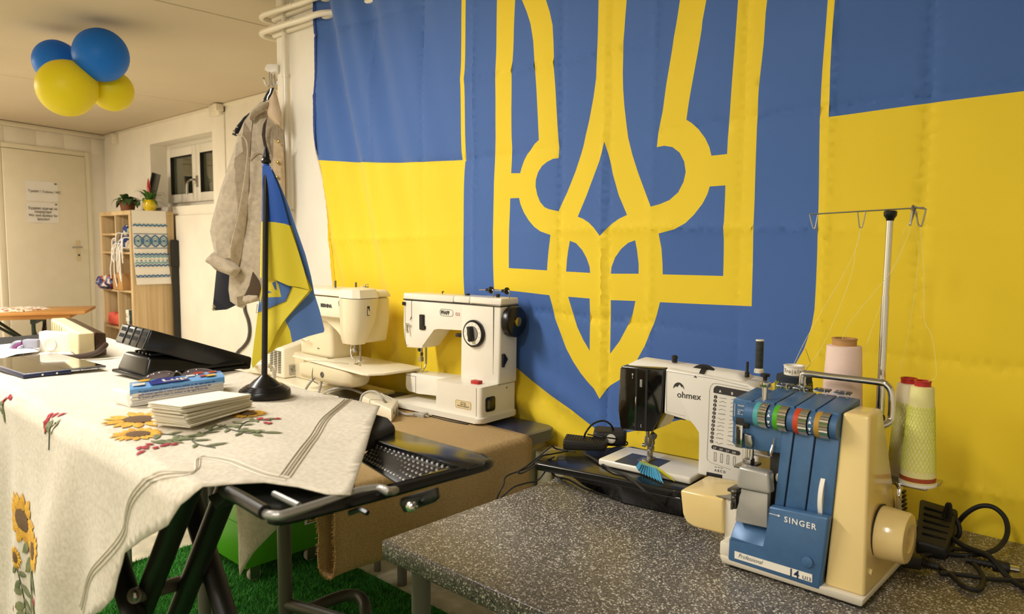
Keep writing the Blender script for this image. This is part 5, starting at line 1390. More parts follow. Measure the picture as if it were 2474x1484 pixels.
# sunglasses on the tissue pack
sg = thing('sunglasses', 'dark sunglasses lying on the tissue pack', 'sunglasses', (-1.3758,0.5816,1.142))
M['lens'] = mat('dark_lens', '#5c4d50', .1, spec=.6, coat=.5); M['frame'] = mat('frame_metal', '#6d6660', .25, .8)
gfd = 1.625
L1_ = B().pillow([(-1.5611,0.5783,1.1164),(-1.5546,0.5842,1.1267),(-1.5421,0.5958,1.1345),(-1.5278,0.6091,1.138),(-1.5173,0.6188,1.1372),(-1.5125,0.6232,1.133),(-1.5176,0.6185,1.1253),(-1.5283,0.6086,1.1184),(-1.5439,0.5942,1.1132),(-1.5563,0.5827,1.1122)], TC, .006, .02, back=-.6)
L1_.done('lens', 'lens', sg)
B().pillow([(-1.5282,0.6428,1.1173),(-1.5254,0.6453,1.1277),(-1.5159,0.6542,1.1356),(-1.5014,0.6677,1.1392),(-1.4857,0.6821,1.1376),(-1.477,0.6902,1.1333),(-1.4753,0.6918,1.1247),(-1.483,0.6846,1.1177),(-1.5006,0.6683,1.115),(-1.5195,0.6508,1.1131)], TC, .006, .02, back=-.6).done('lens', 'lens', sg)
for P in ([(-1.5537,0.5755,1.1178),(-1.5473,0.5815,1.128),(-1.5348,0.593,1.1357),(-1.5206,0.6062,1.1392),(-1.5102,0.6158,1.1384),(-1.5054,0.6203,1.1343),(-1.5105,0.6156,1.1266),(-1.5211,0.6057,1.1197),(-1.5366,0.5914,1.1145),(-1.5489,0.58,1.1136)],): B().tube(P, .0012, 5, closed=True, smooth=3).done('rim', 'frame', sg)
for P in ([(-1.5221,0.6402,1.1185),(-1.5194,0.6428,1.1288),(-1.5098,0.6516,1.1366),(-1.4954,0.665,1.1402),(-1.4798,0.6794,1.1386),(-1.4712,0.6874,1.1344),(-1.4695,0.689,1.1258),(-1.4771,0.6819,1.1188),(-1.4947,0.6657,1.1161),(-1.5135,0.6482,1.1142)],): B().tube(P, .0012, 5, closed=True, smooth=3).done('rim', 'frame', sg)
B().tube([(-1.5209,0.625,1.1309),(-1.5171,0.6286,1.1352),(-1.5127,0.6326,1.1352),(-1.5073,0.6376,1.1301)], .0018, 6, smooth=3).done('bridge', 'frame', sg)
B().tube([(-1.5248,0.6214,1.1231),(-1.5198,0.626,1.124),(-1.5175,0.6282,1.1189)], .001, 5, smooth=3).done('nose_pad', 'chrome', sg)
B().tube([(-1.5155,0.6409,1.1235),(-1.5193,0.6374,1.1209),(-1.5207,0.6361,1.1157)], .001, 5, smooth=3).done('nose_pad', 'chrome', sg)
B().tube([(-1.5558,0.5763,1.1182), (-1.5726,0.5744,1.112), (-1.5688,0.612,1.1057), (-1.5484,0.6377,1.1162)], .002, 6, smooth=4).done('temple', 'frame', sg)
B().tube([(-1.4705,0.688,1.1352), (-1.4754,0.6945,1.1261), (-1.4773,0.6968,1.1134), (-1.4981,0.6843,1.1036)], .0022, 6, smooth=4).done('temple', 'frame', sg)

# large black foot pedal
pd_ = thing('foot_pedal', 'large black foot pedal with slotted raised end, on the embroidered cloth', 'pedal', (-1.69, .71, CT))
z0 = CT+.001
B().hull8([(-1.768, .592, z0), (-1.610, .600, z0), (-1.600, .835, z0), (-1.758, .827, z0)], [(-1.768, .592, z0+.007), (-1.610, .600, z0+.007), (-1.600, .835, z0+.007), (-1.758, .827, z0+.007)], .002).done('foot_plate', 'black', pd_)
B().hull8([(-1.76, .598, z0+.006), (-1.615, .606, z0+.006), (-1.606, .83, z0+.006), (-1.752, .822, z0+.006)], [(-1.748, .613, z0+.047), (-1.624, .619, z0+.047), (-1.612, .82, z0+.022), (-1.744, .816, z0+.022)], .007, 3).done('housing', 'black', pd_)
b = B()
for k in range(5): b.box(-1.735+k*.02, -1.725+k*.02, .63, .72, z0+.044-.001, z0+.049, .001)
b.done('rib', 'black', pd_)
side = [Vector(p) for p in [(-1.612,0.6028,1.1732),(-1.612,0.621,1.2146),(-1.612,0.7205,1.1779),(-1.612,0.8465,1.1308),(-1.612,0.8416,1.1029),(-1.612,0.8253,1.1049),(-1.612,0.719,1.128),(-1.612,0.6482,1.1596)]]
wv_ = Vector((-.165, 0, .002))
B().prism(side, wv_, .005, 3).done('treadle', 'black', pd_)
u0, u1 = side[0], side[1]
nf = Vector((0, (u1-u0).z, -(u1-u0).y)).normalized()
if nf.y > 0: nf = -nf
b = B()
for k in range(4):
    for j in (.42, .74):
        c = u0.lerp(u1, j)+wv_*((k+.62)/4.25)+nf*.0006
        e1 = wv_.normalized()*.0115; e2 = (u1-u0).normalized()*.0042
        b.quad(c-e1-e2, c+e1-e2, c+e1+e2, c-e1+e2)
b.done('slot', mat('slot_dark', '#000000', .9), pd_, smooth=False)
b = B()
for k in range(4):
    c0 = u0.lerp(u1, .05)+wv_*((k+.1)/4.25)+nf*.0004; c1 = u0.lerp(u1, .98)+wv_*((k+.1)/4.25)+nf*.0004
    b.tube([c0, c1], .0016, 6)
b.done('end_rib', 'black', pd_)

# beige pedal with brown end, white box plugged to it
M['pedbeige'] = mat('pedal_beige', '#e2cf9f', .35); M['brown'] = mat('brown_plastic', '#3a2414', .4)
bp_ = thing('motor_pedal', 'beige machine pedal box with a dark brown end and cable', 'pedal', (-2.0688,0.6262,1.107))
c0 = Vector((-2.0612,0.6143,1.107)); c1 = Vector((-2.0536,0.6512,1.107)); 
xx = Vector((-.99, .142, 0)).normalized(); hh = Vector((-2.3474,0.5519,2.0292))*0+Vector((0, 0, .062))
c3 = c0+xx*.46; c2 = c1+xx*.46
B().hull8([c0, c1, c2, c3], [c0+hh, c1+hh, c2+hh, c3+hh], .005, 3).done('housing', 'pedbeige', bp_)
yv = (c1-c0).normalized()
e0 = c1+yv*.0005; e1_ = c1+yv*.028
B().hull8([e0, e1_-Vector((0, 0, 0))+xx*.012, c2+yv*.028, c2], [e0+hh, e1_+hh*.9+xx*.012, c2+yv*.028+hh*.9, c2+hh], .004).done('brown_end', 'brown', bp_)
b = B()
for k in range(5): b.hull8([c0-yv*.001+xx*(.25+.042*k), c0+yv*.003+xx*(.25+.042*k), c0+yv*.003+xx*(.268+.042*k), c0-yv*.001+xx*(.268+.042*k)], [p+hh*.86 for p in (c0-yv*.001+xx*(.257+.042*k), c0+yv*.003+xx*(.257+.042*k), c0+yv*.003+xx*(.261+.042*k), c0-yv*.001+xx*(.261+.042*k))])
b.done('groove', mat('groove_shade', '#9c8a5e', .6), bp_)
g = c1+yv*.02+Vector((.012, 0, .03))
B().tube([g, g+Vector((.012, -.006, -.002)), g+Vector((.012, -.03, -.018)), g+Vector((-.02, -.07, -.027)), g+Vector((-.09, -.1, -.028))], .0065, 8, smooth=5).done('cable', 'brown', bp_)
wb = thing('adapter_box', 'flat white plastic box with a round dimple beside the beige pedal', 'box', (-2.1352,0.5794,1.107))
q = [Vector(p) for p in [(-2.266,0.5797,1.0906),(-2.2001,0.6407,1.0867),(-2.1971,0.6435,1.1538),(-2.2652,0.5804,1.1588)]]
B().prism(q, FW*.03, .004, 3).done('case', 'white', wb)
q2 = Vector((-2.2406,0.6005,1.1236)); B().lathe([(.0165, 0), (.0165, .001), (.015, .0012), (.0125, -.0008), (0, -.001)], q2, TC, 24, u=(0, 0, 1)).done('dimple', 'white', wb)
pg_ = thing('plug_connector', 'grey plug connector with purple and grey cable in front of the far table', 'connector', (-2.2732,0.5593,1.111))
q = [Vector(p) for p in [(-2.2869,0.5467,1.1142),(-2.2569,0.5744,1.1145),(-2.256,0.5752,1.1378),(-2.286,0.5475,1.1376)]]
B().prism(q, FW*.02, .003).done('plug_body', mat('connector_grey', '#9a9aa8', .4), pg_)
for nm, P, m, r in (('cable', [(-2.292,0.5487,1.1313),(-2.306,0.5358,1.1279),(-2.3146,0.5278,1.1133),(-2.317,0.5256,1.0954),(-2.3142,0.5282,1.082)], 'connector_grey', .0048), ('cable', [(-2.2864,0.5471,1.1276),(-2.2971,0.5372,1.1208),(-2.3049,0.5299,1.1074),(-2.308,0.5271,1.0918),(-2.3068,0.5282,1.0806)], 'cable_purple', .0042), ('cable', [(-2.2809,0.5454,1.1194),(-2.2901,0.5369,1.1104),(-2.2979,0.5297,1.097)], 'connector_grey', .004)):
    mm = bpy.data.materials.get(m) or mat(m, '#7c2f6e', .4)
    B().tube(P, r, 8, smooth=5).done(nm, mm, pg_)
tg = [Vector(p) for p in [(-2.2751,0.5235,1.1001),(-2.2601,0.5374,1.1168),(-2.2528,0.5441,1.0959),(-2.2693,0.5289,1.0848)]]
B().prism(tg, FW*.0008).done('tag', 'paper', pg_)
b = B()
for k in range(5): b.quad(*[tg[0].lerp(tg[1], .25+.14*k+d_).lerp(tg[3].lerp(tg[2], .25+.14*k+d_), e)+TC*.0006 for d_, e in ((0, .2), (.05, .2), (.05, .75), (0, .75))])
b.done('print', 'ink', pg_)
b = B(); b.tube([(-2.213,0.4544,1.11),(-2.2696,0.4978,1.11),(-2.319,0.523,1.11),(-2.3783,0.5425,1.11)], .0035, 8, smooth=4)
tag(b.done('cable', 'connector_grey' if 'connector_grey' in M else bpy.data.materials['connector_grey']), 'thin grey cable lying at the left edge of the cloth', 'cable')
b = B(); b.pillow([Vector(p) for p in [(-2.2748,0.441,1.109),(-2.4224,0.5081,1.109),(-2.441,0.5611,1.109),(-2.3348,0.5964,1.109),(-2.2293,0.5689,1.109),(-2.2182,0.5178,1.109),(-2.1526,0.4672,1.109)]], (0, 0, 1), .006, .04, back=.05, wave=.004)
tag(b.done('paper_sheet', 'paper'), 'crumpled white paper under the grey connector at the cloth edge', 'paper')

# foldable phone in a navy case
ph_ = thing('phone', 'unfolded dark foldable phone in a navy case on the cloth', 'phone', (-1.9904,0.522,1.109))
p1, p2, p3 = [Vector(p) for p in [(-2.1179,0.5824,1.116),(-1.826,0.6007,1.116),(-1.8283,0.4385,1.116)]]
p4 = p1+p3-p2
ux, uy = (p3-p2), (p1-p2)          # along the near edge, along the right edge
def pp_(a, c, z=0): return p2+ux*a+uy*c+Vector((0, 0, z))
def slab(a0, a1, c0_, c1_, z0_, z1_, bev=.0): return B().hull8([pp_(a, c, z0_) for a, c in ((a0, c0_), (a1, c0_), (a1, c1_), (a0, c1_))], [pp_(a, c, z1_) for a, c in ((a0, c0_), (a1, c0_), (a1, c1_), (a0, c1_))], bev)
slab(0, 1, 0, 1, -.0068, .0, .002).done('body', mat('phone_silver', '#b9bcc4', .25, .9), ph_)
slab(.45, 1.02, -.015, 1.015, -.0092, -.0012, .002).done('case', mat('navy_case', '#16224a', .35), ph_)
slab(.025, .975, .025, .975, 0, .0004).done('screen', mat('phone_screen', '#0f0e0e', .05, coat=1., spec=.8), ph_)
slab(.497, .503, .025, .975, .0003, .0006).done('crease', 'black', ph_)
b = B()
for a in (.63, .8): b.cyl(pp_(a, -.014, -.005), pp_(a, -.020, -.005), .0022, n=10)
b.done('button', 'chrome', ph_)
b = B()
for k in range(6): b.cyl(pp_(.20+.018*k, .0002, -.0034), pp_(.20+.018*k, -.003, -.0034), .0009, n=6)
b.done('speaker_hole', 'black', ph_)
b = B()
for a in (.10, .33): b.hull8([pp_(a, -.001, -.0066), pp_(a+.006, -.001, -.0066), pp_(a+.006, .002, -.0066), pp_(a, .002, -.0066)], [pp_(a, -.001, -.0004), pp_(a+.006, -.001, -.0004), pp_(a+.006, .002, -.0004), pp_(a, .002, -.0004)])
b.done('antenna_line', 'ink', ph_)

# ---------------------------------------------------------------- green trolley and tube frame on the floor
tr_ = thing('green_trolley', 'bright green metal trolley box on castors with fire warning sticker', 'trolley', (-2.98, 1.65, 0))
gx0, gx1, gy0, gy1, gz0 = -3.24, -2.735, 1.385, 1.80, .085
B().hull8([(gx0, gy0, gz0), (gx1, gy0, gz0), (gx1, gy1, gz0), (gx0, gy1, gz0)], [(gx0, gy0, .26), (gx1, gy0, .26), (gx1, gy1, .26), (gx0, gy1, .26)], .004).done('lower_box', 'green', tr_)
B().hull8([(gx0, gy0, .261), (gx1, gy0, .261), (gx1, gy1, .261), (gx0, gy1, .261)], [(gx0, gy0+.02, .46), (gx1, gy0+.02, .46), (gx1, gy1, .46), (gx0, gy1, .46)], .004).done('upper_box', mat('light_green_paint', '#7cb356', .4), tr_)
for x, y in ((gx1-.05, gy0+.05), (gx1-.05, gy1-.10), (gx0+.05, gy0+.05), (gx0+.05, gy1-.10)):
    cs = B(); cs.box(x-.022, x+.022, y-.018, y+.018, .075, gz0, .002); cs.box(x-.016, x-.013, y-.012, y+.028, .02, .077); cs.box(x+.013, x+.016, y-.012, y+.028, .02, .077)
    cf = cs.done('castor', 'steel', tr_)
    B().cyl((x-.011, y+.01, .0345), (x+.011, y+.01, .0345), .0275, n=22, bev=.003).done('tyre', mat('castor_tyre', '#c9bfa8', .6) if 'castor_tyre' not in bpy.data.materials else bpy.data.materials['castor_tyre'], cf)
    B().cyl((x-.0125, y+.01, .0345), (x+.0125, y+.01, .0345), .016, n=16).done('hub', 'blackm', cf)
sx = gx1+.0015
B().box(gx1-.001, sx, 1.655, 1.80, .195, .265).done('sticker', 'filmw', tr_)
b = B(); b.prism([(sx, 1.665, .20), (sx, 1.725, .20), (sx, 1.695, .258)], (.0006, 0, 0)); b.done('warning_border', 'ink', tr_)
b = B(); b.prism([(sx+.0007, 1.672, .204), (sx+.0007, 1.718, .204), (sx+.0007, 1.695, .249)], (.0005, 0, 0)); b.done('warning_triangle', 'filmy', tr_)
b = B(); b.prism([(sx+.0014, y_, z_) for y_, z_ in ((1.686, .209), (1.704, .209), (1.708, .219), (1.701, .228), (1.698, .238), (1.691, .230), (1.684, .220))], (.0005, 0, 0)); b.done('flame_symbol', 'ink', tr_)
B().cyl((-1.766, 1.006, .006), (-1.766, 1.006, T2-.034), .0185, n=18).done('leg', 'gsteel', st)
B().tube([(-1.766, 1.006, .42), (-1.70, 1.026, .42), (-1.6285, 1.047, .42), (-1.50, 1.08, .42), (-1.47, 1.085, .40), (-1.46, 1.087, .3), (-1.455, 1.088, .006)], .0165, 14, smooth=3).done('foot_rail', 'gsteel', st)
B().tube([(-1.69, 1.026, .42), (-1.692, 1.10, .42), (-1.685, 1.145, .42), (-1.66, 1.165, .42), (-1.625, 1.162, .415), (-1.60, 1.15, .40), (-1.585, 1.145, .37), (-1.575, 1.142, .3), (-1.57, 1.14, .006)], .0165, 14, smooth=4).done('foot_rail', 'gsteel', st)

# ================================================================ overlock machine
TZ = .75
sm = thing('overlock_machine', 'blue and beige overlock machine with four coloured tension dials', 'sewing machine', (-.53, 1.5, TZ))
SP = lambda b, n, m, p=sm, **k: b.done(n, m, p, **k)
SP(B().hull8([(-.672, 1.356, .757), (-.402, 1.356, .757), (-.402, 1.66, .757), (-.672, 1.66, .757)], [(-.677, 1.352, .774), (-.398, 1.352, .774), (-.398, 1.664, .774), (-.677, 1.664, .774)], .004).box(-.677, -.652, 1.354, 1.60, .773, .802, .004), 'base', 'beige2')
for x, y in ((-.65, 1.375), (-.425, 1.375), (-.65, 1.635), (-.425, 1.635)): SP(B().cyl((x, y, TZ), (x, y, .758), .012, n=14), 'rubber_foot', 'rubber')
SP(B().hull8([(-.47, 1.362, .774), (-.4, 1.362, .774), (-.4, 1.60, .774), (-.47, 1.60, .774)], [(-.462, 1.394, 1.095), (-.414, 1.394, 1.095), (-.418, 1.478, 1.095), (-.462, 1.478, 1.095)], .006, 4), 'end_cover', 'beige')
SP(B().cyl((-.4035, 1.395, .81), (-.398, 1.395, .81), .006, n=14), 'cover_plug', 'beige')
SP(B().box(-.60, -.445, 1.40, 1.60, .775, 1.06, .006), 'inner_body', 'blackm')
# rear motor housing with slots
mh = SP(B().hull8([(-.56, 1.56, .79), (-.418, 1.56, .79), (-.418, 1.70, .79), (-.56, 1.70, .79)], [(-.55, 1.56, .905), (-.425, 1.56, .905), (-.425, 1.675, .905), (-.55, 1.675, .905)], .01, 3), 'motor_housing', 'beige')
for k in range(10):
    z = .80+k*.0095
    SP(B().box(-.423, -.4165+.0005, 1.655, 1.692-.0002*k*10, z, z+.0042, T=Matrix.Translation((-.0004*k, 0, 0))), 'vent_slot', 'rubber', mh)
SP(B().box(-.47, -.402, 1.57, 1.66, .772, .80, .004), 'cable_socket', 'white')
# hand wheel
hc = Vector((-.404, 1.452, .868))
hw = SP(B().lathe([(0, .0005), (.049, .0005), (.0495, .003), (.0465, .046), (.044, .0495), (.026, .0505), (.024, .048), (.0165, .047), (.0155, .041), (0, .041)], hc, (1, 0, 0), 44), 'hand_wheel', 'beige')
SP(B().lathe([(.052, 0), (.052, .0012), (0, .0012)], hc-Vector((.0005, 0, 0)), (1, 0, 0), 36), 'wheel_gap', 'rubber')
SP(B().box(-.356, -.3545, 1.450, 1.4535, .896, .914), 'index_mark', 'white', hw)
# lower blue door
pts_ = [(-.658, .7672), (-.474, .7655), (-.4635, .9067), (-.577, .9002), (-.5802, .8125), (-.6565, .8165)]
SP(B().prism([(x, 1.352, z) for x, z in pts_], (0, .02, 0), .005, 3), 'front_door', 'blue')
SP(B().hull8([(-.6565, 1.354, .812), (-.5815, 1.354, .808), (-.5815, 1.42, .808), (-.6565, 1.42, .812)], [(-.6568, 1.388, .848), (-.5815, 1.388, .848), (-.5815, 1.42, .848), (-.6568, 1.42, .848)], .003), 'door_ledge', 'blue')
SP(B().lathe([(0, 0), (.0098, 0), (.0102, .001), (.0102, .004), (.008, .005), (0, .0048)], (-.498, 1.352, .8135), (0, -1, 0), 24), 'door_knob', 'blue')
M['plate'] = mat('plate_cream', '#f3ecdc', .35); M['navyink'] = mat('print_navy', '#1f2f4d', .5); M['whiteink'] = mat('print_white', '#f2efe8', .5)
py = 1.3515
pl_ = SP(B().prism([(-.6425, py, .792), (-.489, py, .792), (-.4886, py, .7768), (-.6422, py, .7772)], (0, -.0006, 0)), 'name_plate', 'plate')
X_, Z_ = Vector((1, 0, 0)), Vector((0, 0, 1))
text('Professional', .0118, (-.6345, py-.0008, .7818), X_, Z_, 'navyink', sm, shear=.35, sx=.86, bold=-.0001)
text('14', .021, (-.5335, py-.0008, .7765), X_, Z_, 'navyink', sm, bold=.0004, sx=1.0)
text('U13', .0098, (-.507, py-.0009, .7782), X_, Z_, 'navyink', sm, bold=.0001)
text('SINGER', .0155, (-.5455, py-.0004, .8780), X_, (-.02, 0, 1), 'whiteink', sm, bold=.0002, space=1.22)
b = B(); b.box(-.5748, -.5575, py-.0008, py, .8862, .8872); b.prism([(-.5575, py, .8892), (-.5575, py, .8842), (-.553, py, .8867)], (0, -.0008, 0)); SP(b, 'arrow_print', 'whiteink')
# column, three slabs with dark gaps
for (a0, a1), (b0, b1) in zip(((-.5742, -.5562), (-.5532, -.5155), (-.5128, -.4665)), ((-.5695, -.5475), (-.5445, -.5075), (-.5045, -.4625))):
    SP(B().hull8([(a0, 1.372, .898), (a1, 1.372, .898), (a1, 1.42, .898), (a0, 1.42, .898)], [(b0, 1.386, 1.05), (b1, 1.386, 1.05), (b1, 1.43, 1.05), (b0, 1.43, 1.05)], .002), 'column_panel', 'blue')
SP(B().hull8([(-.57, 1.379, .9), (-.47, 1.379, .9), (-.47, 1.44, .9), (-.57, 1.44, .9)], [(-.565, 1.393, 1.07), (-.465, 1.393, 1.07), (-.465, 1.46, 1.07), (-.565, 1.46, 1.07)]), 'column_core', 'rubber')
# head
SP(B().prism([(-.672, 1.386, 1.0), (-.664, 1.386, .993), (-.635, 1.386, .993), (-.633, 1.386, .9965), (-.5703, 1.386, .9965), (-.5695, 1.386, 1.05), (-.672, 1.386, 1.05)], (0, .07, 0), .003), 'arm', 'blue')
SP(B().prism([(-.6725, 1.383, 1.044), (-.632, 1.383, 1.044), (-.632, 1.383, 1.092), (-.667, 1.383, 1.094), (-.6725, 1.383, 1.088)], (0, .1, .008), .003), 'head_end', 'blue')
edges_ = [-.630, -.586, -.547, -.507, -.4635]
for x0, x1 in zip(edges_, edges_[1:]):
    SP(B().hull8([(x0+.0015, 1.392, 1.042), (x1-.0015, 1.392, 1.042), (x1-.0015, 1.50, 1.05), (x0+.0015, 1.50, 1.05)], [(x0+.0015, 1.386, 1.094), (x1-.0015, 1.386, 1.094), (x1-.0015, 1.50, 1.104), (x0+.0015, 1.50, 1.104)], .002), 'top_panel', 'blue')
SP(B().box(-.66, -.464, 1.40, 1.49, 1.0, 1.088), 'head_core', 'rubber')
dz, dy, dr_ = 1.067, 1.388, .0245
M['d_teal'] = mat('dial_teal', '#4fa3a4', .35); M['d_green'] = mat('dial_green', '#4fa81d', .35); M['d_red'] = mat('dial_red', '#c8421c', .35); M['d_gold'] = mat('dial_gold', '#b58a33', .35)
bounds = [-.640]
for k, (xc, m) in enumerate(((-.6073, 'd_teal'), (-.5684, 'd_green'), (-.5287, 'd_red'), (-.4896, 'd_gold'))):
    x0, x1, x2 = xc-.0135, xc-.0035, xc+.0125
    di = SP(B().lathe([(0, 0), (dr_, 0), (dr_+.0005, .0005), (dr_+.0005, .0095), (dr_, .010), (0, .010)], (x0, dy, dz), (1, 0, 0), 40), 'tension_dial', m)
    b = B()
    n = 56
    rings = []
    for h in (0, .0155):
        rings.append([b.bm.verts.new((x1+h, dy+cos(2*pi*i/n)*(dr_+(.0011 if i % 2 else 0)), dz+sin(2*pi*i/n)*(dr_+(.0011 if i % 2 else 0)))) for i in range(n)])
    for i in range(n): b.bm.faces.new((rings[0][i], rings[0][(i+1) % n], rings[1][(i+1) % n], rings[1][i]))
    b.bm.faces.new(rings[0][::-1]); b.bm.faces.new(rings[1])
    SP(b, 'knurled_ring', 'chrome', di, angle=20)
    bounds += [x0-.001, x2+.001]
bounds.append(-.4635)
for k in range(5):
    x0, x1 = bounds[2*k], bounds[2*k+1]
    if x1-x0 > .003:
        SP(B().cyl((x0, dy+.001, dz), (x1, dy+.001, dz), dr_-.0015, n=40, bev=.001), 'dial_bridge', 'blue')
        if k in (1, 3):
            b = B(); xm = (x0+x1)/2; yy = dy-dr_-.0003
            b.prism([(xm-.003, yy, dz+.004), (xm+.003, yy, dz+.004), (xm, yy+.0008, dz+.010)], (0, -.0004, 0)); b.prism([(xm-.003, yy, dz-.004), (xm+.003, yy, dz-.004), (xm, yy+.0008, dz-.010)], (0, -.0004, 0))
            b.box(xm-.0022, xm+.0022, yy-.0004+.0028, yy+.0028, dz-.0145, dz-.0138); b.box(xm-.0005, xm+.0005, yy+.0023, yy+.003, dz+.0125, dz+.0165); b.box(xm-.002, xm+.002, yy+.0023, yy+.003, dz+.0142, dz+.0149)
            SP(b, 'arrow_print', 'whiteink')
text('SINGER', .0042, (-.6605, 1.3822, 1.078), X_, Z_, 'whiteink', sm)
text('Cat.No.\n864\nNo. to', .0042, (-.6605, 1.3822, 1.0665), X_, Z_, 'whiteink', sm)
b = B(); b.box(-.667, -.6662, 1.382, 1.3828, 1.056, 1.082); SP(b, 'mark', 'whiteink')
# needle window plate, needles, presser foot
np_ = SP(B().box(-.6605, -.645, 1.374, 1.386, .995, 1.042, .002), 'needle_window', 'chrome')
SP(B().box(-.6565, -.649, 1.3735, 1.38, 1.003, 1.033, .001), 'window_slot', 'rubber', np_)
SP(B().prism([(-.642, 1.376, 1.026), (-.628, 1.376, 1.024), (-.6245, 1.376, 1.008), (-.626, 1.376, .999), (-.640, 1.376, 1.002)], (0, .008, 0), .002), 'thread_guide_plate', 'steel')
SP(B().box(-.664, -.636, 1.3815, 1.388, 1.036, 1.055, .001), 'window_recess', 'rubber')
b = B()
for x in (-.655, -.650): b.cyl((x, 1.40, .995), (x, 1.40, .955), .0006, n=6)
b.cyl((-.640, 1.408, 1.0), (-.640, 1.408, .962), .0045, n=12); b.cyl((-.648, 1.402, .995), (-.648, 1.402, .972), .003, n=10)
SP(b, 'needle_bar', 'chrome')
SP(B().box(-.662, -.628, 1.375, 1.43, .953, .958, .001).box(-.652, -.634, 1.392, 1.412, .955, .970, .002), 'presser_foot', 'steel')
SP(B().tube([(-.5815, 1.376, 1.028), (-.5815, 1.372, 1.005), (-.582, 1.369, .999), (-.5835, 1.370, 1.004)], .0012, 6, smooth=3).tube([(-.5855, 1.382, 1.012), (-.5855, 1.374, 1.0), (-.5845, 1.372, .992)], .0022, 6, smooth=3), 'thread_hook', 'steel')
# grey looper cover in two parts
SP(B().hull8([(-.6475, 1.358, .918), (-.578, 1.358, .920), (-.578, 1.385, .920), (-.6475, 1.385, .918)], [(-.646, 1.362, .962), (-.5842, 1.362, .961), (-.5842, 1.39, .961), (-.646, 1.39, .962)], .006, 4), 'looper_cover', mat('cover_grey', '#b2afa8', .32, .4))
SP(B().prism([(-.6505, 1.364, .847), (-.5835, 1.364, .8505), (-.5845, 1.364, .919), (-.6405, 1.364, .917), (-.639, 1.364, .90), (-.643, 1.364, .888), (-.6475, 1.364, .870)], (0, .018, 0), .003), 'lower_cover', 'cover_grey' if 'cover_grey' in M else bpy.data.materials['cover_grey'])
b = B(); b.ball((-.573, 1.40, .945), .012, 12); b.box(-.58, -.566, 1.39, 1.43, .905, .935, .004)
SP(b, 'looper_parts', 'cream')
b = B(); b.box(-.668, -.648, 1.362, 1.40, .905, .912, .002); b.ball((-.656, 1.366, .906), .006, 10); b.ball((-.653, 1.362, .896), .004, 8); b.box(-.662, -.650, 1.366, 1.40, .87, .905, .003); b.cyl((-.6555, 1.36, .872), (-.6555, 1.36, .884), .003, n=10)
SP(b, 'knife_block', mat('knife_steel', '#6b6862', .3, .9))
# stitch length wheel
SP(B().cyl((-.4905, 1.432, .930), (-.4825, 1.432, .930), .066, n=60, bev=.0015), 'stitch_wheel', 'plate')
# beige cloth arm
SP(B().prism([(-.792, 1.392, .872), (-.690, 1.392, .8768), (-.6875, 1.392, .800), (-.7555, 1.392, .7975), (-.775, 1.392, .803), (-.7846, 1.392, .820)], (0, .125, .004), .006, 3), 'cloth_arm', 'beige')
SP(B().box(-.69, -.60, 1.40, 1.52, .78, .8765, .003), 'arm_block', 'beige2')
SP(B().prism([(-.708, 1.394, .8776), (-.655, 1.394, .8776), (-.655, 1.47, .8776), (-.688, 1.47, .8776), (-.692, 1.415, .8776)], (0, 0, .0014)), 'needle_plate', 'steel')
SP(B().box(-.70, -.61, 1.50, 1.60, .8745, .8775, .001), 'cloth_table', 'cream')
# top screw, thread guide plates, handle
SP(B().cyl((-.613, 1.40, 1.088), (-.613, 1.40, 1.122), .0055, n=16).lathe([(0, 0), (.010, 0), (.0105, .001), (.0105, .009), (.009, .010), (0, .010)], (-.613, 1.40, 1.121), (0, 0, 1), 28), 'top_screw', 'chrome')
for k, xc in enumerate((-.618, -.582, -.541, -.501)):
    g_ = SP(B().hull8([(xc-.016, 1.497, 1.106), (xc+.016, 1.497, 1.106), (xc+.016, 1.518, 1.109), (xc-.016, 1.518, 1.109)], [(xc-.015, 1.499, 1.110), (xc+.015, 1.499, 1.110), (xc+.015, 1.518, 1.112), (xc-.015, 1.518, 1.112)], .001), 'guide_plate', mat('guide_dark_steel', '#5b6068', .3, .85) if k == 0 else bpy.data.materials['guide_dark_steel'])
    b = B(); b.cyl((xc-.006, 1.507, 1.110), (xc-.006, 1.507, 1.1125), .0022, n=8); b.cyl((xc+.006, 1.507, 1.110), (xc+.006, 1.507, 1.1125), .0022, n=8)
    SP(b, 'rivet', 'chrome', g_)
    SP(B().tube([(xc+.008, 1.498, 1.110), (xc+.012, 1.485, 1.113), (xc+.019, 1.470, 1.108), (xc+.024, 1.468, 1.107)], .0011, 6, smooth=3), 'wire_guide', 'chrome', g_)
SP(B().tube([(-.590, 1.53, 1.10), (-.590, 1.53, 1.128), (-.583, 1.53, 1.1345), (-.54, 1.53, 1.135), (-.4425, 1.53, 1.1355), (-.428, 1.53, 1.132), (-.4195, 1.53, 1.121), (-.417, 1.53, 1.10), (-.4168, 1.53, 1.07), (-.420, 1.524, 1.060), (-.428, 1.515, 1.055), (-.445, 1.49, 1.054)], .0068, 12, smooth=5), 'carry_handle', 'chrome')
SP(B().cyl((-.437, 1.505, 1.054), (-.434, 1.509, 1.054), .010, n=14), 'handle_ring', 'plate')
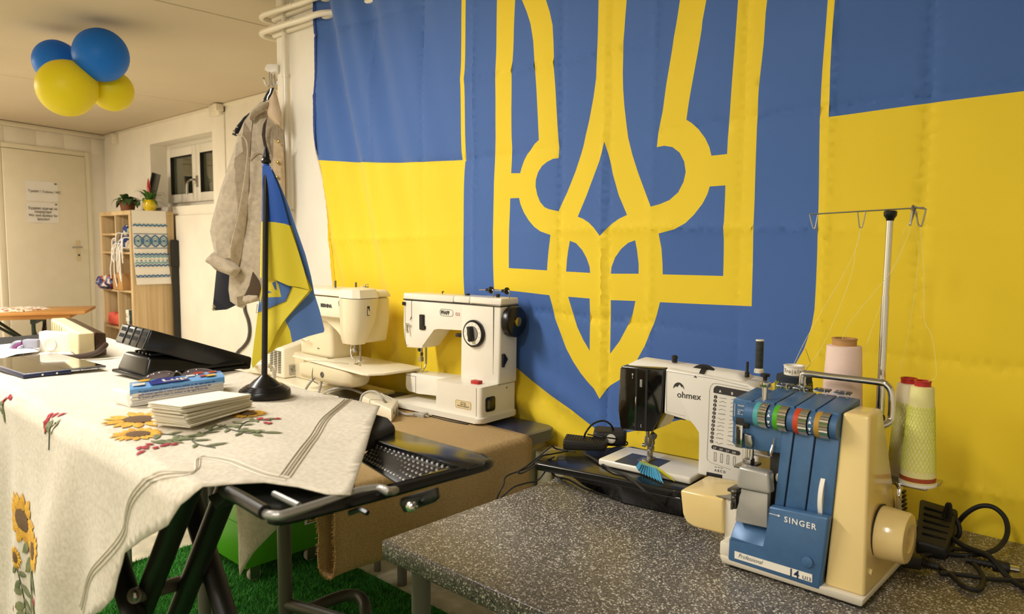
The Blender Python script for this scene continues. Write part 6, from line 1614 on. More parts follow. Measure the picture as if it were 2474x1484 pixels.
# thread stand: tray, telescopic pole, cross bar with loops
SP(B().cyl((-.4575, 1.60, .93), (-.4575, 1.60, 1.13), .0085, n=18).cyl((-.4575, 1.60, 1.13), (-.4575, 1.60, 1.30), .0074, n=18).cyl((-.4575, 1.60, 1.30), (-.456, 1.60, 1.455), .0064, n=18), 'telescopic_pole', 'chrome')
SP(B().lathe([(0, 0), (.007, 0), (.008, .004), (.012, .010), (.0125, .018), (.010, .020), (0, .020)], (-.456, 1.60, 1.450), n=20), 'pole_cap', 'black')
SP(B().cyl((-.611, 1.60, 1.4665), (-.396, 1.60, 1.4745), .0015, n=8), 'cross_bar', 'steel')
def loop3(P, r=.0017): return SP(B().tube(P, r, 8, smooth=4), 'wire_loop', 'steel')
loop3([(-0.5961,1.6,1.4668),(-0.6144,1.6,1.4663),(-0.6151,1.6,1.4628),(-0.608,1.6,1.439),(-0.6053,1.6,1.4355),(-0.6028,1.6,1.439),(-0.5986,1.6,1.4651)], .0013)
loop3([(-0.5041,1.6,1.4705),(-0.5032,1.6,1.4672),(-0.5076,1.6,1.4413),(-0.5106,1.6,1.4371),(-0.514,1.6,1.4397),(-0.5184,1.6,1.4684)], .0013)
loop3([(-0.4198,1.6,1.4724), (-0.4118,1.585,1.478), (-0.4083,1.57,1.471), (-0.4093,1.565,1.4432), (-0.4107,1.565,1.4417), (-0.4088,1.57,1.4513), (-0.4117,1.6,1.4722)], .002)
loop3([(-0.4123,1.59,1.4766),(-0.4012,1.59,1.4731),(-0.3918,1.59,1.4713),(-0.3909,1.59,1.4673),(-0.3954,1.59,1.4421),(-0.3989,1.59,1.4389),(-0.4027,1.59,1.443),(-0.4075,1.59,1.4677)], .0017)
SP(B().box(-.72, -.36, 1.575, 1.625, .925, .931, .002).box(-.47, -.445, 1.57, 1.63, .79, .93, .002), 'spool_bracket', 'steel')
SP(B().tube([(-.425, 1.60, .927), (-.405, 1.56, .927), (-.40, 1.545, .925), (-.40, 1.543, .88)], .004, 8, smooth=3).box(-.403, -.399, 1.535, 1.55, .875, .93, .001).cyl((-.399, 1.545, .915), (-.396, 1.545, .915), .006, n=12), 'bracket_arm', 'chrome')
for xc, yc in ((-.382, 1.60), (-.418, 1.645), (-.533, 1.60), (-.636, 1.60)):
    SP(B().cyl((xc, yc, .930), (xc, yc, .936), .034, n=30, bev=.001), 'spool_seat', 'plate')
    SP(B().cyl((xc, yc, .935), (xc, yc, 1.12), .0035, n=8), 'spool_pin', 'steel')
SP(B().box(-.43, -.35, 1.63, 1.66, .924, .930, .001), 'seat_link', 'steel')

def cone(name, label, x, y, z0, z1, r0, r1, yarn, capm, net=None, tube=None, z_cap=.012):
    o = thing(name, label, 'thread cone', (x, y, z0), group='thread cones on the overlock stand')
    h = z1-z0
    hb = h-z_cap
    pr = [(0, 0), (r0, 0), (r0*1.01, h*.04)]
    for i in range(1, 18): t = i/18; pr.append((r0+(r1-r0)*t+.0004*(i % 2), hb*(.04+.94*t)))
    pr += [(r1*1.0, hb), (r1*.75, hb+.0015), (0, hb+.0015)]
    B().lathe(pr, (0, 0, 0), n=36).done('yarn', yarn, o, local=True)
    tr2 = (tube or r1*.72)
    B().lathe([(0, hb), (tr2, hb), (tr2, h-.003), (tr2*1.06, h-.002), (tr2*1.06, h), (tr2*.8, h), (tr2*.75, h-.006), (0, h-.006)], (0, 0, 0), n=28).done('core', capm, o, local=True)
    if net:
        b = B(); rr = lambda t: r0+(r1-r0)*t+.0009
        nn = 26
        for s_ in (1, -1):
            for k in range(nn):
                pth = []
                for i in range(12):
                    t = net[1]+(net[2]-net[1])*i/11; a = 2*pi*k/nn+s_*i*.20
                    pth.append((cos(a)*rr(t), sin(a)*rr(t), hb*t))
                b.tube(pth, .00055, 3)
        b.done('net', net[0], o, local=True)
    return o
M['netyel'] = mat('net_yellow', '#e9ef52', .6); M['netdark'] = mat('net_olive', '#b7b83a', .6)
cone('thread_cone', 'yellow thread cone with red cap, nearer and right of the pair', -.382, 1.60, .9365, 1.137, .0315, .0205, 'yyarn', 'red', ('netyel', .12, .80))
b = B(); b.lathe([(.0322, .003), (.0320, .011), (.0312, .012), (.0316, .003)], (-.382, 1.60, .9365), n=36)
b.done('cone_base', mat('cone_rust', '#a8481f', .6, var=.3, vscale=400), bpy.data.objects['thread_cone'])
cone('thread_cone', 'pale yellow thread cone with red cap, behind and left of the pair', -.418, 1.645, .9365, 1.132, .0315, .021, 'pyarn', 'red', ('netyel', .1, .8))
cone('thread_cone', 'tall pale pink thread cone with a brown card core', -.533, 1.60, .9365, 1.207, .046, .034, 'pink', 'card', None, .024, .016)
o = cone('thread_cone', 'dark teal thread cone in a yellow green net with white label', -.636, 1.60, .9365, 1.138, .050, .0365, 'dyarn', 'plate', ('netdark', .45, .93), .0215, .022)
b = B()
# label lettering on the core, following its curve, one letter at a time
for k, ch in enumerate('Trojalock'):
    a = -pi/2+.20+(k-3.2)*.27-.55+.6
    text(ch, .0125, (cos(a)*.0221, sin(a)*.0221, .1865), (-sin(a), cos(a), 0), (0, 0, 1), 'ink', o, local=True, sx=.75, align='CENTER')
b.bm.free()
# threads
for nm, P in (('from the dark cone', [(-.625, 1.585, 1.115), (-0.5612,1.55,1.1895), (-0.5154,1.56,1.3281), (-0.512,1.58,1.3949), (-0.5107,1.6,1.438)]),
              ('from the pink cone', [(-0.6096,1.53,1.1516), (-0.5912,1.54,1.2032), (-0.5604,1.55,1.2713), (-0.5258,1.56,1.3446), (-0.5124,1.59,1.4033), (-0.5106,1.6,1.4371)]),
              ('crossing before the chrome pole', [(-.533, 1.58, 1.203), (-0.509,1.57,1.2522), (-0.4431,1.57,1.3469), (-0.4164,1.57,1.4117), (-0.4086,1.565,1.4424)]),
              ('crossing behind the chrome pole', [(-.50, 1.60, 1.15), (-0.4874,1.62,1.2245), (-0.4499,1.62,1.3538), (-0.4304,1.6,1.4281), (-0.412,1.58,1.4476)]),
              ('from the pale yellow cone', [(-.43, 1.635, 1.128), (-0.4334,1.63,1.139), (-0.4189,1.62,1.2135), (-0.4039,1.61,1.3634), (-0.4059,1.6,1.4119), (-0.4099,1.59,1.4415)]),
              ('from the bright yellow cone', [(-.372, 1.595, 1.137), (-0.3594,1.6,1.1521), (-0.3701,1.6,1.2239), (-0.3855,1.6,1.2591), (-0.3905,1.6,1.3478), (-0.3982,1.59,1.4389)]),
              ('loose from the dark spool', [(-.618, 1.595, 1.12), (-0.6024,1.6,1.1443), (-0.6046,1.6,1.1549), (-0.6135,1.6,1.1766)])):
    b = B(); b.tube(P, .00042, 4, smooth=5)
    tag(b.done('thread', 'threadm' if 'loose' not in nm else 'dyarn'), ('pale' if 'loose' not in nm else 'dark')+' sewing thread '+nm, 'thread')

# ================================================================ white machine with the stitch chart
oh = thing('sewing_machine', 'white sewing machine with black head and printed stitch chart', 'sewing machine', (-.86, 1.62, TZ), radians(5))
OL = lambda b, n, m, p=oh, **k: b.done(n, m, p, local=True, **k)
out = [(-.108, .2235), (-.035, .2165), (-.022, .213), (-.0145, .204), (-.0125, .192), (-.0128, .085), (.135, .085), (.137, .285), (.132, .306), (.122, .319), (.105, .326), (-.106, .340)]
OL(B().prism([(x, 0, z) for x, z in out], (0, .10, .004), .006, 3), 'body', 'white')
OL(B().hull8([(-.228, .008, .332), (.10, .008, .322), (.10, .095, .326), (-.228, .095, .336)], [(-.20, .03, .350), (.07, .03, .342), (.07, .078, .344), (-.20, .078, .352)], .008, 3), 'top_cover', 'white')
hd_ = [(-.2375, .216), (-.2295, .169), (-.222, .163), (-.137, .1735), (-.1115, .223), (-.1075, .339), (-.228, .3345), (-.2335, .328)]
OL(B().prism([(x, -.004, z) for x, z in hd_], (0, .088, .002), .006, 3), 'head_cover', mat('gloss_black', '#0a0909', .1, coat=.6))
OL(B().prism([(-.222, .03, .165), (-.137, .03, .174), (-.108, .03, .2235), (-.235, .03, .22)], (0, .075, 0), .003), 'head_back', 'white')
for x in (-.187, -.158): OL(B().box(x, x+.006, -.0052, -.0036, .172, .332), 'thread_slot', 'rubber')
OL(B().box(-.174, -.167, -.0055, -.0035, .285, .305, .001), 'take_up_window', 'grey')
OL(B().tube([(-.1845, -.0045, .235), (-.1835, -.0065, .245), (-.1845, -.0045, .258)], .0015, 6, smooth=3), 'lever_glint', 'chrome')
text('8\n1', .008, (-.1975, -.0048, .311), X_, Z_, 'whiteink', oh, local=True)
text('(', .010, (-.170, -.0048, .182), X_, Z_, 'whiteink', oh, local=True); text(':', .010, (-.190, -.0048, .182), X_, Z_, 'whiteink', oh, local=True)
# printing on the front
fy = -.0006
text('ohmex', .0225, (-.0725, fy, .2715), (1, 0, .015), Z_, 'ink', oh, local=True, bold=.0001)
b = B()
arc = [(-.0655+.0145*cos(t*pi/10)-.003, fy, .2925+.0165*sin(t*pi/10)) for t in range(11)]
zz = [(-.083, fy, .2905), (-.076, fy, .2995), (-.073, fy, .2965), (-.0665, fy, .305), (-.0605, fy, .2975), (-.0585, fy, .3005), (-.054, fy, .2925)]
b.prism(arc[:-1]+[(-.083, fy, .2925)]+zz[1:-1], (0, -.0003, 0))
OL(b, 'emblem', 'ink', smooth=False)
b = B()
def fr_prism(P, m, nm):
    b = B(); b.prism([(x, fy, z) for x, z in P], (0, -.0003, 0)); return OL(b, nm, m, smooth=False)
fr_prism([(.022, .295), (.022, .304), (.025, .310), (.031, .313), (.108, .3085), (.114, .305), (.116, .299), (.116, .290)], 'ink', 'chart_header')
for k, ch in enumerate('ABC'): text(ch, .0088, (.036+.030*k, fy-.0005, .2975-.0015*k), X_, Z_, 'whiteink', oh, local=True, bold=.0002)
rng2 = random.Random(5)
for r in range(12):
    z = .2855-r*.0100
    xb = .0275-.0006*r
    b = B(); b.cyl((xb, fy, z), (xb, fy-.0003, z), .0042, n=16); OL(b, 'row_dot', 'ink')
    text(str(r+1), .0056, (xb, fy-.0005, z-.002), X_, Z_, 'whiteink', oh, local=True, align='CENTER', sx=.8 if r > 8 else 1, ext=.00005)
    b = B()
    for c in range(3):
        x0 = .0375+c*.0285-.0006*r; nseg = 8
        kind = (r+c) % 6
        pth = []
        for i in range(nseg+1):
            u_ = i/nseg
            h = (0, .0024*(1 if 3 <= i <= 5 else 0), .0022*abs(sin(u_*pi*3)), .003*sin(u_*pi), .0026*(i % 2), -.0024*(1 if 3 <= i <= 5 else 0))[kind]
            pth.append((x0+.018*u_, fy-.0002, z+h-.0008))
        for p, q in zip(pth, pth[1:]):
            if (Vector(q)-Vector(p)).length > 1e-6: b.tube([p, q], .00035, 3)
    OL(b, 'stitch_symbol', 'ink')
fr_prism([(.0225, .157), (.0205, .161), (.0225, .1655), (.026, .167), (.090, .163), (.093, .159), (.091, .154), (.087, .1525)], 'ink', 'chart_footer')
for k, t_ in enumerate(('C7', 'D9', 'C7', 'D9')): text(t_, .0066, (.0255+.0160*k, fy-.0005, .1582-.0010*k), X_, Z_, 'whiteink', oh, local=True)
b = B()
for k in range(4):
    x0, z0_ = .0280+.0160*k, .128-.0006*k
    for q in ((x0, x0+.0055, z0_, z0_+.0007), (x0, x0+.0055, z0_+.021, z0_+.0217), (x0, x0+.0007, z0_, z0_+.0217), (x0+.0048, x0+.0055, z0_, z0_+.0217)): b.box(q[0], q[1], fy-.0003, fy, q[2], q[3])
OL(b, 'buttonhole_symbol', 'ink')
text('A B C D', .008, (.030, fy, .103), X_, Z_, 'ink', oh, local=True); 
b = B()
for k in range(3): b.box(.031+.0075*k, .035+.0075*k, fy-.0003, fy, .1135, .1147)
OL(b, 'dash_print', 'ink')
b = B()
fo = [(.012, .300), (.014, .309), (.020, .317), (.030, .3185), (.112, .3135)]
b.tube([(x, fy, z) for x, z in [(.010, .135), (.011, .20), (.012, .300)]+fo], .0004, 4); b.tube([(x, fy, z) for x, z in ((.010, .135), (.012, .127), (.018, .123), (.07, .115))], .0004, 4)
OL(b, 'chart_outline', 'grey')
b = B(); b.tube([(x, -.0004, z) for x, z in ((-.102, .333), (-.100, .231), (-.05, .227)) ], .0004, 4); b.tube([(x, -.0004, z) for x, z in ((-.102, .3335), (.02, .329), (.105, .320)) ], .0004, 4)
OL(b, 'panel_line', 'grey')
OL(B().tube([(-.0285, fy, .3265), (-.0255, fy, .3300), (-.0225, fy, .3262)], .0012, 4), 'pointer_mark', 'ink')
OL(B().box(-.006+.016, .05, -.001, .01, .085, .0975, .001), 'socket_recess', 'rubber')
OL(B().lathe([(0, 0), (.042, 0), (.042, .012), (0, .012)], (-.022, .045, .308), (.25, -.0, .0), 60).lathe([(0, 0), (.042, 0), (.042, .009), (0, .009)], (-.02, .035, .312), (0, 1, .1), 60), 'selector_dial', 'rubber')
OL(B().lathe([(0, 0), (.007, 0), (.0075, .004), (.0055, .006), (.008, .009), (.008, .015), (.004, .018), (0, .018)], (-.105, .05, .350), n=20), 'tension_knob', 'blackm')
OL(B().cyl((.088, .04, .335), (.088, .04, .347), .0055, n=14).cyl((.088, .04, .347), (.088, .04, .372), .0032, n=12), 'bobbin_winder', 'blackm')
OL(B().lathe([(0, 0), (.005, 0), (.005, .008), (.011, .010), (.011, .016), (0, .016)], (.128, .05, .330), n=20), 'winder_stop', 'blackm')
OL(B().box(-.095, -.062, .03, .045, .208, .222, .003), 'lever', 'rubber')
OL(B().prism([(-.275, -.038, .068), (-.014, -.038, .068), (-.014, .115, .068), (-.275, .115, .068)], (0, 0, .0185), .006, 3), 'bed', 'pcream')
OL(B().prism([(-.226, -.036, .0867), (-.115, -.034, .0867), (-.115, .06, .0867), (-.226, .06, .0867)], (0, 0, .0008), 0), 'bobbin_cover', mat('smoke_cover', '#34363a', .3))
OL(B().prism([(-.185, .005, .0876), (-.150, .005, .0876), (-.150, .045, .0876), (-.185, .045, .0876)], (0, 0, .0012)), 'needle_plate', 'steel')
nb = B()
nb.cyl((-.166, .03, .178), (-.166, .03, .128), .0045, n=12); nb.cyl((-.158, .04, .178), (-.158, .04, .125), .0035, n=10); nb.box(-.172, -.158, .022, .036, .126, .150, .002); nb.cyl((-.166, .03, .126), (-.166, .03, .09), .0008, n=6)
OL(nb, 'needle_bar', 'steel')
OL(B().box(-.172, -.152, .01, .05, .0885, .093, .001).box(-.166, -.155, .026, .042, .092, .115, .002).box(-.168, -.152, .03, .044, .112, .124, .002), 'presser_foot', 'steel')
OL(B().cyl((-.180, .03, .125), (-.172, .03, .125), .005, n=14), 'needle_screw', 'chrome')
OL(B().cyl((-.148, .02, .158), (-.140, .016, .156), .009, n=18).tube([(-.150, .03, .160), (-.146, .028, .135), (-.156, .03, .115)], .002, 6), 'thread_cutter', 'gsteel')
sp = thing('thread_spool', 'tall slim spool of dark grey thread on the white machine', 'spool', (-.757, 1.69, TZ+.345))
B().lathe([(0, 0), (.011, 0), (.011, .008), (.0085, .010), (.0085, .012), (0, .012)], sp.location, n=20).done('spool_foot', 'plate', sp)
B().lathe([(0, .011), (.0085, .011), (.0092, .014), (.0092, .074), (.0085, .077), (0, .077)], sp.location, n=24).done('yarn', 'gyarn', sp)
B().lathe([(0, .077), (.0095, .077), (.0095, .080), (.004, .080), (0, .079)], sp.location, n=20).done('spool_top', 'plate', sp)

# glossy black extension table under the machine
xb_ = thing('extension_table', 'glossy black extension table that the white machine stands in', 'machine table', (-1.05, 1.6, TZ))
M['gblack'] = mat('extension_gloss', '#0f0e0d', .25, coat=.2)
slab_ = [(-1.262, 1.462), (-.885, 1.527), (-.862, 1.540), (-.852, 1.562), (-.86, 1.62), (-.93, 1.80), (-1.17, 1.78), (-1.318, 1.585), (-1.312, 1.57), (-1.272, 1.466)]
B().prism([(x, y, .797) for x, y in slab_], (0, 0, .0205), .006, 3).done('table_slab', 'gblack', xb_)
B().hull8([(-1.165, 1.552, .752), (-1.024, 1.516, .752), (-.866, 1.537, .752), (-.87, 1.70, .752), (-1.165, 1.72, .752)], [(-1.20, 1.50, .800), (-1.024, 1.507, .800), (-.866, 1.533, .800), (-.88, 1.74, .800), (-1.20, 1.74, .800)], .006).done('table_body', 'gblack', xb_)
# paper accordion in blue and yellow
ac = thing('paper_accordion', 'folded paper accordion in light blue and yellow before the white machine', 'paper', (-0.9693,1.5846,0.819))
M['pblue'] = mat('paper_blue', '#4fa6cf', .7); M['pyel'] = mat('paper_yellow', '#f0e92a', .7)
ra, rb = Vector((-0.9942,1.5463,0.852)), Vector((-0.9418,1.5486,0.848))
ba, bb_ = Vector((-1.0288,1.5775,0.8205)), Vector((-0.9214,1.5393,0.8205))
ya, yb_ = Vector((-0.9922,1.5756,0.846)), Vector((-0.9068,1.5667,0.8225))
for k in range(10):
    t, t2 = k/10, (k+1.15)/10
    r0, r1 = ra.lerp(rb, t), ra.lerp(rb, t2); q0, q1 = ba.lerp(bb_, t), ba.lerp(bb_, t2); w0, w1 = ya.lerp(yb_, t), ya.lerp(yb_, t2)
    up_ = Vector((0, 0, .006)); th = Vector((.0003, -.0003, .0009))
    b = B(); b.prism([r0+up_*1.3, q0+up_*.9, q1, r1], th); b.done('blue_fold', 'pblue', ac, smooth=False)
    b = B(); b.prism([r0+up_*1.4, r1+up_*.2, w1, w0+up_*.9], th); b.done('yellow_fold', 'pyel', ac, smooth=False)
# small pedal and adapter behind it
pd2 = thing('foot_pedal', 'small ribbed black foot pedal on the black extension table', 'pedal', (-1.2506,1.6537,0.819))
q = [Vector(p) for p in [(-1.285,1.6028,0.819),(-1.1923,1.6749,0.819),(-1.2147,1.7243,0.819),(-1.3135,1.6534,0.819)]]
ez = [Vector((0, 0, h)) for h in (.030, .022, .024, .034)]
B().hull8(q, [p+e for p, e in zip(q, ez)], .004, 3).done('housing', mat('pedal_black', '#23201c', .5), pd2)
mid = [p+e*.5 for p, e in zip(q, ez)]
B().hull8([p+e*.48+(p-(q[0]+q[2])/2).normalized()*.0008 for p, e in zip(q, ez)], [p+e*.52+(p-(q[0]+q[2])/2).normalized()*.0008 for p, e in zip(q, ez)]).done('parting_line', 'rubber', pd2)
for k in range(14):
    t = .06+k*.064
    a0 = (q[0]+ez[0]).lerp(q[1]+ez[1], t); a1 = (q[3]+ez[3]).lerp(q[2]+ez[2], t)
    B().tube([a0.lerp(a1, .1)+Vector((0, 0, .0003)), a0.lerp(a1, .85)+Vector((0, 0, .0003))], .0016, 6).done('rib', 'pedal_black' if 'pedal_black' in M else bpy.data.materials['pedal_black'], pd2)
ap = thing('power_adapter', 'black power adapter with white round label behind the small pedal', 'adapter', (-1.2286,1.7541,0.819))
q = [Vector(p) for p in [(-1.2501,1.6963,0.819),(-1.1711,1.7484,0.819),(-1.21,1.8101,0.819),(-1.2958,1.7661,0.819)]]
B().hull8([q[0], q[1], q[2], q[3]], [p+Vector((0, 0, .042)) for p in q], .010, 4).done('case', 'blackm', ap)
mm_ = q[0].lerp(q[1], .55); nn_ = (q[1]-q[0]).cross(Z_).normalized(); nn_ = nn_ if nn_.y < 0 else -nn_
b = B(); b.lathe([(.0135, 0), (.0135, .0006), (0, .0006)], mm_+nn_*.0003+Vector((0, 0, .024)), nn_, 24); b.done('label', 'plate', ap)
for k in range(3): text('AC'+' DC'*1, .006, mm_+nn_*.0012+Vector((-.008, 0, .0285-k*.007)), (q[1]-q[0]), Z_, 'ink', ap)

# black cables around the machine
for lab, P, r in (('black cable hanging from the extension table over the jute cloth', [(-1.2565,1.5894,0.825), (-1.2705,1.5307,0.825), (-1.2756,1.4983,0.825), (-1.2912,1.462,0.7987), (-1.3192,1.4088,0.7819), (-1.3127,1.3876,0.7636), (-1.3161,1.3708,0.7378), (-1.3264,1.3612,0.6906)], .0022),
                  ('second black cable looping down beside the radiator', [(-1.2408,1.6029,0.823), (-1.2967,1.5894,0.823), (-1.2689,1.5372,0.8472), (-1.2683,1.5241,0.8453), (-1.2848,1.4952,0.8215), (-1.2961,1.4574,0.8009), (-1.3041,1.4364,0.7903), (-1.2959,1.444,0.7869), (-1.2716,1.4801,0.808), (-1.2515,1.5255,0.823)], .0022),
                  ('black cable under the left end of the extension table', [(-1.2538,1.5024,0.8), (-1.2713,1.4804,0.7646), (-1.2893,1.4502,0.7585), (-1.3069,1.4202,0.7503), (-1.3243,1.3905,0.7252)], .0022),
                  ('black cable running along the front of the extension table', [(-1.2293,1.6164,0.8225), (-1.1528,1.5802,0.8225), (-1.0678,1.5358,0.8225), (-1.0159,1.5246,0.8225), (-0.911,1.4188,0.8458), (-0.8754,1.4245,0.8237), (-0.9149,1.5662,0.754), (-0.8608,1.5413,0.754), (-0.8174,1.5318,0.754)], .0028),
                  ('black cable lying on the speckled table under the slab', [(-1.2882,1.549,0.78), (-1.2829,1.5646,0.754), (-1.2309,1.5641,0.754), (-1.16,1.5365,0.754), (-1.0954,1.5309,0.754), (-1.0338,1.5256,0.754)], .0025),
                  ('black cable arching up behind the small pedal', [(-1.2867,1.705,0.825), (-1.2578,1.6701,0.859), (-1.2484,1.6924,0.8844), (-1.2326,1.7207,0.8919), (-1.2167,1.7355,0.8811), (-1.2195,1.7546,0.86)], .0028),
                  ('black cable lying over the small pedal and adapter', [(-1.2794,1.7109,0.845), (-1.199,1.6712,0.86), (-1.1928,1.7439,0.84), (-1.182,1.7682,0.83), (-1.1636,1.7369,0.83), (-1.1837,1.7006,0.825), (-1.1719,1.6483,0.825)], .0022)):
    b = B(); b.tube(P, r, 8, smooth=6)
    tag(b.done('cable', 'rubber'), lab, 'cable')

# ================================================================ white machine with the large dial
pf = thing('sewing_machine', 'white zigzag machine with black dial and hand wheel on the jute cloth', 'sewing machine', (-1.723, 1.705, T2+.004), radians(3))
PL = lambda b, n, m, p=pf, **k: b.done(n, m, p, local=True, **k)
def rr2(x0, x1, y0, y1, r): return rrect(x0, x1, y0, y1, r, 5)
PL(B().prism([(x, y, .008) for x, y in rr2(-.478, 0, 0, .205, .022)], (0, 0, .019), .006, 3), 'base', 'pcream')
for x, y in ((-.03, .03), (-.03, .175), (-.45, .03), (-.45, .175)): PL(B().cyl((x, y, -.001), (x, y, .009), .011, n=14), 'rubber_foot', 'grey')
PL(B().prism([(x, y, .0265) for x, y in rr2(-.228, -.006, .014, .198, .012)], (0, 0, .104), .009, 3), 'motor_box', 'pcream')
PL(B().hull8([(-.186, .100, .126), (-.002, .100, .126), (-.002, .198, .126), (-.186, .198, .126)], [(-.186, .104, .402), (.002, .104, .402), (.002, .196, .402), (-.186, .196, .402)], .008, 3), 'column', 'pcream')
PL(B().prism([(-.488, .104, .395), (.0, .104, .402), (.0, .104, .300), (-.17, .104, .303), (-.30, .104, .303), (-.325, .104, .298), (-.384, .104, .222), (-.392, .104, .217), (-.474, .104, .213), (-.482, .104, .245), (-.489, .104, .30)], (0, .092, 0), .006, 3), 'arm', 'pcream')
for x0, x1, z0_, z1_ in ((-.489, -.2225, .398, .399), (-.2215, -.1435, .4, .4), (-.1425, .004, .401, .401)):
    PL(B().hull8([(x0, .101, z0_), (x1, .101, z1_), (x1, .199, z1_), (x0, .199, z0_)], [(x0, .104, z0_+.024), (x1, .104, z1_+.024), (x1, .196, z1_+.024), (x0, .196, z0_+.024)], .005, 3), 'top_lid', 'pcream')
PL(B().box(-.488, .003, .1015, .1975, .396, .3995), 'lid_gap', 'blackm')
# free arm
PL(B().prism([(-.4725, .095, .118), (-.20, .095, .126), (-.20, .095, .05), (-.40, .095, .045), (-.455, .095, .044), (-.470, .095, .052), (-.4745, .095, .068)], (0, .085, 0), .010, 3), 'free_arm', 'pcream')
PL(B().box(-.4135, -.4122, .0945, .10, .047, .108).box(-.4735, -.41, .0945, .10, .1085, .1095), 'arm_joint', 'blackm')
PL(B().box(-.45, -.37, .11, .165, .1165, .1195, .001), 'needle_plate', 'steel')
# dial
dl_ = PL(B().lathe([(0, 0), (.047, 0), (.048, .002), (.048, .012), (.046, .0145), (.040, .0148), (0, .0148)], (-.1166, .104, .297), (0, -1, 0), 48), 'stitch_dial', 'black')
PL(B().lathe([(.0265, .0152), (.0405, .0152), (.0405, .0148), (.0265, .0148)], (-.1166, .104, .297), (0, -1, 0), 40), 'scale_ring', 'plate', dl_)
PL(B().lathe([(0, .0148), (.025, .0148), (.0245, .0175), (0, .0175)], (-.1166, .104, .297), (0, -1, 0), 36), 'dial_centre', 'grey', dl_)
T = Matrix.Translation((-.1166, .104-.0172, .297)) @ Matrix.Rotation(radians(-8), 4, 'Y')
PL(B().box(-.0095, .0095, -.016, 0, -.027, .027, .004, T=T), 'dial_grip', 'black', dl_)
b = B()
for k in range(13):
    a = pi*.9-k*pi*1.8/12
    p = Vector((-.1166+sin(a)*.0345, .104-.0154, .297+cos(a)*.0345)); b.box(p.x-.0006, p.x+.0006, p.y-.0002, p.y, p.z-.0022, p.z+.0022)
PL(b, 'scale_mark', 'ink', dl_)
# badge
b = B(); b.tube([(x, .1035, z) for x, z in rrect(-.291, -.224, .3485, .3725, .0105, 5)], .0007, 5, closed=True)
PL(b, 'badge_outline', 'ink')
text('PFAFF', .0185, (-.2865, .1032, .3542), X_, Z_, 'ink', pf, local=True, bold=.0008, sx=.92)
M['redink'] = mat('print_red', '#b8453a', .6)
text('1212', .0165, (-.214, .1032, .3535), X_, Z_, 'redink', pf, local=True, sx=.72)
# small front details
PL(B().box(-.397, -.372, .098, .108, .288, .346, .003).box(-.376, -.366, .097, .106, .291, .305, .002), 'length_lever', 'black')
PL(B().box(-.491, -.475, .098, .106, .375, .388, .002), 'side_knob', 'black')
PL(B().box(-.4445, -.4425, .1032, .105, .325, .398).tube([(-.4435, .1035, .335), (-.4435, .099, .327), (-.446, .0985, .320), (-.442, .099, .326)], .0012, 6), 'thread_slot', 'gsteel')
PL(B().tube([(-.462, .103, .305), (-.462, .095, .305), (-.446, .094, .305)], .0035, 8, smooth=2).tube([(-.458, .094, .303), (-.455, .091, .285), (-.452, .092, .272)], .004, 8, smooth=2), 'thread_tension_hook', 'chrome')
PL(B().box(-.480, -.4785, .1034, .105, .225, .37).box(-.4785, -.462, .1034, .105, .222, .2232), 'face_line', 'gsteel')
PL(B().box(-.0302, -.0290, .1005, .104, .135, .396).box(-.185, -.003, .0995, .101, .1285, .1298), 'column_line', 'gsteel')
PL(B().box(-.0285, -.027, .0135, .0145, .03, .128), 'box_line', 'gsteel')
PL(B().box(-.235, -.205, .125, .145, .273, .286, .002), 'back_lever', 'black')
PL(B().box(-.088, -.052, .05, .072, .128, .142, .0015), 'power_switch', 'red')
PL(B().prism([(x, .0136, z) for x, z in rrect(-.125, -.052, .048, .076, .004, 3)], (0, -.0005, 0)), 'type_label', mat('label_cream', '#d9c79a', .5))
b = B(); b.tube([(x, .0130, z) for x, z in rrect(-.124, -.053, .049, .075, .004, 3)], .0004, 4, closed=True)
PL(b, 'label_outline', mat('label_brown', '#8a6a35', .5))
text('TYP 1212\n220V 75W\nMADE IN GERMANY', .0062, (-.088, .0128, .062), X_, Z_, 'label_brown' if 'label_brown' in M else 'ink', pf, local=True, align='CENTER')
# needle parts
PL(B().cyl((-.428, .14, .218), (-.428, .14, .165), .0045, n=12).cyl((-.414, .15, .218), (-.414, .15, .15), .004, n=12).box(-.434, -.422, .130, .146, .160, .178, .002).cyl((-.428, .14, .165), (-.428, .14, .122), .0009, n=6), 'needle_bar', 'steel')
PL(B().cyl((-.440, .138, .205), (-.434, .138, .205), .008, n=14).box(-.4245, -.420, .128, .142, .182, .196, .002), 'clamp_screw', 'gsteel')
PL(B().tube([(-.414, .15, .152), (-.418, .146, .135), (-.424, .14, .124), (-.428, .13, .121)], .0028, 6, smooth=3).box(-.445, -.412, .118, .160, .1195, .1225, .001), 'presser_foot', 'chrome')
# hand wheel and right side
hwl = PL(B().lathe([(0, -.012), (.038, -.012), (.049, -.004), (.0535, .002), (.0535, .024), (.051, .028), (.048, .0295), (.0, .030)], (.008, .15, .345), (1, 0, 0), 48), 'hand_wheel', 'black')
wc = PL(B().lathe([(0, .030), (.0165, .030), (.016, .0345), (.013, .0355), (0, .0355)], (.008, .15, .345), (1, 0, 0), 28), 'wheel_screw', 'brass', hwl)
PL(B().box(.0432, .0438, .149, .151, .334, .356), 'screw_slot', 'ink', hwl)
PL(B().prism([(-.0015, .112, .235), (-.0015, .122, .235), (-.0015, .138, .214), (-.0015, .120, .198), (-.0015, .120, .188), (-.0015, .112, .188)], (.009, 0, 0), .002), 'side_lever', 'black')
PL(B().prism([(-.0058, y, z) for y, z in rrect(.035, .083, .044, .094, .009, 4)], (.003, 0, 0), .001), 'power_socket', 'black')
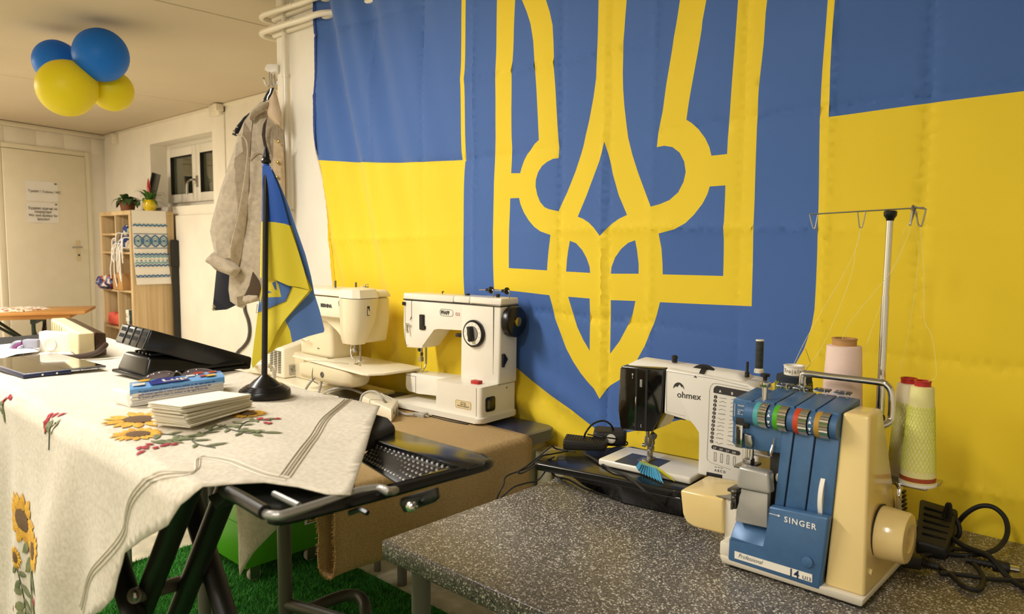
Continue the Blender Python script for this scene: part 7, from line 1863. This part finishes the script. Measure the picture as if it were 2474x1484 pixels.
PL(B().box(-.003, -.0018, .042, .055, .055, .083).cyl((-.003, .066, .062), (-.0015, .066, .062), .0025, n=8).cyl((-.003, .066, .078), (-.0015, .066, .078), .0025, n=8).cyl((-.003, .052, .056), (-.0012, .052, .056), .0025, n=8), 'socket_pin', 'gsteel')
PL(B().cyl((-.0065, .145, .113), (-.004, .145, .113), .004, n=12), 'side_screw', 'brass')
PL(B().box(-.006, -.0045, .10, .198, .1275, .1285), 'side_line', 'gsteel')
# spool pins lying on top
b = B()
for x, y in ((-.085, .15), (-.012, .15)):
    b.tube([(x+.012, y, .424), (x+.012, y, .447), (x, y, .449), (x-.055, y, .447)], .0022, 7, smooth=2)
PL(b, 'spool_pin', 'steel')
b = B()
for x, y in ((-.085, .15), (-.012, .15)):
    b.lathe([(0, 0), (.012, 0), (.013, .003), (.012, .006), (.006, .007), (.0055, .024), (0, .024)], (x+.004, y, .4487), (-1, 0, -.02), 16)
PL(b, 'spool_stop', 'black')
PL(B().lathe([(0, 0), (.007, 0), (.007, .006), (.0075, .008), (.0075, .012), (0, .013)], (-.052, .15, .424), n=16).box(-.21, -.198, .15, .165, .424, .430, .001).tube([(-.325, .15, .424), (-.325, .15, .432), (-.318, .15, .432)], .002, 6), 'top_fitting', 'blackm')

# ================================================================ cream machine behind the small flag
bn = thing('sewing_machine', 'cream sewing machine with a wide extension table behind the small flag', 'sewing machine', (-2.7, 1.75, T2))
M['bcream'] = mat('old_cream', '#e3d6b4', .3, coat=.2); M['bcream2'] = mat('old_cream_pale', '#eae0c6', .3, coat=.2)
BL = lambda b, n, m, p=bn, **k: b.done(n, m, p, **k)
z0 = T2
BL(B().hull8([(-3.12, 1.675, z0+.001), (-2.46, 1.598, z0+.001), (-2.37, 1.72, z0+.001), (-2.37, 1.86, z0+.001), (-3.12, 1.87, z0+.001)], [(-3.12, 1.675, z0+.016), (-2.46, 1.598, z0+.016), (-2.37, 1.72, z0+.016), (-2.37, 1.86, z0+.016), (-3.12, 1.87, z0+.016)], .004), 'base_plate', 'bcream2')
mb = BL(B().hull8([(-3.115, 1.677, z0+.017), (-2.92, 1.677, z0+.017), (-2.92, 1.775, z0+.017), (-3.115, 1.775, z0+.017)], [(-3.10, 1.682, z0+.150), (-2.925, 1.682, z0+.150), (-2.925, 1.772, z0+.168), (-3.10, 1.772, z0+.168)], .008, 3), 'motor_box', 'bcream2')
b = B()
for c in range(3):
    for r in range(13):
        x = -3.035+c*.034; z = z0+.132-r*.0078
        b.box(x, x+.024, 1.6755, 1.681, z, z+.0026, T=Matrix.Translation((0, 0, 0)))
tag(b.done('vent_slot', 'rubber', mb), kind='stuff')
BL(B().box(-2.9195, -2.9185, 1.705, 1.758, z0+.028, z0+.075), 'type_label', mat('label_grey', '#a8a294', .5), mb)
text('TYP 830\n220 V  90 W\nNr 11224', .0085, (-2.918, 1.732, z0+.055), (0, 1, 0), Z_, 'ink', bn, align='CENTER')
BL(B().box(-2.93, -2.58, 1.735, 1.85, z0+.016, z0+.13, .006), 'lower_body', 'bcream')
BL(B().hull8([(-2.86, 1.725, z0+.13), (-2.615, 1.725, z0+.13), (-2.615, 1.85, z0+.13), (-2.86, 1.85, z0+.13)], [(-2.86, 1.71, z0+.36), (-2.60, 1.71, z0+.36), (-2.60, 1.85, z0+.36), (-2.86, 1.85, z0+.36)], .015, 3), 'column', 'bcream')
BL(B().prism([(-3.02, 1.69, z0+.30), (-2.66, 1.69, z0+.30), (-2.60, 1.69, z0+.297), (-2.555, 1.69, z0+.288), (-2.53, 1.69, z0+.265), (-2.505, 1.69, z0+.238), (-2.455, 1.69, z0+.222), (-2.38, 1.69, z0+.222), (-2.36, 1.69, z0+.30), (-2.36, 1.69, z0+.40), (-3.02, 1.69, z0+.40)], (0, .14, 0), .010, 3), 'arm', 'bcream')
BL(B().hull8([(-3.02, 1.665, z0+.402), (-2.35, 1.665, z0+.402), (-2.35, 1.835, z0+.402), (-3.02, 1.835, z0+.402)], [(-3.0, 1.675, z0+.428), (-2.36, 1.675, z0+.430), (-2.36, 1.82, z0+.430), (-3.0, 1.82, z0+.428)], .008, 3), 'top_lid', 'bcream2')
cv = BL(B().prism([(-2.95, 1.655, z0+.315), (-2.43, 1.655, z0+.320), (-2.43, 1.655, z0+.398), (-2.95, 1.655, z0+.398)], (0, .05, 0), .006, 3), 'cover_plate', 'bcream2')
text('BERNINA', .0185, (-2.583, 1.6542, z0+.358), X_, (-.04, 0, 1), 'ink', bn, bold=.0012, sx=1.02)
BL(B().tube([(-2.452, 1.653, z0+.372), (-2.452, 1.651, z0+.384), (-2.446, 1.651, z0+.390), (-2.440, 1.651, z0+.384), (-2.440, 1.651, z0+.366), (-2.446, 1.651, z0+.360), (-2.452, 1.653, z0+.366), (-2.452, 1.653, z0+.378)], .0015, 5, smooth=3), 'clip', 'steel', cv)
text('830', .011, (-2.72, 1.7225, z0+.165), X_, Z_, 'ink', bn, bold=.0004)
# rounded head
def ringz(z, x0, x1, y0, y1, c):
    return [(x0, y0+c, z), (x0+c, y0, z), (x1-c, y0, z), (x1, y0+c, z), (x1, y1-c*.6, z), (x1-c*.6, y1, z), (x0, y1, z)]
b = B(); lv = [ringz(z0+.222, -2.452, -2.362, 1.658, 1.716, .014), ringz(z0+.245, -2.458, -2.350, 1.651, 1.728, .018), ringz(z0+.31, -2.462, -2.336, 1.646, 1.752, .022), ringz(z0+.40, -2.462, -2.332, 1.646, 1.762, .022)]
vv = [[b.bm.verts.new(p) for p in L] for L in lv]
for a, c in zip(vv, vv[1:]):
    for i in range(7): b.bm.faces.new((a[i], a[(i+1) % 7], c[(i+1) % 7], c[i]))
b.bm.faces.new(vv[0][::-1]); b.bm.faces.new(vv[-1])
hd = BL(b, 'head_cover', 'bcream', angle=50)
b = B(); lv = [ringz(z0+.4025, -2.463, -2.331, 1.645, 1.764, .022), ringz(z0+.434, -2.458, -2.342, 1.652, 1.757, .02), ringz(z0+.440, -2.445, -2.355, 1.665, 1.745, .012)]
vv = [[b.bm.verts.new(p) for p in L] for L in lv]
for a, c in zip(vv, vv[1:]):
    for i in range(7): b.bm.faces.new((a[i], a[(i+1) % 7], c[(i+1) % 7], c[i]))
b.bm.faces.new(vv[0][::-1]); b.bm.faces.new(vv[-1])
BL(b, 'head_lid', 'bcream2', hd, angle=40)
lf = BL(B().box(-2.3345, -2.3315, 1.700, 1.711, z0+.335, z0+.372, .001), 'light_switch', 'ink', hd)
BL(B().prism([(-2.332, 1.7015, z0+.338), (-2.332, 1.7095, z0+.338), (-2.332, 1.7095, z0+.350), (-2.332, 1.7015, z0+.365)], (.0015, 0, 0)), 'switch_rocker', 'bcream2', hd)
BL(B().tube([(-2.50, 1.688, z0+.318), (-2.498, 1.686, z0+.30), (-2.485, 1.685, z0+.285), (-2.465, 1.684, z0+.278), (-2.452, 1.684, z0+.262), (-2.444, 1.684, z0+.235)], .0022, 6, smooth=4), 'thread_groove', 'gsteel')
for x, y, h in ((-2.62, 1.75, .03), (-2.49, 1.76, .028)): BL(B().cyl((x, y, z0+.428), (x, y, z0+.428+h), .004, n=10), 'spool_pin', 'gsteel')
BL(B().box(-2.46, -2.43, 1.76, 1.78, z0+.434, z0+.442, .001).tube([(-2.42, 1.755, z0+.436), (-2.42, 1.755, z0+.45), (-2.40, 1.755, z0+.452)], .002, 6), 'top_fitting', 'steel')
BL(B().cyl((-2.415, 1.70, z0+.224), (-2.415, 1.70, z0+.185), .005, n=12).cyl((-2.398, 1.712, z0+.224), (-2.398, 1.712, z0+.15), .0045, n=12).cyl((-2.415, 1.70, z0+.19), (-2.415, 1.70, z0+.138), .001, n=6).box(-2.424, -2.406, 1.692, 1.708, z0+.185, z0+.20, .002), 'needle_bar', 'steel')
BL(B().tube([(-2.398, 1.712, z0+.155), (-2.405, 1.705, z0+.142), (-2.415, 1.695, z0+.137), (-2.38, 1.69, z0+.138), (-2.368, 1.69, z0+.142)], .003, 6, smooth=3).tube([(-2.43, 1.70, z0+.215), (-2.435, 1.695, z0+.20), (-2.428, 1.69, z0+.175), (-2.42, 1.692, z0+.16)], .003, 6, smooth=3), 'presser_foot', 'chrome')
# free arm below and the big extension table
b = B(); lv = []
for x, s_ in ((-2.66, 1.0), (-2.40, 1.0), (-2.355, .93), (-2.335, .80), (-2.328, .6)):
    cy, cz = 1.662, z0+.093
    lv.append([b.bm.verts.new((x, cy+.062*s_*c_, cz+.036*s_*d_)) for c_, d_ in ((-1, .9), (-1, -.2), (-.8, -.7), (-.45, -1), (.45, -1), (.8, -.7), (1, -.2), (1, .9))])
for a, c in zip(lv, lv[1:]):
    for i in range(8): b.bm.faces.new((a[i], a[(i+1) % 8], c[(i+1) % 8], c[i]))
b.bm.faces.new(lv[0][::-1]); b.bm.faces.new(lv[-1])
fa = BL(b, 'free_arm', 'bcream', angle=50)
BL(B().lathe([(0, 0), (.012, 0), (.012, .002), (.008, .003), (.007, .001), (0, .001)], (-2.495, 1.6002, z0+.098), (0, -1, 0), 20), 'lock_screw', 'gsteel', fa)
BL(B().tube([(-2.56, 1.601, z0+.118), (-2.566, 1.599, z0+.09), (-2.558, 1.599, z0+.066), (-2.53, 1.605, z0+.055)], .0016, 5, smooth=3), 'arm_groove', 'gsteel', fa)
pe_ = [(-2.812, 1.664), (-2.805, 1.655), (-2.235, 1.600), (-2.205, 1.607), (-2.175, 1.66), (-2.17, 1.83), (-2.20, 1.85), (-2.60, 1.85), (-2.60, 1.70), (-2.62, 1.70), (-2.62, 1.715), (-2.84, 1.72), (-2.845, 1.70)]
BL(B().prism([(x, y, z0+.128) for x, y in pe_], (0, 0, .0085), .0025), 'extension_plate', 'bcream2')
BL(B().tube([(-2.86, 1.735, z0+.19), (-2.80, 1.70, z0+.205), (-2.75, 1.70, z0+.20)], .004, 6, smooth=3), 'knee_lever', 'bcream2')
b = B(); b.tube([Vector(p)+Vector((0, 0, .0)) for p in ((-2.63, 1.62, z0+.1385), (-2.58, 1.64, z0+.139), (-2.53, 1.645, z0+.143), (-2.50, 1.66, z0+.1385), (-2.46, 1.665, z0+.142), (-2.43, 1.68, z0+.139))], .0007, 4, smooth=5)
tag(b.done('thread', 'gsteel'), 'loose grey thread lying on the cream extension table', 'thread')

# ---------------------------------------------------------------- small things on the tables at the left
pc = thing('foot_pedal', 'pale grey pedal box with grey cord, half hidden behind the tablecloth hem', 'pedal', (-2.0848,1.5364,0.79))
q = [Vector(p) for p in [(-2.2489,1.6052,0.79),(-1.98,1.538,0.79),(-2.0913,1.6548,0.79),(-2.3132,1.7154,0.79)]]
B().hull8(q, [p+Vector((0, 0, .045)) for p in q], .005, 3).done('housing', mat('pedal_grey_white', '#ddd3bb', .4), pc)
b = B(); e_ = (q[2]-q[1]).normalized(); b.ball(q[1].lerp(q[2], .3)+Vector((.002, 0, .028)), .006, 8, (.5, 1, 1.6)); b.done('cord_clip', 'steel', pc)
pads = thing('black_pad', 'flat black plastic tray lying before the cream machine', 'tray', (-2.4548,1.7091,0.8))
q = [Vector(p) for p in [(-2.5169,1.6344,0.802),(-2.2481,1.6291,0.802),(-2.3337,1.7913,0.802),(-2.5414,1.7903,0.802)]]
B().hull8([p-Vector((0, 0, .013)) for p in q], q, .003).done('tray', mat('olive_black', '#2b281f', .3), pads)
M['cord'] = mat('grey_cord', '#a59f93', .5)
for lab, P, r in (('grey cord rising from the base of the cream machine, left one', [(-2.6043,1.5855,0.8), (-2.5804,1.5901,0.8329), (-2.5593,1.6097,0.8666), (-2.5371,1.6302,0.8969), (-2.542,1.6393,0.9052)], .005),
                  ('grey cord rising from the base of the cream machine, right one', [(-2.5488,1.6169,0.8), (-2.5439,1.6239,0.8332), (-2.5374,1.6299,0.8701), (-2.5309,1.6359,0.907)], .005),
                  ('grey cord arching over the flat black tray', [(-2.5229,1.6193,0.8), (-2.4535,1.6122,0.8274), (-2.4238,1.6397,0.8342), (-2.3942,1.6672,0.8295), (-2.3339,1.6821,0.8163), (-2.3123,1.7148,0.8)], .005),
                  ('grey cord looping from the pale pedal box to its plug', [(-2.1566,1.5361,0.835), (-2.1728,1.5587,0.8547), (-2.1541,1.576,0.8684), (-2.1172,1.583,0.8667), (-2.0839,1.5865,0.8442), (-2.1333,1.6558,0.8), (-2.0231,1.6248,0.8), (-1.9806,1.6365,0.802)], .0045),
                  ('short grey cord end standing up beside the white machine base', [(-2.1723,1.641,0.8472), (-2.1462,1.6379,0.8423), (-2.0944,1.6313,0.8297), (-2.0677,1.6288,0.8146), (-2.0497,1.6182,0.7968), (-2.0393,1.6005,0.7747)], .004)):
    b = B(); b.tube(P, r, 8, smooth=5); tag(b.done('cord', 'cord'), lab, 'cable')
pg2 = thing('plug', 'grey mains plug lying on the jute cloth before the white machine', 'plug', (-1.978,1.672,0.795))
a0, a1 = Vector((-2.0025,1.6509,0.799)), Vector((-1.9498,1.6669,0.799))
d_ = (a1-a0).normalized(); s_ = Vector((-d_.y, d_.x, 0))
q0 = [a0-s_*.005-Vector((0, 0, .008)), a0+s_*.005-Vector((0, 0, .008)), a0+s_*.005+Vector((0, 0, .006)), a0-s_*.005+Vector((0, 0, .006))]
q1 = [a1-s_*.017-Vector((0, 0, .01)), a1+s_*.017-Vector((0, 0, .01)), a1+s_*.017+Vector((0, 0, .008)), a1-s_*.017+Vector((0, 0, .008))]
B().hull8(q0, q1, .004, 3).done('plug_body', 'cord', pg2)
b = B()
for k in (-1, 1): b.cyl(a1+s_*.009*k, a1+s_*.009*k+d_*.018, .0024, n=8)
b.done('pin', 'chrome', pg2)
b = B(); b.tube([(-1.9576,1.6832,0.792), (-1.9037,1.6839,0.792), (-1.8512,1.6846,0.792), (-1.7717,1.6968,0.792)], .003, 6, smooth=4)
tag(b.done('cord', 'rubber'), 'black cord lying along the base of the white machine', 'cable')

# white cord and low box at the left foot of the small flag
b = B(); b.tube([(-3.313,1.743,0.81), (-2.5604,1.377,0.9437), (-2.532,1.4032,0.9345), (-2.5241,1.4105,0.9251), (-2.5245,1.4102,0.9046), (-2.5259,1.4089,0.8873)], .008, 8, smooth=4)
tag(b.done('white_cord', 'white'), 'thick white cord end bent down at the cream machine base', 'cable')

bx_ = thing('cream_box', 'low cream plastic box behind the foot of the small flag', 'box', (-3.0934,1.6726,0.8))
q = [Vector(p) for p in [(-3.2304,1.6861,0.787),(-3.0845,1.7083,0.787),(-3.2072,1.805,0.787),(-3.3365,1.7765,0.787)]]
B().hull8(q, [p+Vector((0, 0, .035)) for p in q], .006, 3).done('case', 'bcream2', bx_)

# ---------------------------------------------------------------- cables and plugs behind the overlock at the right
pdr = thing('foot_pedal', 'black foot pedal lying behind the overlock under a tangle of cables', 'pedal', (-.32, 1.78, TZ))
q = [Vector(p) for p in ((-.40, 1.69, TZ+.001), (-.345, 1.70, TZ+.001), (-.355, 1.84, TZ+.001), (-.43, 1.83, TZ+.001))]
B().hull8(q, [q[0]+Vector((0, 0, .03)), q[1]+Vector((0, 0, .025)), q[2]+Vector((0, 0, .07)), q[3]+Vector((0, 0, .08))], .006, 3).done('housing', 'blackm', pdr)
b = B()
for k in range(5): b.tube([q[0].lerp(q[3], .2+.15*k)+Vector((.01, 0, .040+.0075*k)), q[1].lerp(q[2], .2+.15*k)+Vector((-.006, 0, .034+.0067*k))], .003, 6)
b.done('rib', 'black', pdr)
plug = thing('machine_plug', 'ribbed black plug and cord lying beside the overlock base', 'plug', (-0.3839,1.6193,0.765))
c0, c1 = Vector((-0.402,1.5945,0.77)), Vector((-0.3701,1.6087,0.77)); c2 = Vector((-0.3392,1.6127,0.768))
d_ = (c1-c0).normalized(); s_ = Vector((-d_.y, d_.x, 0)); zz_ = Vector((0, 0, .013))
B().hull8([c0-s_*.014-zz_, c0+s_*.014-zz_, c0+s_*.014+zz_, c0-s_*.014+zz_], [c1-s_*.014-zz_, c1+s_*.014-zz_, c1+s_*.014+zz_, c1-s_*.014+zz_], .004).done('plug_body', 'blackm', plug)
d_ = (c2-c1)
b = B()
for k in range(7): b.cyl(c1+d_*(k/7), c1+d_*((k+.6)/7), .0125-.0008*k, n=14)
b.cyl(c1, c2, .0075, n=12); b.done('strain_relief', 'rubber', plug)
pe2 = thing('inline_plug', 'black plug with a short metal end at the right table edge', 'plug', (-0.2502,1.7119,0.765))
e0, e1 = Vector((-0.3091,1.6893,0.768)), Vector((-0.2634,1.6979,0.768)); e2 = Vector((-0.2349,1.7017,0.768)); e3 = Vector((-0.2204,1.7052,0.768))
b = B(); b.tube([e0, e0.lerp(e1, .5), e1], .006, 8); d_ = e1-e0
for k in range(6): b.cyl(e0+d_*(k/6), e0+d_*((k+.55)/6), .0085, n=12)
b.done('strain_relief', 'rubber', pe2)
B().cyl(e1, e2, .0125, .0115, n=16, bev=.003).done('plug_body', 'blackm', pe2)
B().cyl(e2, e3, .007, n=14).done('metal_end', 'chrome', pe2)
for lab, P, r in (('thick black cable making the tallest loop behind the overlock', [(-0.3567,1.698,0.757), (-0.3465,1.7543,0.765), (-0.3635,1.84,0.7672), (-0.3432,1.84,0.8104), (-0.3171,1.84,0.8366), (-0.2905,1.84,0.8415), (-0.2671,1.83,0.8266), (-0.2582,1.81,0.8023), (-0.2639,1.78,0.7829), (-0.2805,1.74,0.7745), (-0.3205,1.741,0.757), (-0.3605,1.7143,0.757), (-0.3913,1.6651,0.757)], .0052),
                  ('black cable standing in a narrow loop behind the overlock', [(-0.387,1.7271,0.757), (-0.3871,1.8,0.7676), (-0.3661,1.8,0.7995), (-0.3646,1.8,0.8343), (-0.3679,1.8,0.8362), (-0.3742,1.8,0.8011), (-0.3607,1.78,0.7808), (-0.3212,1.74,0.7767), (-0.2702,1.7,0.7824), (-0.2299,1.6741,0.757), (-0.1857,1.6407,0.757)], .0055),
                  ('black cable curling low around the ribbed plug', [(-0.3446,1.6386,0.757), (-0.3156,1.6125,0.757), (-0.2871,1.5766,0.757), (-0.2665,1.5823,0.757), (-0.2675,1.6384,0.757), (-0.2856,1.673,0.765), (-0.3042,1.6951,0.765)], .005),
                  ('black cable running off the right table edge', [(-0.3366,1.6101,0.757), (-0.2987,1.6335,0.757), (-0.2534,1.6518,0.757), (-0.1932,1.6968,0.757)], .0045),
                  ('black cable bundle coiled above the black pedal', [(-0.4292,1.84,0.8026), (-0.4125,1.84,0.8078), (-0.4033,1.83,0.7879), (-0.3849,1.82,0.7624), (-0.3506,1.81,0.7655), (-0.3455,1.81,0.7902), (-0.3631,1.82,0.8135), (-0.3898,1.83,0.8153), (-0.4057,1.83,0.8017), (-0.4142,1.82,0.7686), (-0.3958,1.8,0.7462), (-0.3456,1.7517,0.757)], .005),
                  ('black cable crossing in front of the black pedal', [(-0.4354,1.7658,0.8), (-0.4075,1.74,0.784), (-0.3827,1.74,0.768), (-0.3583,1.7381,0.762), (-0.3199,1.7762,0.757), (-0.276,1.7608,0.757)], .0045)):
    b = B(); b.tube(P, r, 9, smooth=6)
    tag(b.done('cable', 'rubber'), lab, 'cable')
